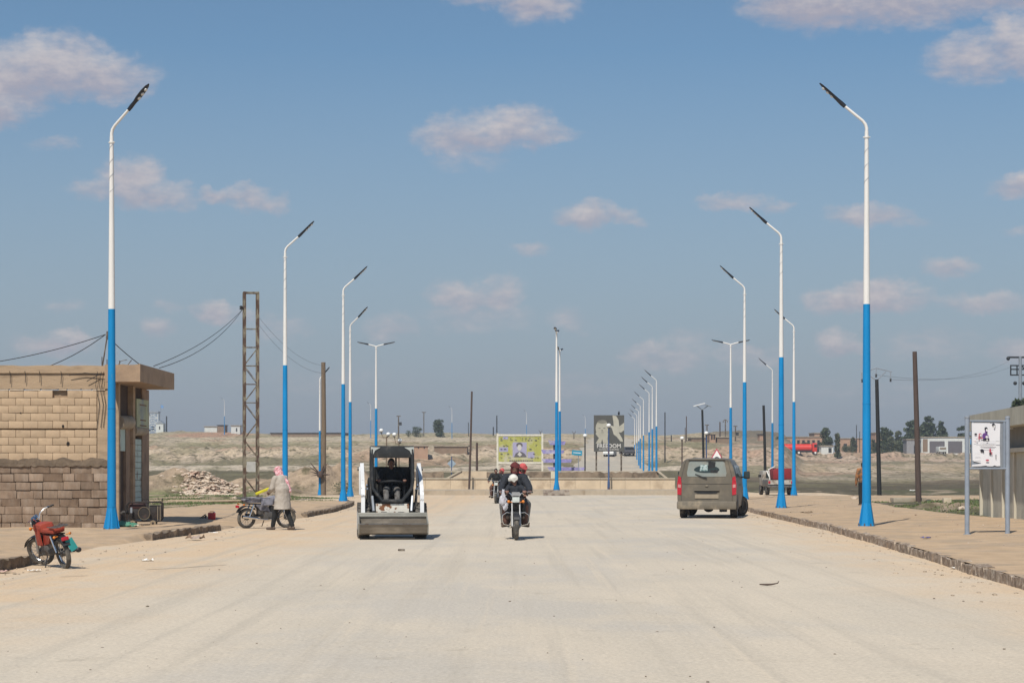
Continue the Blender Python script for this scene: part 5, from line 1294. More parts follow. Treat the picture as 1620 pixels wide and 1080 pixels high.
# grass tufts
M['grass'] = mat('grass_blades', (.10, .145, .045), .8, .3, 2, (.19, .18, .08), 1.5, .5, .62)
def grass(name, lab, areas, n, seed, hgt=(.05, .14)):
    rg = np.random.default_rng(seed); V = []; 
    for (x0, y0, x1, y1, dens, zf) in areas:
        k = int(n * dens); xs_ = rg.uniform(x0, x1, k * 3); ys_ = rg.uniform(y0, y1, k * 3)
        keep = fbm(xs_ / 1.6, ys_ / 1.9, 3, 77) > .52; xs_ = xs_[keep][:k]; ys_ = ys_[keep][:k]
        zs = terr(xs_, ys_) if zf is None else np.full(len(xs_), zf)
        a = rg.uniform(0, 6.28, len(xs_)); h = rg.uniform(hgt[0], hgt[1], len(xs_)); wd = .018 + .02 * rg.random(len(xs_)); ln = rg.normal(0, .04, (len(xs_), 2))
        p0 = np.stack([xs_ - wd * np.cos(a), ys_ - wd * np.sin(a), zs - .01], -1); p1 = np.stack([xs_ + wd * np.cos(a), ys_ + wd * np.sin(a), zs - .01], -1); p2 = np.stack([xs_ + ln[:, 0], ys_ + ln[:, 1], zs + h], -1)
        V.append(np.stack([p0, p1, p2], 1).reshape(-1, 3))
    V = np.concatenate(V); me = bpy.data.meshes.new(name); me.from_pydata(V.tolist(), [], np.arange(len(V)).reshape(-1, 3).tolist()); me.materials.append(M['grass'])
    tag(link(name, me), lab, 'grass', kind='stuff')
grass('grass', 'patchy green grass on the earth left of the junction', [(-19, 84, -8, 112, 1.0, None), (-14.5, 60, -9.5, 84, .5, .02), (-13.5, 56, -11, 66, .4, .02)], 13000, 3, (.03, .10))
grass('grass', 'patchy dark grass field beyond the right pavement', [(14, 62, 40, 112, 1.0, None), (14.6, 70, 22, 95, .6, None)], 5000, 4, (.03, .09))

# ------------------------------------------------------------------ rubble, stones, litter
def rock_mesh(name, mt, seed, n=1, flat=.7):
    r_ = random.Random(seed); bm = bmesh.new(); bmesh.ops.create_icosphere(bm, subdivisions=1, radius=1)
    for v in bm.verts: v.co = Vector((v.co.x * r_.uniform(.7, 1.1), v.co.y * r_.uniform(.7, 1.1), v.co.z * flat * r_.uniform(.7, 1.1)))
    me = bpy.data.meshes.new(name); bm.to_mesh(me); bm.free(); me.materials.append(mt); return me
M['limestone'] = mat('limestone', (.50, .41, .32), .9, .2, 3, (.36, .24, .175), 1.6, .50, .60, rand=.15)
def scatter(name, lab, cat, pts, sizes, mt, seed, flat=.65, kind='stuff'):
    rg = np.random.default_rng(seed); bm = bmesh.new(); bmesh.ops.create_icosphere(bm, subdivisions=1, radius=1)
    bv = np.array([v.co[:] for v in bm.verts]); bf = np.array([[v.index for v in f.verts] for f in bm.faces]); bm.free()
    n = len(pts); V = np.repeat(bv[None], n, 0) * (1 + rg.uniform(-.28, .28, (n, len(bv), 1)))
    V = V * np.array(sizes)[:, None, None] * np.stack([rg.uniform(.7, 1.3, n), rg.uniform(.7, 1.3, n), rg.uniform(.5, 1, n) * flat], -1)[:, None, :]
    a = rg.uniform(0, 6.28, n); ca, sa = np.cos(a)[:, None], np.sin(a)[:, None]
    V = np.stack([V[..., 0] * ca - V[..., 1] * sa, V[..., 0] * sa + V[..., 1] * ca, V[..., 2]], -1) + np.array(pts)[:, None, :]
    Fs = (bf[None] + (np.arange(n) * len(bv))[:, None, None]).reshape(-1, 3)
    me = bpy.data.meshes.new(name); me.from_pydata(V.reshape(-1, 3).tolist(), [], Fs.tolist()); me.materials.append(mt)
    return tag(link(name, me), lab, cat, kind=kind)
rg = np.random.default_rng(5)
n = 900; px_ = rg.normal(330, 27, n); Dd = rg.uniform(116, 121.5, n); xs_ = (px_ - 810) * Dd / F; hgt = .85 * np.exp(-((px_ - 330) / 30) ** 2) * np.exp(-((Dd - 119.5) / 2.5) ** 2) * rg.uniform(.4, 1, n)
scatter('rubble_heap', 'heap of white and pink broken stones left of the lattice tower', 'rubble', np.stack([xs_, Dd, terr(xs_, Dd) * .9 + hgt * .75], -1), .04 + .22 * rg.random(n) ** 2, M['limestone'], 6, .5)
Gb = 'loose boulders on the waste ground'
for i, (a, c, s, lab) in enumerate([(313, 775, .32, 'pale boulder at the left foot of the white rubble heap'), (352, 770, .38, 'large pale boulder at the right foot of the white rubble heap'), (383, 764, .34, 'pale boulder against the left leg of the lattice tower'),
                      (372, 790, .22, 'flat pale stone in the grass by the parked motorcycle tail'), (480, 776, .2, 'small stone on the mounds right of the man in the headscarf'), (1352, 792, .26, 'white stone beside the man behind the right lamp'),
                      (318, 788, .2, 'flat pale stone in the grass above the red can'), (1522, 809, .2, 'pale stone on the little earth heap left of the notice board post')]):
    D = Dg(c, .05); o = link('boulder', rock_mesh('boulder', M['limestone'], i, flat=.7)); o.location = (X(a, D), D, max(terr1(X(a, D), D), .03) + s * .3); o.scale = (s, s, s * .8); o.rotation_euler = (0, 0, i); tag(o, lab, 'stone', Gb)
b = MB(); b.rbox((0, 0, .22), (.3, .3, .34), .02); o = b.build('stone_block', mat('cut_stone', (.52, .43, .31), .9)); o.location = (X(1498, 77), 77, .05); tag(o, 'square pale stone block on the little earth heap right of the brown pole', 'block')
b = MB(); b.box((0, 0, .06), (6.5, .35, .2)); o = b.build('concrete_kerb', M['concrete']); o.location = (X(1395, 97), 97, 0); o.rotation_euler = (0, 0, .03); tag(o, 'long low concrete strip at the near edge of the right field', 'kerb')
b = MB(); b.rbox((0, 0, .12), (1.5, .8, .28), .03); o = b.build('concrete_slab', M['concrete']); o.location = (X(1437, 90.5), 90.5, 0); tag(o, 'broken grey concrete slab left of the foot of the brown pole', 'slab')
# small stones along kerbs and on the road
n = 900; D = 14 + 90 * rg.random(n) ** 1.3; side = rg.random(n) < .5
xk = np.where(side, kx(KR, D) - np.abs(rg.normal(0, .5, n)) - .05, kx(KL, D) + np.abs(rg.normal(0, .6, n)) + .05)
scatter('gravel', 'loose gravel washed along the foot of the kerbs', 'gravel', np.stack([xk, D, np.full(n, .004)], -1), .006 + .028 * rg.random(n) ** 3, mat('gravel_stone', (.36, .29, .22), .95, .3, 9), 8)
n = 700; D = 11 + 80 * rg.random(n) ** 1.5; xk = rg.uniform(-7, 7, n)
scatter('gravel', 'sparse small stones scattered over the dusty road', 'gravel', np.stack([xk, D, np.full(n, .003)], -1), .004 + .014 * rg.random(n) ** 3, mat('gravel_dark', (.22, .18, .14), .95, .3, 9), 9)
n = 500; D = 30 + 60 * rg.random(n); xr2 = rg.uniform(8.6, 15, n); keep = xr2 > kx(KR, D) + .3; D = D[keep]; xr2 = xr2[keep]
scatter('gravel', 'small stones scattered over the right sandy pavement', 'gravel', np.stack([xr2, D, np.full(len(D), .15)], -1), .006 + .03 * rg.random(len(D)) ** 3, M['limestone'], 10)
def litter(nm, lab, px_, py_, z, size, mt, seed, cat='litter', hgt=.16):
    D = Dg(py_, z); r_ = random.Random(seed); b = MB(); n_ = 5
    vs = [((i / n_ - .5) * size, (j / n_ - .5) * size * .7, abs(r_.gauss(0, .35)) * size * hgt) for i in range(n_ + 1) for j in range(n_ + 1)]
    vs = [(x + r_.uniform(-.08, .08) * size, y + r_.uniform(-.08, .08) * size, z_) for x, y, z_ in vs]
    fs = [(i * (n_ + 1) + j, (i + 1) * (n_ + 1) + j, (i + 1) * (n_ + 1) + j + 1, i * (n_ + 1) + j + 1) for i in range(n_) for j in range(n_)]
    b.add(vs, fs); o = b.build(nm, mt); o.location = (X(px_, D), D, z + .01); o.rotation_euler = (0, 0, r_.uniform(0, 3)); return tag(o, lab, cat)
blu = mat('foil_blue', (.04, .04, .30), .3, .5, 20, (.5, .5, .6), 14, .5, .6); wh = mat('paper_white', (.8, .78, .74), .7)
litter('crisp_packet', 'crumpled blue and silver packet on the right pavement near the notice board', 1465, 851, .15, .26, blu, 1)
litter('paper_scrap', 'white scrap of paper on the road right of the red motorcycle', 233, 887, .004, .22, wh, 2)
litter('paper_scrap', 'pale scrap at the foot of the right kerb near the right edge', 1549, 910, .004, .12, wh, 3)
litter('paper_scrap', 'pale crumpled scrap against the right kerb below the nearest lamp', 1510, 899, .004, .16, wh, 4)
litter('paper_scrap', 'white scrap on the sandy strip near the broken left kerb', 337, 843, .03, .2, wh, 5)
litter('paper_scrap', 'pale litter beside the front wheel of the red motorcycle', 55, 903, .004, .22, wh, 6)
litter('rag', 'pinkish rag in the gutter at the left edge', 6, 905, .004, .3, mat('pink_rag', (.6, .4, .34), .8), 7)
litter('crumpled_bag', 'crumpled grey bag on the sandy strip below the broken left kerb', 309, 853, .02, .38, mat('grey_bag', (.36, .28, .23), .6, .3, 9), 8, hgt=.35)
litter('cardboard', 'tan scrap of cardboard on the right pavement', 1277, 811, .15, .4, mat('cardboard', (.25, .17, .10), .8), 9)
litter('plastic_scrap', 'small pale scrap behind the left lamp foot', 220, 832, .14, .25, mat('plastic_pale', (.6, .52, .4), .6), 10)
litter('pink_scrap', 'small white and pink scrap in the field left of the brown pole', 1443, 776, .1, .5, wh, 12)
tw = MB(); tw.tube([(-.13, 0, .02), (-.03, .01, .015), (.03, -.01, .02), (.12, .01, .035)], [.008, .014, .012, .006], 6); tw.tube([(.11, 0, .035), (.13, .01, .06)], .006, 5)
o = tw.build('stick', M['wood_dark']); p_ = gp(1217, 926); o.location = p_; tag(o, 'short dark stick lying on the road at the lower right', 'stick')
tw = MB(); tw.rbox((0, 0, .02), (.13, .06, .035), .01); o = tw.build('brick_bit', M['rust']); o.location = gp(635, 871); tag(o, 'small dark lump lying on the road in front of the loader', 'stone')
# tar joints on the road at the left
b = MB()
for pts in ([(232, 901), (262, 899.5), (290, 898), (318, 895.5), (358, 893)], [(95, 912), (118, 911), (140, 910)]):
    P_ = [gp(*p) for p in pts]; w_ = .02
    for a, c in zip(P_[:-1], P_[1:]):
        d = (c - a); n_ = Vector((-d.y, d.x, 0)).normalized() * w_; z = Vector((0, 0, .0075)); b.add([a - n_ + z, c - n_ + z, c + n_ + z, a + n_ + z], [(0, 1, 2, 3)])
tag(b.build('road_joint', mat('tar_joint', (.33, .28, .22), .9, .3, 4)), kind='structure')
# ------------------------------------------------------------------ van
M['van'] = mat('dusty_bronze_paint', (.155, .135, .105), .40, .07, 2, (.27, .225, .165), 1.6, .50, .74, metal=.25)
M['van_low'] = mat('dusty_bumper', (.15, .13, .10), .7, .15, 4, (.28, .23, .165), 3, .48, .66)
M['dust_glass'] = mat('dust_covered_glass', (.24, .27, .255), .4, .10, 3, (.25, .235, .20), 2, .5, .7)
M['glass_dark'] = mat('dark_glass', (.02, .035, .035), .05, .05, spec=1.0)
M['red_lens'] = mat('red_lens', (.42, .015, .03), .25, .15, 12)
M['amber'] = mat('amber_lens', (.65, .2, .02), .3)
vr = Vector((X(1165, 62.6), 62.6, 0)); vyaw = -R(9.5)
vd = Vector((math.cos(vyaw), math.sin(vyaw), 0))
van = empty('parked_van', vr - vd * .93, vyaw, 'dusty bronze van parked at the right kerb with its front wheel turned', 'van')
st = [(0.0, 1.84, 0), (.04, 1.885, 0), (.25, 1.905, 0), (1.3, 1.915, 0), (2.6, 1.91, 0), (3.1, 1.87, 0), (3.55, 1.60, 0), (4.15, 1.16, 0), (4.7, 1.02, .02), (4.95, .85, .08), (5.05, .62, .16)]
def vprof(zt, inset, y):
    bz = min(1.27, zt - .06); k = 1 - inset
    hw = [(.30, .84), (.36, .90), (.62, .925), (.95, .925), (bz, .912)]
    up = zt - bz; top = .70 if zt > 1.4 else .74
    tt = [(.35, .865), (.65, .81), (.86, .745), (.96, .66), (1.0, .45)]
    if zt < 1.4: tt = [(.4, .89), (.7, .86), (.9, .80), (1, .60), (1.0, .3)]
    pts = [(w * k, min(z, zt - .05)) for z, w in hw] + [(w * k, bz + up * t) for t, w in tt]
    return pts
b = MB(); ring = []
for y, zt, ins in st:
    p = vprof(zt, ins, y); xs_ = [(x, z) for x, z in p] + [(-x, z) for x, z in p[::-1]]; ring.append([(x, y, z) for x, z in xs_])
k = len(ring[0]); vs = [v for r_ in ring for v in r_]
fs = [(i * k + j, (i + 1) * k + j, (i + 1) * k + (j + 1) % k, i * k + (j + 1) % k) for i in range(len(ring) - 1) for j in range(k)]
fs += [tuple(range(k))[::1], tuple((len(ring) - 1) * k + j for j in range(k))[::-1]]
b.add(vs, fs, None, True); body = b.build('body', M['van'], van, sharp=35)
def rear_poly(pts, y0=-.012, y1=.01): q = MB(); q.prism(pts, 1, y0, y1); return q
rear_poly([(-.60, 1.32), (.60, 1.32), (.625, 1.42), (.56, 1.76), (.50, 1.81), (-.50, 1.81), (-.56, 1.76), (-.625, 1.42)]).build('rear_window', M['dust_glass'], van)
q = MB(); q.prism([(.40 * math.cos(a) - .0, 1.535 + (.14 if math.sin(a) > 0 else .10) * math.sin(a)) for a in np.linspace(0, 6.283, 29)[:-1]], 1, -.016, -.0125); wg = q.build('wiped_glass', M['glass_dark'], van)
q = MB(); q.prism([(-.22, 1.50), (.03, 1.50), (.03, 1.70), (-.2, 1.68)], 1, -.0185, -.0165); q.build('view_through', mat('seen_windscreen', (.42, .50, .50), .2, .15, 9, (.12, .2, .2), 12, .5, .6), wg)
q = MB(); q.prism([(.05, 1.56), (.26, 1.60), (.28, 1.78), (.05, 1.80)], 1, -.0185, -.0165); q.prism([(.12, 1.44), (.34, 1.44), (.36, 1.53), (.12, 1.53)], 1, -.0185, -.0165); q.build('seat_back', M['black_plastic'], wg)
q = MB(); q.tube([(0.0, -.03, 1.27), (-.12, -.035, 1.30), (-.36, -.03, 1.40)], [.022, .016, .012], 8); q.build('wiper', M['black_plastic'], van)
b = MB(); zz = [(-.80, .50), (-.80, 1.26), (-.66, 1.83), (.66, 1.83), (.80, 1.26), (.80, .50)]
for a, c in zip(zz, zz[1:] + zz[:1]): b.tube([(a[0], -.002, a[1]), (c[0], -.002, c[1])], .006, 4)
b.tube([(-.80, -.002, 1.10), (-.62, -.008, 1.09), (.62, -.008, 1.09), (.80, -.002, 1.10)], .004, 4)
b.build('tailgate_seam', M['black_plastic'], van)
b = MB(); b.rbox((0, -.02, .42), (1.88, .16, .26), .06); b.rbox((0, -.05, .50), (1.70, .10, .05), .02); b.build('rear_bumper', M['van_low'], van)
b = MB(); b.prism([(-.40, .87), (.40, .87), (.30, .80), (.1, .775), (-.1, .775), (-.30, .80)], 1, -.022, .01); b.build('handle_recess', M['black_plastic'], van)
b = MB(); b.rbox((0, -.03, .89), (.80, .05, .035), .012); b.build('handle_trim', M['van'], van)
b = MB(); b.box((0, -.018, .70), (.74, .02, .13)); b.build('number_plate', mat('dusty_plate', (.30, .25, .185), .8, .1, 6), van)
b = MB(); b.ball((0, -.02, 1.03), (.055, .015, .035), 12); b.build('badge', M['van_low'], van)
b = MB(); b.rbox((0, -.01, 1.86), (1.15, .1, .035), .015); b.build('rear_spoiler', M['van'], van)
b = MB(); b.box((.06, -.035, 1.835), (.16, .03, .025)); b.build('brake_light', M['black_plastic'], van)
for s in (-1, 1):
    b = MB(); b.prism([(s * .925, .76), (s * .80, .74), (s * .79, 1.02), (s * .81, 1.30), (s * .895, 1.34), (s * .93, 1.1)][::s], 1, -.018, .07); tl = b.build('tail_light', M['red_lens'], van)
    b = MB(); b.prism([(s * .905, .98), (s * .815, .97), (s * .815, 1.07), (s * .905, 1.08)][::s], 1, -.024, -.0185); b.build('clear_lens', mat('pink_lens', (.5, .25, .24), .3), tl)
    # side glass
    for (y0, y1, y2, y3) in ((.35, 1.45, 1.45, .45), (1.55, 2.6, 2.6, 1.55), (2.7, 3.75, 3.15, 2.7)):
        vs = [(s * .918, y0, 1.30), (s * .918, y1, 1.30), (s * .815, y2, 1.68), (s * .815, y3, 1.68)]
        vs2 = [(x + s * .012, y, z + .003) for x, y, z in vs]; b = MB(); f_ = [(0, 1, 2, 3), (7, 6, 5, 4), (0, 4, 5, 1), (1, 5, 6, 2), (2, 6, 7, 3), (3, 7, 4, 0)]
        b.add(vs + vs2, f_); b.build('side_window', M['glass_dark'], van)
    b = MB(); b.tube([(s * .9, 3.45, 1.28), (s * 1.0, 3.42, 1.30)], .025, 6); b.rbox((s * 1.09, 3.40, 1.36), (.20, .09, .25), .04); mo = b.build('door_mirror', M['black_plastic'], van)
    b = MB(); b.box((s * 1.09, 3.352, 1.37), (.15, .006, .19)); b.build('mirror_glass', M['glass_dark'], mo)
    b = MB(); b.rbox((s * .932, 2.0, 1.05), (.015, .2, .04), .005); b.rbox((s * .932, 2.85, 1.05), (.015, .2, .04), .005); b.build('door_handle', M['van'], van)
    for y in (.95, 4.05):
        b = MB(); b.prism([(y + .40 * math.cos(a), .36 + .38 * math.sin(a)) for a in np.linspace(-.2, math.pi + .2, 18)], 0, s * .915, s * .930); b.build('wheel_arch', M['black_plastic'], van)
def wheel(par, c, r, w, steer=0, rim=None, hubr=.55):
    Mx = Matrix.Translation(c) @ Matrix.Rotation(steer, 4, 'Z') @ Matrix.Rotation(R(90), 4, 'Y')
    q = MB(); q.lathe([(r * .62, -w / 2), (r * .93, -w / 2), (r, -w * .36), (r, w * .36), (r * .93, w / 2), (r * .62, w / 2)], 28, Mx); t = q.build('tyre', M['rubber'], par)
    q = MB(); q.lathe([(r * .1, -w * .40), (r * .58, -w * .44), (r * .63, -w * .52), (r * .63, w * .52), (r * .58, w * .44), (r * .1, w * .40)], 20, Mx); q.build('rim', rim or M['steel'], t); return t
wheel(van, (-.80, .95, .33), .33, .22); wheel(van, (.80, .95, .33), .33, .22)
wheel(van, (-.82, 4.05, .33), .33, .21, R(-28)); wheel(van, (.86, 4.05, .33), .33, .21, R(-28))
b = MB(); b.tube([(-.8, .95, .33), (.8, .95, .33)], .06, 8); b.ball((0, .9, .30), (.16, .14, .12), 10); b.tube([(.45, .05, .24), (.45, .6, .26)], .04, 8); b.box((.5, .3, .26), (.22, .4, .1)); b.build('rear_axle', M['dark_metal'], van)
b = MB(); b.tube([(.45, .3, 1.88), (.45, .25, 2.02)], .006, 5); b.build('aerial', M['black_plastic'], van)

# ------------------------------------------------------------------ skid steer loader (local +y forward, turned to face the camera)
M['loader_black'] = mat('loader_black', (.016, .018, .02), .5, .3, 5, (.06, .055, .05), 5, .56, .7)
M['loader_white'] = mat('loader_white', (.70, .71, .72), .5, .06, 4, (.28, .27, .27), 6, .60, .70)
M['bucket'] = mat('bucket_steel', (.20, .17, .135), .6, .25, 4, (.30, .26, .21), 3, .48, .62, metal=.3, bump=.006, bscale=20, stretch=(.4, 1, 1))
M['bucket_lip'] = mat('bucket_lip', (.33, .32, .28), .55, .2, 5, metal=.3)
M['rusty_white'] = mat('chipped_white', (.68, .65, .58), .6, .06, 5, (.20, .075, .025), 8, .50, .56)
ldr = empty('skid_steer_loader', (X(622, 44), 44, 0), R(180) + .09, 'small black and white skid steer loader driving towards the camera with its bucket down', 'loader')
b = MB(); b.prism([(-.40, .56), (-.42, .16), (-.30, .115), (.02, .11), (.20, .15), (.29, .34), (.27, .36), (.16, .19), (0, .16), (-.28, .17), (-.35, .22), (-.35, .56)], 0, -.745, .745)
bk = b.build('bucket', M['bucket'], ldr)
for s in (-1, 1):
    b = MB(); b.prism([(-.40, .56), (-.42, .14), (0, .10), (.22, .15), (.30, .36), (-.05, .47)], 0, s * .746, s * .772); b.build('side_plate', M['bucket_lip'], bk)
b = MB(); b.rbox((0, -.38, .555), (1.54, .10, .07), .015); b.rbox((0, -.34, .515), (1.50, .04, .05), .01); b.build('top_edge', M['bucket_lip'], bk)
b = MB(); b.box((0, .288, .352), (1.49, .03, .03)); b.build('cutting_edge', M['dusty_metal'], bk)
for s in (-1, 1):
    for y in (-.80, -1.75):
        Mx = Matrix.Translation((s * .64, y, .395)) @ Matrix.Rotation(R(90), 4, 'Y'); w = .27; r = .395
        q = MB(); q.lathe([(r * .5, -w / 2), (r * .88, -w / 2), (r * .96, -w * .42), (r * .96, w * .42), (r * .88, w / 2), (r * .5, w / 2)], 28, Mx); t = q.build('tyre', M['rubber_dusty'], ldr)
        q = MB()
        for k in range(22):
            a = 2 * math.pi * k / 22
            for sg_ in (-1, 1):
                q.box((0, 0, 0), (.03, .04, w * .46), Matrix.Translation((s * .64, y, .395)) @ Matrix.Rotation(a + (.14 if sg_ > 0 else 0), 4, 'X') @ Matrix.Translation((sg_ * w * .25, 0, r * .975)) @ Matrix.Rotation(R(90), 4, 'Y') @ Matrix.Rotation(sg_ * .5, 4, 'X'))
        q.build('tread', M['rubber_dusty'], t)
        q = MB(); q.lathe([(r * .1, -.05), (r * .48, -.07), (r * .52, -w * .51), (r * .52, w * .51), (r * .48, .07), (r * .1, .05)], 16, Mx); q.build('rim', M['loader_white'], t)
b = MB(); b.rbox((0, -1.55, .55), (.98, 1.75, .5), .05); b.build('chassis', M['loader_black'], ldr)
b = MB(); b.rbox((0, -2.35, .95), (1.05, .55, .85), .08); b.build('engine_cover', M['loader_black'], ldr)
b = MB(); b.box((0, -.60, .68), (.74, .05, .20)); b.build('front_panel', M['rusty_white'], ldr)
for s in (-1, 1):
    b = MB(); b.rbox((s * .19, -.60, .575), (.14, .12, .06), .02); b.build('hinge', M['dusty_metal'], ldr)
    # lift arm
    b = MB(); path = [(-2.35, 1.56), (-2.15, 1.62), (-1.2, 1.30), (-.72, 1.12), (-.52, .95), (-.44, .45)]
    P1 = [(y, z + .075) for y, z in path]; P2 = [(y - .03, z - .085) for y, z in path]
    P1[-1] = (-.36, .42); P2[-1] = (-.52, .42); P1[-2] = (-.42, .98); P2[-2] = (-.60, .92)
    b.prism(P1 + P2[::-1], 0, s * .615, s * .70); b.build('lift_arm', M['loader_white'], ldr)
    b = MB(); b.rbox((s * .665, -2.3, 1.28), (.12, .28, .66), .03); b.build('rear_tower', M['loader_white'], ldr)
    b = MB(); b.tube([(s * .60, -2.3, 1.56), (s * .76, -2.3, 1.56)], .045, 10); b.build('pivot_pin', M['dusty_metal'], ldr)
    b = MB(); b.tube([(s * .57, -1.9, .75), (s * .57, -1.0, 1.12)], .035, 8); b.tube([(s * .57, -1.1, 1.08), (s * .57, -.75, 1.2)], .018, 8); b.build('lift_cylinder', M['chrome'], ldr)
    b = MB(); b.tube([(s * .45, -.62, .95), (s * .42, -.45, .62)], .03, 8); b.build('tilt_cylinder', M['steel'], ldr)
    b = MB(); b.tube([(s * .52, -.66, 1.1), (s * .54, -.58, .85), (s * .48, -.5, .65)], .014, 6); b.build('hose', M['cable'], ldr)
cabz0, cabz1, cw = .78, 2.07, .485
b = MB(); b.rbox((0, -1.25, cabz1 - .03), (cw * 2, 1.3, .07), .02); b.rbox((0, -.625, 1.93), (cw * 2 - .08, .05, .25), .02); cabr = b.build('cab_roof', M['loader_black'], ldr)
for s in (-1, 1):
    b = MB(); b.prism([(s * (cw - .0), cabz1 - .02), (s * (cw - .22), cabz1 - .03), (s * (cw - .10), cabz1 - .10), (s * (cw - .02), cabz1 - .26)][::s], 1, .592 - 1.25 + .055, .592 - 1.25 + .075); b.build('work_light', mat('light_glass', (.42, .44, .42), .3), cabr)
    b = MB(); b.tube([(s * (cw - .035), -.62, 2.0), (s * (cw - .03), -.60, 1.3), (s * (cw - .05), -.58, 1.12), (s * .22, -.56, .84)], .042, 8); b.build('front_post', M['loader_black'], ldr)
    b = MB(); b.tube([(s * (cw - .035), -1.85, 2.0), (s * (cw - .03), -1.85, .8)], .04, 8); b.build('rear_post', M['loader_black'], ldr)
    b = MB(); b.box((s * (cw - .02), -1.22, 1.12), (.02, 1.2, .72)); b.build('side_guard', M['loader_black'], ldr)
    for k in range(7):
        b = MB(); b.tube([(s * (cw - .02), -1.78 + k * .17, 1.48), (s * (cw - .02), -1.78 + k * .17, 2.03)], .008, 4); b.build('guard_bar', M['loader_black'], ldr)
b = MB(); b.tube([(-.24, -.56, .84), (.24, -.56, .84)], .045, 8); b.box((0, -.60, .80), (.55, .04, .10)); b.build('front_sill', M['loader_black'], ldr)
b = MB(); b.box((0, -1.87, 1.22), (.94, .03, .78)); b.box((0, -1.87, 2.0), (.94, .03, .14)); b.build('rear_wall', M['loader_black'], ldr)
b = MB(); b.box((-.12, -1.86, 1.75), (.04, .03, .34)); b.build('window_bar', M['loader_black'], ldr)
b = MB(); b.rbox((0, -1.50, 1.0), (.5, .5, .14), .05); b.rbox((0, -1.74, 1.3), (.48, .12, .55), .05); b.build('seat', M['black_plastic'], ldr)
b = MB(); b.tube([(-.30, -1.0, 1.22), (-.2, -.86, 1.27), (0, -.80, 1.29), (.2, -.86, 1.27), (.30, -1.0, 1.22)], .028, 8); b.build('lap_bar', M['black_plastic'], ldr)
for s in (-1, 1):
    b = MB(); b.tube([(s * .28, -1.0, .85), (s * .28, -.98, 1.26)], .018, 8); b.ball((s * .28, -.98, 1.29), .035, 8); b.build('control_lever', M['black_plastic'], ldr)

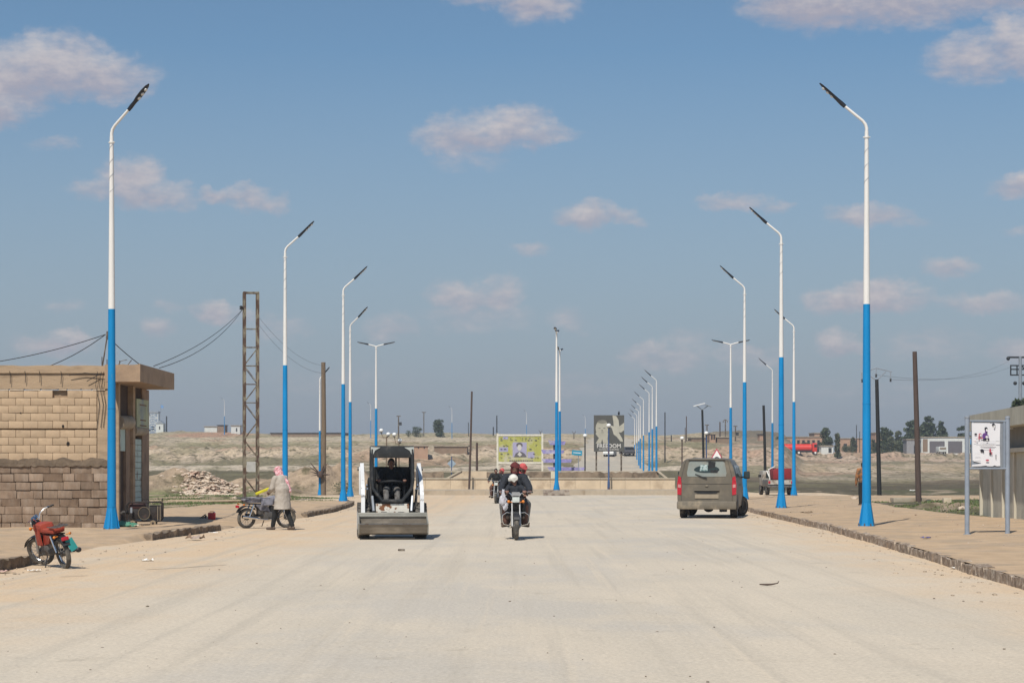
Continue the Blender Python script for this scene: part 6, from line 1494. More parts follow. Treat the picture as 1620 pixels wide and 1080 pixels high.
# ------------------------------------------------------------------ motorcycles
def motorcycle(name, label, tankmat, steer=0.0, crash=True, rack=True, headlight=True, cover=None, loc=(0, 0, 0), rz=0, lean=0, wr=.30, group=None, stand=True):
    m = empty(name, loc, rz, label, 'motorcycle', group); m.rotation_euler = (0, lean, rz)
    wb = .63
    def whl(par, c, MX, w):
        q = MB(); n_ = 32; prof = [(wr - .075, -w * .35), (wr - .03, -w * .5), (wr, -w * .22), (wr, w * .22), (wr - .03, w * .5), (wr - .075, w * .35)]
        ringv = []
        for j in range(n_):
            a = 2 * math.pi * j / n_
            for r_, x_ in prof: ringv.append((x_, c[1] + r_ * math.cos(a), c[2] + r_ * math.sin(a)))
        k_ = len(prof); fs_ = [(j * k_ + i, j * k_ + (i + 1) % k_, ((j + 1) % n_) * k_ + (i + 1) % k_, ((j + 1) % n_) * k_ + i) for j in range(n_) for i in range(k_)]
        q.add(ringv, fs_, MX, True); t = q.build('tyre', M['rubber_dusty'], par)
        q = MB(); q.tube([(0, c[1] + (wr - .078) * math.cos(a), c[2] + (wr - .078) * math.sin(a)) for a in np.linspace(0, 2 * math.pi, 29)[:-1]], .016, 6, closed=True, M=MX); q.build('rim', M['chrome'], t)
        q = MB(); q.tube([(-.05, c[1], c[2]), (.05, c[1], c[2])], .055, 12, M=MX)
        for k in range(18):
            a = 2 * math.pi * k / 18; q.tube([((-1) ** k * .03, c[1] + .05 * math.cos(a + .3), c[2] + .05 * math.sin(a + .3)), (0, c[1] + (wr - .078) * math.cos(a), c[2] + (wr - .078) * math.sin(a))], .003, 4, M=MX)
        q.build('spokes', M['dusty_metal'], t); return t
    S = Matrix.Translation((0, .42, .8)) @ Matrix.Rotation(steer, 4, Vector((0, -.42, .9)).normalized()) @ Matrix.Translation((0, -.42, -.8))
    I = Matrix.Identity(4)
    whl(m, (0, wb, wr), S, .10); whl(m, (0, -wb, wr), I, .095)
    for s in (-1, 1):
        q = MB(); q.tube([(s * .085, wb, wr), (s * .085, .50, .62)], .026, 10, M=S); q.tube([(s * .085, .50, .62), (s * .085, .40, .86)], .018, 10, M=S); q.build('fork_leg', M['fork'], m)
        q = MB(); q.tube([(s * .05, .36, .92), (s * .12, .33, 1.02), (s * .22, .27, 1.06), (s * .36, .17, 1.04)], .012, 8, M=S); hb = q.build('handlebar', M['chrome'], m)
        q = MB(); q.tube([(s * .27, .225, 1.05), (s * .38, .155, 1.04)], .018, 8, M=S); q.build('grip', M['black_plastic'], hb)
        q = MB(); q.tube([(s * .25, .26, 1.055), (s * .36, .27, 1.05)], .006, 5, M=S); q.build('lever', M['chrome'], hb)
        q = MB(); q.tube([(s * .08, .44, .82), (s * .15, .46, .84)], .01, 6, M=S); q.ball((s * .16, .47, .84), (.034, .03, .036), 10, M=S); q.build('indicator', M['amber'], m)
        q = MB(); q.tube([(s * .08, -.80, .66), (s * .14, -.82, .66)], .009, 6); q.ball((s * .16, -.82, .66), (.03, .025, .028), 8); q.build('indicator', M['amber'], m)
        q = MB(); q.tube([(s * .11, -.60, .34), (s * .11, -.48, .66)], .024, 10); q.build('shock', M['chrome'], m)
        q = MB(); q.tube([(s * .07, -wb, wr), (s * .07, -.12, .36)], .02, 8); q.build('swingarm', M['dark_metal'], m)
        q = MB(); q.tube([(s * .10, .0, .30), (s * .24, .02, .30)], .014, 8); q.tube([(s * .14, .02, .30), (s * .25, .02, .30)], .02, 8); q.build('footpeg', M['rubber'], m)
        if crash:
            q = MB(); q.tube([(s * .04, .36, .58), (s * .20, .38, .60), (s * .29, .38, .54), (s * .30, .37, .42), (s * .26, .36, .34), (s * .05, .34, .30)], .012, 8); q.build('crash_bar', M['chrome'], m)
    q = MB()
    pts = [(wb + (wr + .03) * math.cos(a), wr + (wr + .03) * math.sin(a)) for a in np.linspace(.5, 2.5, 12)]
    P_ = pts + [(wb + (wr + .02) * math.cos(a), wr + (wr + .02) * math.sin(a)) for a in np.linspace(2.5, .5, 12)]
    q.prism(P_, 0, -.06, .06, S); q.build('front_fender', M['black_plastic'] if 'red' in label else tankmat, m)
    q = MB(); pts = [(-wb + (wr + .05) * math.cos(a), wr + .02 + (wr + .05) * math.sin(a)) for a in np.linspace(.7, 2.7, 12)]
    P_ = pts + [(-wb + (wr + .035) * math.cos(a), wr + .02 + (wr + .035) * math.sin(a)) for a in np.linspace(2.7, .7, 12)]
    q.prism(P_, 0, -.075, .075); q.build('rear_fender', M['black_plastic'], m)
    q = MB(); q.tube([(0, .38, .84), (0, .30, .66), (0, .22, .34), (0, -.1, .28), (0, -.2, .5), (0, -.1, .66), (0, .3, .72)], .02, 8)
    q.tube([(.07, -.1, .66), (.08, -.75, .68)], .014, 8); q.tube([(-.07, -.1, .66), (-.08, -.75, .68)], .014, 8); q.build('frame', M['dark_metal'], m)
    q = MB(); q.lathe([(.04, -.26), (.10, -.22), (.135, -.05), (.13, .10), (.09, .22), (.03, .26)], 16, Matrix.Translation((0, .16, .78)) @ Matrix.Rotation(R(-90 + 8), 4, 'X') @ Matrix.Diagonal((1, .85, 1, 1))); q.ball((0, .14, .74), (.12, .2, .11), 14); q.build('fuel_tank', tankmat, m)
    q = MB(); q.rbox((0, -.38, .75), (.25, .66, .09), .04); q.rbox((0, -.62, .79), (.22, .3, .07), .03); q.build('seat', cover or M['black_plastic'], m)
    q = MB(); q.rbox((0, .04, .36), (.24, .38, .22), .05); q.rbox((0, -.16, .48), (.15, .28, .2), .03); q.build('engine', M['dusty_metal'], m)
    q = MB(); q.tube([(0, .10, .44), (0, .16, .62)], .075, 12); 
    for k in range(5): q.tube([(0, .105 + k * .012, .47 + k * .03), (0, .108 + k * .012, .476 + k * .03)], .095, 12)
    q.build('cylinder', M['dusty_metal'], m)
    q = MB(); q.tube([(.03, .2, .5), (.09, .28, .42), (.12, .2, .26), (.13, -.1, .24), (.14, -.35, .27)], .02, 8); q.tube([(.14, -.3, .27), (.15, -.85, .34)], [.032, .042], 10); q.build('exhaust', M['chrome'], m)
    for s in (-1, 1): q = MB(); q.prism([(.05, .46), (-.25, .50), (-.42, .66), (-.05, .68)], 0, s * .075, s * .10); q.build('side_cover', tankmat, m)
    q = MB(); q.box((-.09, -.38, .36), (.03, .5, .06), rot=(-.06, 0, 0)); q.build('chain_cover', M['dark_metal'], m)
    q = MB(); q.tube([(0, .36, .88), (0, .47, .88)], [.06, .085], 16, M=S); q.build('headlight_shell', M['black_plastic'], m)
    q = MB(); q.rbox((0, .475, .88), (.16, .03, .12), .02, M=S); q.build('headlight', mat('headlight_glass', (.55, .58, .55), .12, .1, 20), m)
    for s in (-1, 1): q = MB(); q.tube([(s * .045, .37, 1.0), (s * .045, .42, .985)], .042, 12, M=S); q.build('gauge', M['chrome'], m)
    q = MB(); q.rbox((0, -.93, .60), (.14, .05, .07), .015); q.build('tail_light', M['red_lens'], m)
    if rack:
        q = MB()
        for s in (-1, 1): q.tube([(s * .12, -.45, .84), (s * .13, -.9, .84), (s * .05, -.98, .84)], .011, 6)
        for y in (-.6, -.72, -.84, -.94): q.tube([(-.12, y, .84), (.12, y, .84)], .008, 6)
        q.build('rack', M['dusty_metal'], m)
    q = MB(); q.tube([(-.08, .0, .28), (-.2, -.02, .03)] if stand else [(-.08, .0, .28), (-.1, -.28, .22)], .012, 6); q.build('side_stand', M['dark_metal'], m)
    return m
M['fork'] = mat('fork_alloy', (.36, .36, .36), .4, .1, 6, metal=.3)
M['red_cloth'] = mat('red_saddle_cloth', (.34, .055, .03), .85, .25, 9, (.18, .04, .03), 9, .55, .65, bump=.01)
M['tank_red'] = mat('tank_red', (.30, .04, .024), .4, .2, 6, (.25, .10, .06), 5, .58, .66)
M['tank_black'] = mat('tank_black', (.02, .02, .022), .35, .2)
M['tank_grey'] = mat('tank_grey_cloth', (.23, .23, .27), .8, .35, 8, (.10, .10, .13), 6, .5, .6)
# red one at the left kerb
y0 = 31.0
mr_ = motorcycle('motorcycle', 'red motorcycle leaning on its stand at the left kerb, seen from behind', M['tank_red'], steer=R(34), crash=False, cover=M['red_cloth'], loc=(X(87, 31.55), 31.55, 0), rz=R(33), lean=R(-14), wr=.30)
mr_.scale = (.82, .82, .82)
q = MB(); q.box((.0, 0, 0), (.15, .012, .24), rot=(-.25, -.25, 0)); q.v = [(x + .10, y - .93, z + .46) for x, y, z in q.v]; q.build('number_plate', mat('plate_teal', (.02, .23, .22), .5), mr_)
q = MB(); q.tube([(.05, -.9, .36), (.16, -.95, .33)], .02, 6); q.ball((.20, -.96, .33), (.06, .04, .05), 10); q.build('tail_lamp_bracket', M['black_plastic'], mr_)
q = MB(); q.rbox((0, .1, .80), (.30, .42, .16), .06); q.rbox((.15, .12, .60), (.03, .22, .34), .01); q.rbox((-.15, .10, .62), (.03, .22, .3), .01)
r_ = random.Random(4); q.v = [(x + r_.uniform(-.01, .01), y + r_.uniform(-.01, .01), z + r_.uniform(-.012, .012)) for x, y, z in q.v]; q.build('tank_cover', M['red_cloth'], mr_)
# grey one beside the man
mg = motorcycle('motorcycle', 'grey motorcycle parked side on behind the man in the headscarf, yellow tool on its seat', M['tank_grey'], steer=R(-12), cover=M['tank_grey'], loc=(X(421, 52.6), 52.6, 0), rz=R(-52), lean=R(4), wr=.28)
mg.scale = (.96, .96, .96)
q = MB(); q.rbox((0, -.36, .82), (.30, .5, .07), .03); q.rbox((.15, -.1, .74), (.02, .36, .2), .01); r_ = random.Random(8); q.v = [(x + r_.uniform(-.012, .012), y, z + r_.uniform(-.014, .014)) for x, y, z in q.v]; q.build('saddle_cloth', M['tank_grey'], mg)
q = MB(); q.rbox((0, 0, 0), (.06, .42, .07), .015, rot=(.35, 0, 0)); yt = q.build('tool_case', mat('yellow_case', (.70, .62, .03), .5)); yt.location = (X(415, 52.5), 52.5, .97); yt.rotation_euler = (0, 0, R(-56)); tag(yt, 'bright yellow narrow case resting on the tank of the grey motorcycle', 'case')
q = MB(); q.tube([(.28, .22, 1.06), (.30, .2, 1.18)], .006, 5); q.ball((.31, .2, 1.22), (.06, .012, .045), 10); q.build('mirror', M['chrome'], mg)
# the two ridden ones
mm_ = motorcycle('motorcycle', 'black motorcycle ridden by three people straight towards the camera', M['tank_black'], loc=(X(815, 44.3), 44.3, 0), rz=R(180 + 2), wr=.30, stand=False)
q = MB(); q.prism([(-.10, 1.01), (-.08, 1.05), (.08, 1.05), (.10, 1.01), (.08, .965), (-.08, .965)], 1, .42, .45); q.build('cowl', M['chrome'], mm_)
m2_ = motorcycle('motorcycle', 'second motorcycle following behind the loaded one in the middle', M['tank_black'], loc=(X(786, 91), 91, 0), rz=R(176), wr=.29, stand=False)

# ------------------------------------------------------------------ people
M['skin'] = mat('skin', (.30, .165, .11), .6, .08, 8)
M['skin_dark'] = mat('skin_tanned', (.20, .10, .07), .6, .08, 8)
M['hair'] = mat('black_hair', (.012, .01, .009), .7, .3, 30)
M['eye'] = mat('eye', (.03, .02, .02), .2)
def voxel(mb, name, mt, parent, size, smooth=2, noise_=0.0, nscale=.15):
    me = mb.mesh('tmp', None); o = bpy.data.objects.new('tmp', me); C.objects.link(o)
    rm = o.modifiers.new('r', 'REMESH'); rm.mode = 'VOXEL'; rm.voxel_size = size
    if smooth: s_ = o.modifiers.new('s', 'SMOOTH'); s_.factor = .5; s_.iterations = smooth
    if noise_:
        tx = bpy.data.textures.new('folds', 'CLOUDS'); tx.noise_scale = nscale
        d_ = o.modifiers.new('d', 'DISPLACE'); d_.texture = tx; d_.strength = noise_; d_.mid_level = .5
    dg = bpy.context.evaluated_depsgraph_get(); m2 = bpy.data.meshes.new_from_object(o.evaluated_get(dg)); m2.name = name
    bpy.data.objects.remove(o); bpy.data.meshes.remove(me)
    m2.materials.clear(); m2.materials.append(mt); m2.polygons.foreach_set('use_smooth', [True] * len(m2.polygons))
    return link(name, m2, parent)
def cap(mb, a, b_, ra, rb, n=10):
    a = Vector(a); b_ = Vector(b_)
    if (b_ - a).length > 1e-4: mb.tube([tuple(a), tuple(b_)], [ra, rb], n)
    mb.ball(tuple(a), ra, n); mb.ball(tuple(b_), rb, n)
def hand(mb, wr_, d, palm_n, s=1.0, curl=.6, side=1):
    d = Vector(d).normalized(); pn = (Vector(palm_n) - d * Vector(palm_n).dot(d)).normalized(); w = d.cross(pn) * side
    wr_ = Vector(wr_)
    for t in (-1, -.33, .33, 1):
        cap(mb, wr_ + w * t * .018 * s, wr_ + d * .075 * s + w * t * .03 * s, .016 * s, .013 * s, 8)
    for i, (t, L) in enumerate(((-1, .058), (-.35, .075), (.35, .08), (1, .07))):
        p0 = wr_ + d * .08 * s + w * t * .03 * s; c1 = curl; d1 = (d * math.cos(c1) + pn * math.sin(c1)); d2 = (d * math.cos(c1 * 2.2) + pn * math.sin(c1 * 2.2))
        p1 = p0 + d1 * L * .5 * s; p2 = p1 + d2 * L * .5 * s; cap(mb, p0, p1, .0095 * s, .009 * s, 7); cap(mb, p1, p2, .009 * s, .0075 * s, 7)
    p0 = wr_ + d * .02 * s + w * .03 * s; p1 = p0 + (d * .6 + w * .7 + pn * .2).normalized() * .035 * s; p2 = p1 + (d * .9 + pn * .6).normalized() * .03 * s
    cap(mb, p0, p1, .012 * s, .011 * s, 7); cap(mb, p1, p2, .010 * s, .009 * s, 7)
def person(name, label, J, loc, rz, sk, clothes, face=(0, 1, 0), size=1.0, vox=.011, curl=.7, shoes=None, hair=True, group=None, feet=True, palm=(0, 0, -1)):
    """J: joints in metres, local +y is where the body faces"""
    r = empty(name, loc, rz, label, 'person', group, size)
    J = {k: Vector(v) for k, v in J.items()}
    up = (J['head'] - J['neck']).normalized(); f = Vector(face); f = (f - up * f.dot(up)).normalized(); sd = f.cross(up)
    b = MB()
    hm = Matrix((sd, f, up)).transposed().to_4x4(); hm.translation = J['head']
    b.ball((0, -.01, .02), (.075, .095, .10), 16, hm); b.ball((0, .03, -.04), (.058, .062, .07), 14, hm); b.ball((0, .098, -.015), (.014, .018, .022), 8, hm); b.ball((0, .088, .01), (.012, .014, .03), 8, hm)
    b.ball((0, .082, -.062), (.028, .012, .01), 8, hm); b.ball((0, .07, -.095), (.025, .02, .02), 8, hm); b.ball((0, .085, .04), (.05, .014, .012), 8, hm)
    for s in (-1, 1): b.ball((s * .077, -.005, -.005), (.012, .022, .032), 8, hm)
    cap(b, J['neck'] - up * .05, J['head'] - up * .05, .055, .05)
    ch = J['chest']; pv = J['pelvis']
    cap(b, pv, ch, .12, .13); b.ball(tuple(ch), (.15, .10, .16), 12); b.ball(tuple(pv), (.15, .11, .12), 12); cap(b, ch, J['neck'], .10, .055)
    for s, k in ((-1, 'L'), (1, 'R')):
        sh, el, wr_ = J['sh' + k], J['el' + k], J['wr' + k]
        cap(b, J['neck'] - up * .03, sh, .05, .055); cap(b, sh, el, .048, .038); cap(b, el, wr_, .038, .026)
        dd = (wr_ - el); hand(b, wr_, J.get('hd' + k, dd), palm, 1.0, curl, -s)
        hp, kn, an = J['hip' + k], J['kn' + k], J['an' + k]
        cap(b, hp, kn, .082, .055); cap(b, kn, kn.lerp(an, .35), .055, .055); cap(b, kn.lerp(an, .35), an, .055, .035)
        toe = J['toe' + k]; cap(b, an - Vector((0, 0, .03)), toe, .035, .028); 
    voxel(b, 'body', sk, r, vox, 2)
    for s in (-1, 1):
        q = MB(); q.ball((s * .03, .083, .018), (.011, .008, .006), 8, hm); q.build('eye', M['eye'], r)
    if hair:
        q = MB(); q.ball((0, -.022, .038), (.082, .095, .095), 16, hm); q.ball((0, -.05, -.01), (.076, .06, .07), 12, hm); voxel(q, 'hair', M['hair'], r, .012, 1, .01, .02)
    if shoes:
        for k in 'LR':
            q = MB(); an, toe = J['an' + k], J['toe' + k]; d_ = (toe - an); d_.z = 0; d_.normalize(); heel = an - d_ * .04 + Vector((0, 0, -.045)); cap(q, heel, toe + d_ * .03 - Vector((0, 0, .0)), .042, .038); cap(q, an - Vector((0, 0, .02)), heel.lerp(toe, .4), .045, .04); voxel(q, 'shoe', shoes, r, .012, 2)
    def jacket(mt, thick=.03, sleeves=1.0, hem=.08, nm='jacket'):
        q = MB(); t = thick
        q.ball(tuple(ch), (.165 + t, .115 + t, .18 + t), 14); cap(q, pv + (ch - pv) * .15, ch, .125 + t, .135 + t); q.ball(tuple(pv + (ch - pv) * .1), (.15 + t, .12 + t, hem + .05), 12)
        cap(q, ch, J['neck'] - up * .02, .12 + t * .6, .06 + t * .5)
        for k in 'LR':
            sh, el, wr_ = J['sh' + k], J['el' + k], J['wr' + k]; cap(q, J['neck'] - up * .04, sh, .055 + t, .05 + t); cap(q, sh, el, .052 + t * .9, .045 + t * .8)
            e = el.lerp(wr_, .92 * sleeves); cap(q, el, e, .045 + t * .8, .036 + t * .6)
        return voxel(q, nm, mt, r, .013, 2, .02, .07)
    def trousers(mt, t=.02, nm='trousers', to=.95):
        q = MB(); q.ball(tuple(pv), (.15 + t, .115 + t, .13), 12)
        for k in 'LR':
            hp, kn, an = J['hip' + k], J['kn' + k], J['an' + k]; cap(q, pv, hp, .11, .09 + t); cap(q, hp, kn, .085 + t, .062 + t); cap(q, kn, kn.lerp(an, to), .062 + t, .045 + t * 1.2)
        return voxel(q, nm, mt, r, .013, 2, .015, .06)
    def scarf(mt, tail=None, wrap=False, nm='headscarf'):
        q = MB(); q.ball((0, -.03, .045), (.098, .105, .105), 16, hm); q.ball((0, -.06, -.05), (.095, .07, .10), 14, hm)
        for s in (-1, 1): q.ball((s * .075, .0, -.03), (.028, .05, .08), 10, hm)
        q.ball((0, -.01, -.135), (.10, .09, .05), 12, hm)
        if wrap: q.ball((0, .065, -.075), (.065, .045, .05), 12, hm)
        q.tube([tuple(hm @ Vector((.1 * math.cos(a) * .98, .105 * math.sin(a) - .02, .065 + .02 * math.sin(a * 2)))) for a in np.linspace(0, 6.283, 17)[:-1]], .018, 8, closed=True)
        if tail:
            P_ = [Vector(p) for p in tail]
            for a, c in zip(P_[:-1], P_[1:]): cap(q, a, c, .045, .05)
        return voxel(q, nm, mt, r, .011, 1, .012, .04)
    for c in clothes:
        k = c[0]; {'jacket': jacket, 'trousers': trousers, 'scarf': scarf}[k](*c[1], **(c[2] if len(c) > 2 else {}))
    return r, hm, J
M['cloth_dark'] = mat('dark_jacket_cloth', (.017, .02, .028), .85, .3, 9, bump=.006, bscale=25)
M['cloth_black'] = mat('black_cloth', (.013, .014, .015), .9, .3, 9, bump=.006, bscale=25)
M['cloth_grey'] = mat('grey_trouser_cloth', (.17, .165, .16), .9, .2, 9, (.10, .09, .085), 6, .5, .6, bump=.006, bscale=25)
M['cloth_brown'] = mat('brown_cloth', (.12, .06, .045), .9, .25, 9, bump=.006)
M['keff_pink'] = mat('pink_check_cloth', (.60, .20, .24), .9, .2, 30, (.72, .52, .54), 32, .46, .54, bump=.005, bscale=30)
M['keff_red'] = mat('deep_red_cloth', (.10, .018, .018), .9, .3, 20, bump=.005)
M['pink_cloth'] = mat('rose_cloth', (.50, .09, .09), .9, .2, 20, bump=.005)
M['white_cloth'] = mat('white_cloth', (.62, .60, .55), .9, .12, 10, bump=.006)
M['thobe'] = mat('grey_beige_robe', (.42, .375, .325), .9, .14, 4, (.33, .29, .25), 4, .5, .7, bump=.012, bscale=9, stretch=(1, 1, .35))
M['shoe'] = mat('dusty_shoe', (.09, .065, .05), .85, .3, 8)
# man in a robe, seen from behind, head bowed to the left
J = dict(pelvis=(0, -.02, .90), chest=(0, .06, 1.20), neck=(0, .12, 1.37), head=(.0, .17, 1.475), shL=(-.18, .09, 1.32), shR=(.18, .09, 1.32), elL=(-.22, .16, 1.06), elR=(.20, .20, 1.07), wrL=(-.11, .36, .98), wrR=(.06, .38, 1.0),
         hipL=(-.09, -.02, .86), hipR=(.09, -.02, .86), knL=(-.12, .14, .48), knR=(.10, -.08, .47), anL=(-.13, .22, .09), anR=(.10, -.26, .10), toeL=(-.15, .36, .035), toeR=(.11, -.13, .035))
mn, hm, JJ = person('person', 'man in a long grey beige robe and pink checked headscarf standing by the grey motorcycle', J, (X(447, 50.9), 50.9, 0), R(52), M['skin_dark'], [('trousers', (M['cloth_black'], .012)), ('scarf', (M['keff_pink'],), dict(tail=[(0.0, .02, 1.38), (.06, -.11, 1.22), (.10, -.16, 1.0)]))], face=(-.2, 1, -.35), hair=False, shoes=M['shoe'])
q = MB(); q.ball((0, .05, 1.20), (.21, .16, .22), 14); cap(q, (0, .05, 1.2), (0, .10, 1.36), .15, .07)
q.lathe([(.16, .62), (.205, .50), (.20, .38), (.205, .25), (.215, .12), (.23, .0), (.24, -.03)], 24, Matrix.Translation((0, .0, .56)) @ Matrix.Diagonal((1, .92, 1, 1)))
for k in 'LR': cap(q, JJ['neck'] - Vector((0, 0, .05)), JJ['sh' + k], .07, .08); cap(q, JJ['sh' + k], JJ['el' + k], .078, .075); cap(q, JJ['el' + k], JJ['el' + k].lerp(JJ['wr' + k], .85), .072, .062)
voxel(q, 'robe', M['thobe'], mn, .014, 3, .03, .12)
# loader driver
Jd = dict(pelvis=(0, -.1, 1.14), chest=(0, -.08, 1.42), neck=(0, -.04, 1.58), head=(0, -.01, 1.69), shL=(-.19, -.05, 1.52), shR=(.19, -.05, 1.52), elL=(-.30, .08, 1.30), elR=(.30, .08, 1.30), wrL=(-.29, .33, 1.33), wrR=(.29, .33, 1.33),
          hipL=(-.09, -.06, 1.11), hipR=(.09, -.06, 1.11), knL=(-.13, .36, 1.10), knR=(.13, .36, 1.10), anL=(-.12, .44, .80), anR=(.12, .44, .80), toeL=(-.12, .52, .76), toeR=(.12, .52, .76))
person('person', 'driver in black seated at the levers of the skid steer loader', Jd, (X(622, 44) - .124, 44 + 1.37, -.02), R(180) + .09, M['skin_dark'], [('jacket', (M['cloth_black'], .03)), ('trousers', (M['cloth_grey'], .012))], curl=1.0, shoes=M['shoe'])
# three on the motorcycle
bx, by = X(815, 44.3), 44.3
Jr = dict(pelvis=(0, -.36, .86), chest=(0, -.26, 1.22), neck=(0, -.20, 1.42), head=(0.0, -.15, 1.56), shL=(-.20, -.22, 1.36), shR=(.20, -.22, 1.36), elL=(-.31, -.02, 1.14), elR=(.31, -.02, 1.14), wrL=(-.31, .12, 1.08), wrR=(.31, .12, 1.08),
          hipL=(-.10, -.34, .84), hipR=(.10, -.34, .84), knL=(-.21, .06, .72), knR=(.21, .06, .72), anL=(-.20, -.02, .36), anR=(.20, -.02, .36), toeL=(-.27, .10, .30), toeR=(.27, .10, .30))
dr_, hm, _ = person('person', 'motorcycle rider in a dark jacket with a dark red scarf wrapped round his head', Jr, (bx, by, 0), R(182), M['skin_dark'], [('jacket', (M['cloth_dark'], .045)), ('trousers', (M['cloth_brown'], .03)), ('scarf', (M['keff_red'],), dict(wrap=True))], hair=False, curl=1.1, shoes=M['shoe'])
Jc = dict(pelvis=(0, -.06, .86), chest=(0, -.03, 1.06), neck=(0, .0, 1.19), head=(.03, .02, 1.30), shL=(-.14, .0, 1.15), shR=(.14, .0, 1.15), elL=(-.22, .10, 1.04), elR=(.22, .10, 1.04), wrL=(-.20, .24, 1.06), wrR=(.20, .24, 1.06),
          hipL=(-.07, -.04, .85), hipR=(.07, -.04, .85), knL=(-.16, .20, .82), knR=(.16, .20, .82), anL=(-.17, .16, .52), anR=(.17, .16, .52), toeL=(-.17, .26, .49), toeR=(.17, .26, .49))
chd, hm, _ = person('person', 'child in a dark jacket and white cap seated in front of the motorcycle rider', Jc, (bx, by, 0), R(182), M['skin_dark'], [('jacket', (M['cloth_dark'], .012)), ('trousers', (M['cloth_black'], .008))], face=(0, 1, -.25), hair=False, vox=.010, shoes=M['shoe'], curl=1.0)
q = MB(); q.ball((0, -.01, .06), (.10, .11, .085), 16, hm); q.prism([(-.10, .02), (-.11, .09), (.11, .10), (.12, .03), (.05, .02), (0, -.03), (-.05, .0)], 1, .06, .11, hm); voxel(q, 'cap', M['white_cloth'], chd, .011, 1, .012, .05)
Jp = dict(pelvis=(.02, -.66, .92), chest=(.06, -.62, 1.24), neck=(.13, -.56, 1.42), head=(.17, -.52, 1.54), shL=(-.14, -.6, 1.37), shR=(.27, -.6, 1.35), elL=(-.24, -.5, 1.12), elR=(.36, -.5, 1.10), wrL=(-.14, -.3, 1.0), wrR=(.26, -.3, 1.0),
          hipL=(-.1, -.62, .90), hipR=(.12, -.62, .90), knL=(-.26, -.26, .76), knR=(.28, -.26, .76), anL=(-.23, -.35, .40), anR=(.25, -.35, .40), toeL=(-.27, -.24, .34), toeR=(.29, -.24, .34))
Jp = {k: (-v[0], v[1], v[2]) for k, v in Jp.items()}
Jp = {(k[:-1] + {'L': 'R', 'R': 'L'}[k[-1]] if k[-1] in 'LR' else k): v for k, v in Jp.items()}
pp, hm, _ = person('person', 'passenger with a rose pink headscarf seated behind the motorcycle rider', Jp, (bx, by, 0), R(182), M['skin_dark'], [('jacket', (mat('cream_shirt', (.48, .44, .36), .9, .1), .03)), ('trousers', (M['cloth_grey'], .03)), ('scarf', (M['pink_cloth'],), dict(wrap=True))], hair=False, shoes=M['shoe'])
q = MB(); q.tube([(-.06, .09, .018), (-.02, .1, .018)], .016, 8, M=hm); q.tube([(.02, .1, .018), (.06, .09, .018)], .016, 8, M=hm); q.tube([(-.08, .05, .02), (0, .105, .024), (.08, .05, .02)], .005, 5, M=hm); q.build('sunglasses', M['black_plastic'], pp)
q = MB(); q.ball((0, 0, 0), (.09, .06, .12), 14); q.ball((.05, 0, -.12), (.06, .045, .10), 12); q.tube([(0, 0, .1), (-.0, 0, .24)], [.05, .02], 8)
r_ = random.Random(3); q.v = [(x + r_.uniform(-.015, .015), y + r_.uniform(-.015, .015), z + r_.uniform(-.02, .02)) for x, y, z in q.v]
o = q.build('carrier_bag', mat('bag_white', (.50, .50, .54), .5, .12, 12, (.45, .32, .40), 10, .58, .66)); o.location = (bx - .27, by - .28, .86); tag(o, 'white plastic bag hanging from the left handlebar of the loaded motorcycle', 'bag')
# following rider
m2x, m2y = X(786, 91), 91
person('person', 'rider in dark clothes on the motorcycle following behind', {k: (v[0], v[1], v[2] - .10 if k in ('head', 'neck') else v[2] - .06 if v[2] > .9 else v[2]) for k, v in Jr.items()}, (m2x - .05, m2y, 0), R(176), M['skin_dark'], [('jacket', (M['cloth_black'], .03)), ('trousers', (M['cloth_brown'], .02))], shoes=M['shoe'], vox=.014)
person('person', 'passenger with a red scarf behind the following rider', {k: (v[0], v[1], v[2] - .08) for k, v in Jp.items()}, (m2x + .02, m2y, 0), R(176), M['skin_dark'], [('jacket', (M['cloth_grey'], .03)), ('trousers', (M['cloth_black'], .02)), ('scarf', (M['pink_cloth'],))], hair=False, shoes=M['shoe'], vox=.014)
# man behind the right lamp
Js = dict(pelvis=(0, 0, .92), chest=(0, .0, 1.24), neck=(0, .0, 1.44), head=(.0, .02, 1.57), shL=(-.19, 0, 1.38), shR=(.19, 0, 1.38), elL=(-.25, .0, 1.12), elR=(.27, .03, 1.12), wrL=(-.27, .04, .87), wrR=(.30, .16, .95),
          hipL=(-.09, 0, .88), hipR=(.09, 0, .88), knL=(-.10, .03, .48), knR=(.10, -.06, .48), anL=(-.11, -.02, .09), anR=(.10, -.2, .12), toeL=(-.12, .13, .035), toeR=(.10, -.07, .05))
person('person', 'man in an orange brown jacket walking away, mostly hidden by the nearest right lamp', Js, (X(1365.5, 78), 78, .13), R(8), M['skin_dark'], [('jacket', (mat('orange_jacket', (.30, .13, .05), .85, .35, 8, (.12, .08, .05), 6, .5, .58), .035)), ('trousers', (M['cloth_black'], .02))], shoes=M['shoe'])

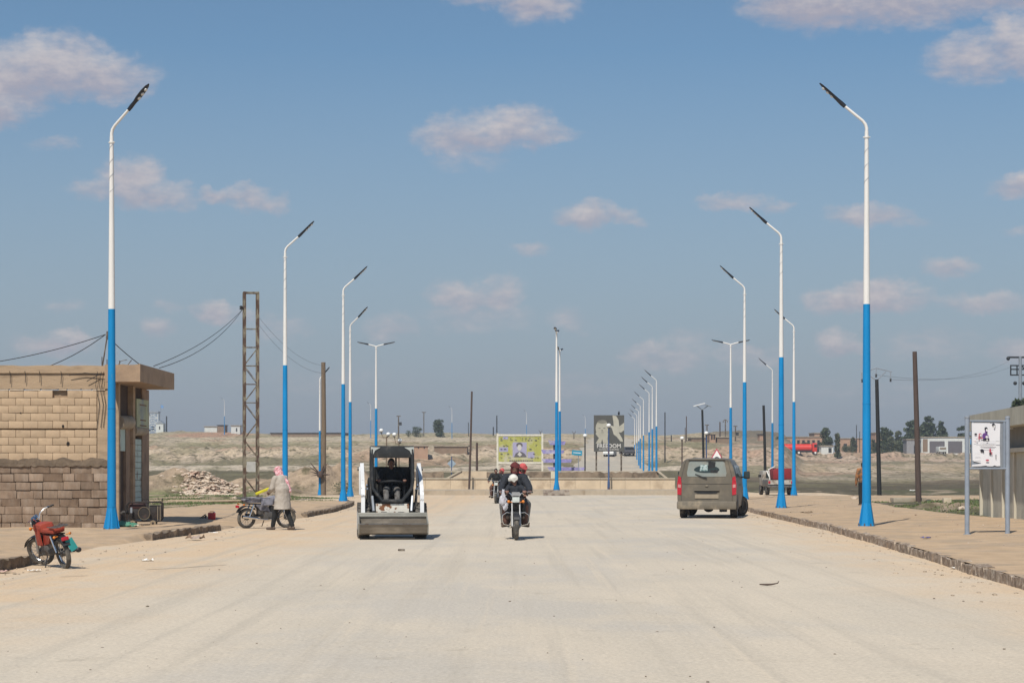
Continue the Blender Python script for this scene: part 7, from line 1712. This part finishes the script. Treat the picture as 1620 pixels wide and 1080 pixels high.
# ------------------------------------------------------------------ pickup with red load
pk = empty('pickup_truck', (X(1233, 119), 119, 0), R(2), 'small grubby pickup with a red box load behind the second right lamp', 'pickup truck')
b = MB(); b.rbox((0, .6, .72), (1.55, 2.0, .40), .05); b.build('bed', M['dusty_metal'], pk)
b = MB(); b.box((0, -.43, .78), (1.5, .05, .26)); b.build('tailgate', mat('grubby_white', (.42, .40, .36), .6, .15, 5, (.22, .17, .13), 4, .5, .64), pk)
b = MB(); b.rbox((0, -.5, .52), (1.6, .12, .12), .03); b.build('rear_bumper', M['dusty_metal'], pk)
b = MB(); b.rbox((0, 2.3, 1.0), (1.5, 1.4, .95), .15); b.build('cab', mat('cab_grey', (.33, .31, .28), .5, .15, 5, (.2, .16, .12), 4, .5, .64), pk)
b = MB(); b.box((0, 1.58, 1.22), (1.1, .02, .35)); b.build('rear_window', M['glass_dark'], pk)
b = MB(); b.rbox((.14, .5, 1.28), (1.1, 1.5, .66), .03); o = b.build('load_box', mat('deep_red_box', (.22, .014, .02), .6, .2, 4), None); o.location = pk.location; o.rotation_euler = pk.rotation_euler; tag(o, 'deep red box loaded on the white pickup', 'box')
b = MB(); b.tube([(-.62, -.3, .9), (-.70, -.35, 1.55), (-.35, -.3, 1.70), (-.2, 0, 1.6)], .035, 6); b.tube([(-.75, 1.5, .9), (-.72, .2, 1.45), (-.66, -.3, 1.1)], .03, 6); b.build('rack', M['white_worn'], pk)
for s in (-1, 1):
    b = MB(); b.box((s * .68, -.46, .78), (.12, .04, .14)); b.build('tail_light', M['red_lens'], pk)
    wheel(pk, (s * .66, .4, .30), .30, .2); wheel(pk, (s * .66, 2.7, .30), .30, .2)
    b = MB(); b.rbox((s * .9, 1.75, 1.15), (.18, .06, .16), .02); b.build('door_mirror', M['black_plastic'], pk)
# ------------------------------------------------------------------ air
hzm = bpy.data.materials.new('haze'); hzm.use_nodes = True; nt = hzm.node_tree
for n_ in list(nt.nodes):
    if n_.type == 'BSDF_PRINCIPLED': nt.nodes.remove(n_)
pv_ = nt.nodes.new('ShaderNodeVolumePrincipled'); pv_.inputs['Density'].default_value = .00042; pv_.inputs['Color'].default_value = (.88, .93, .99, 1); pv_.inputs['Anisotropy'].default_value = .3
nt.links.new(pv_.outputs[0], nt.nodes['Material Output'].inputs['Volume'])
b = MB(); b.box((0, 670, 12), (9000, 1600, 30)); tag(b.build('haze', hzm), kind='stuff')
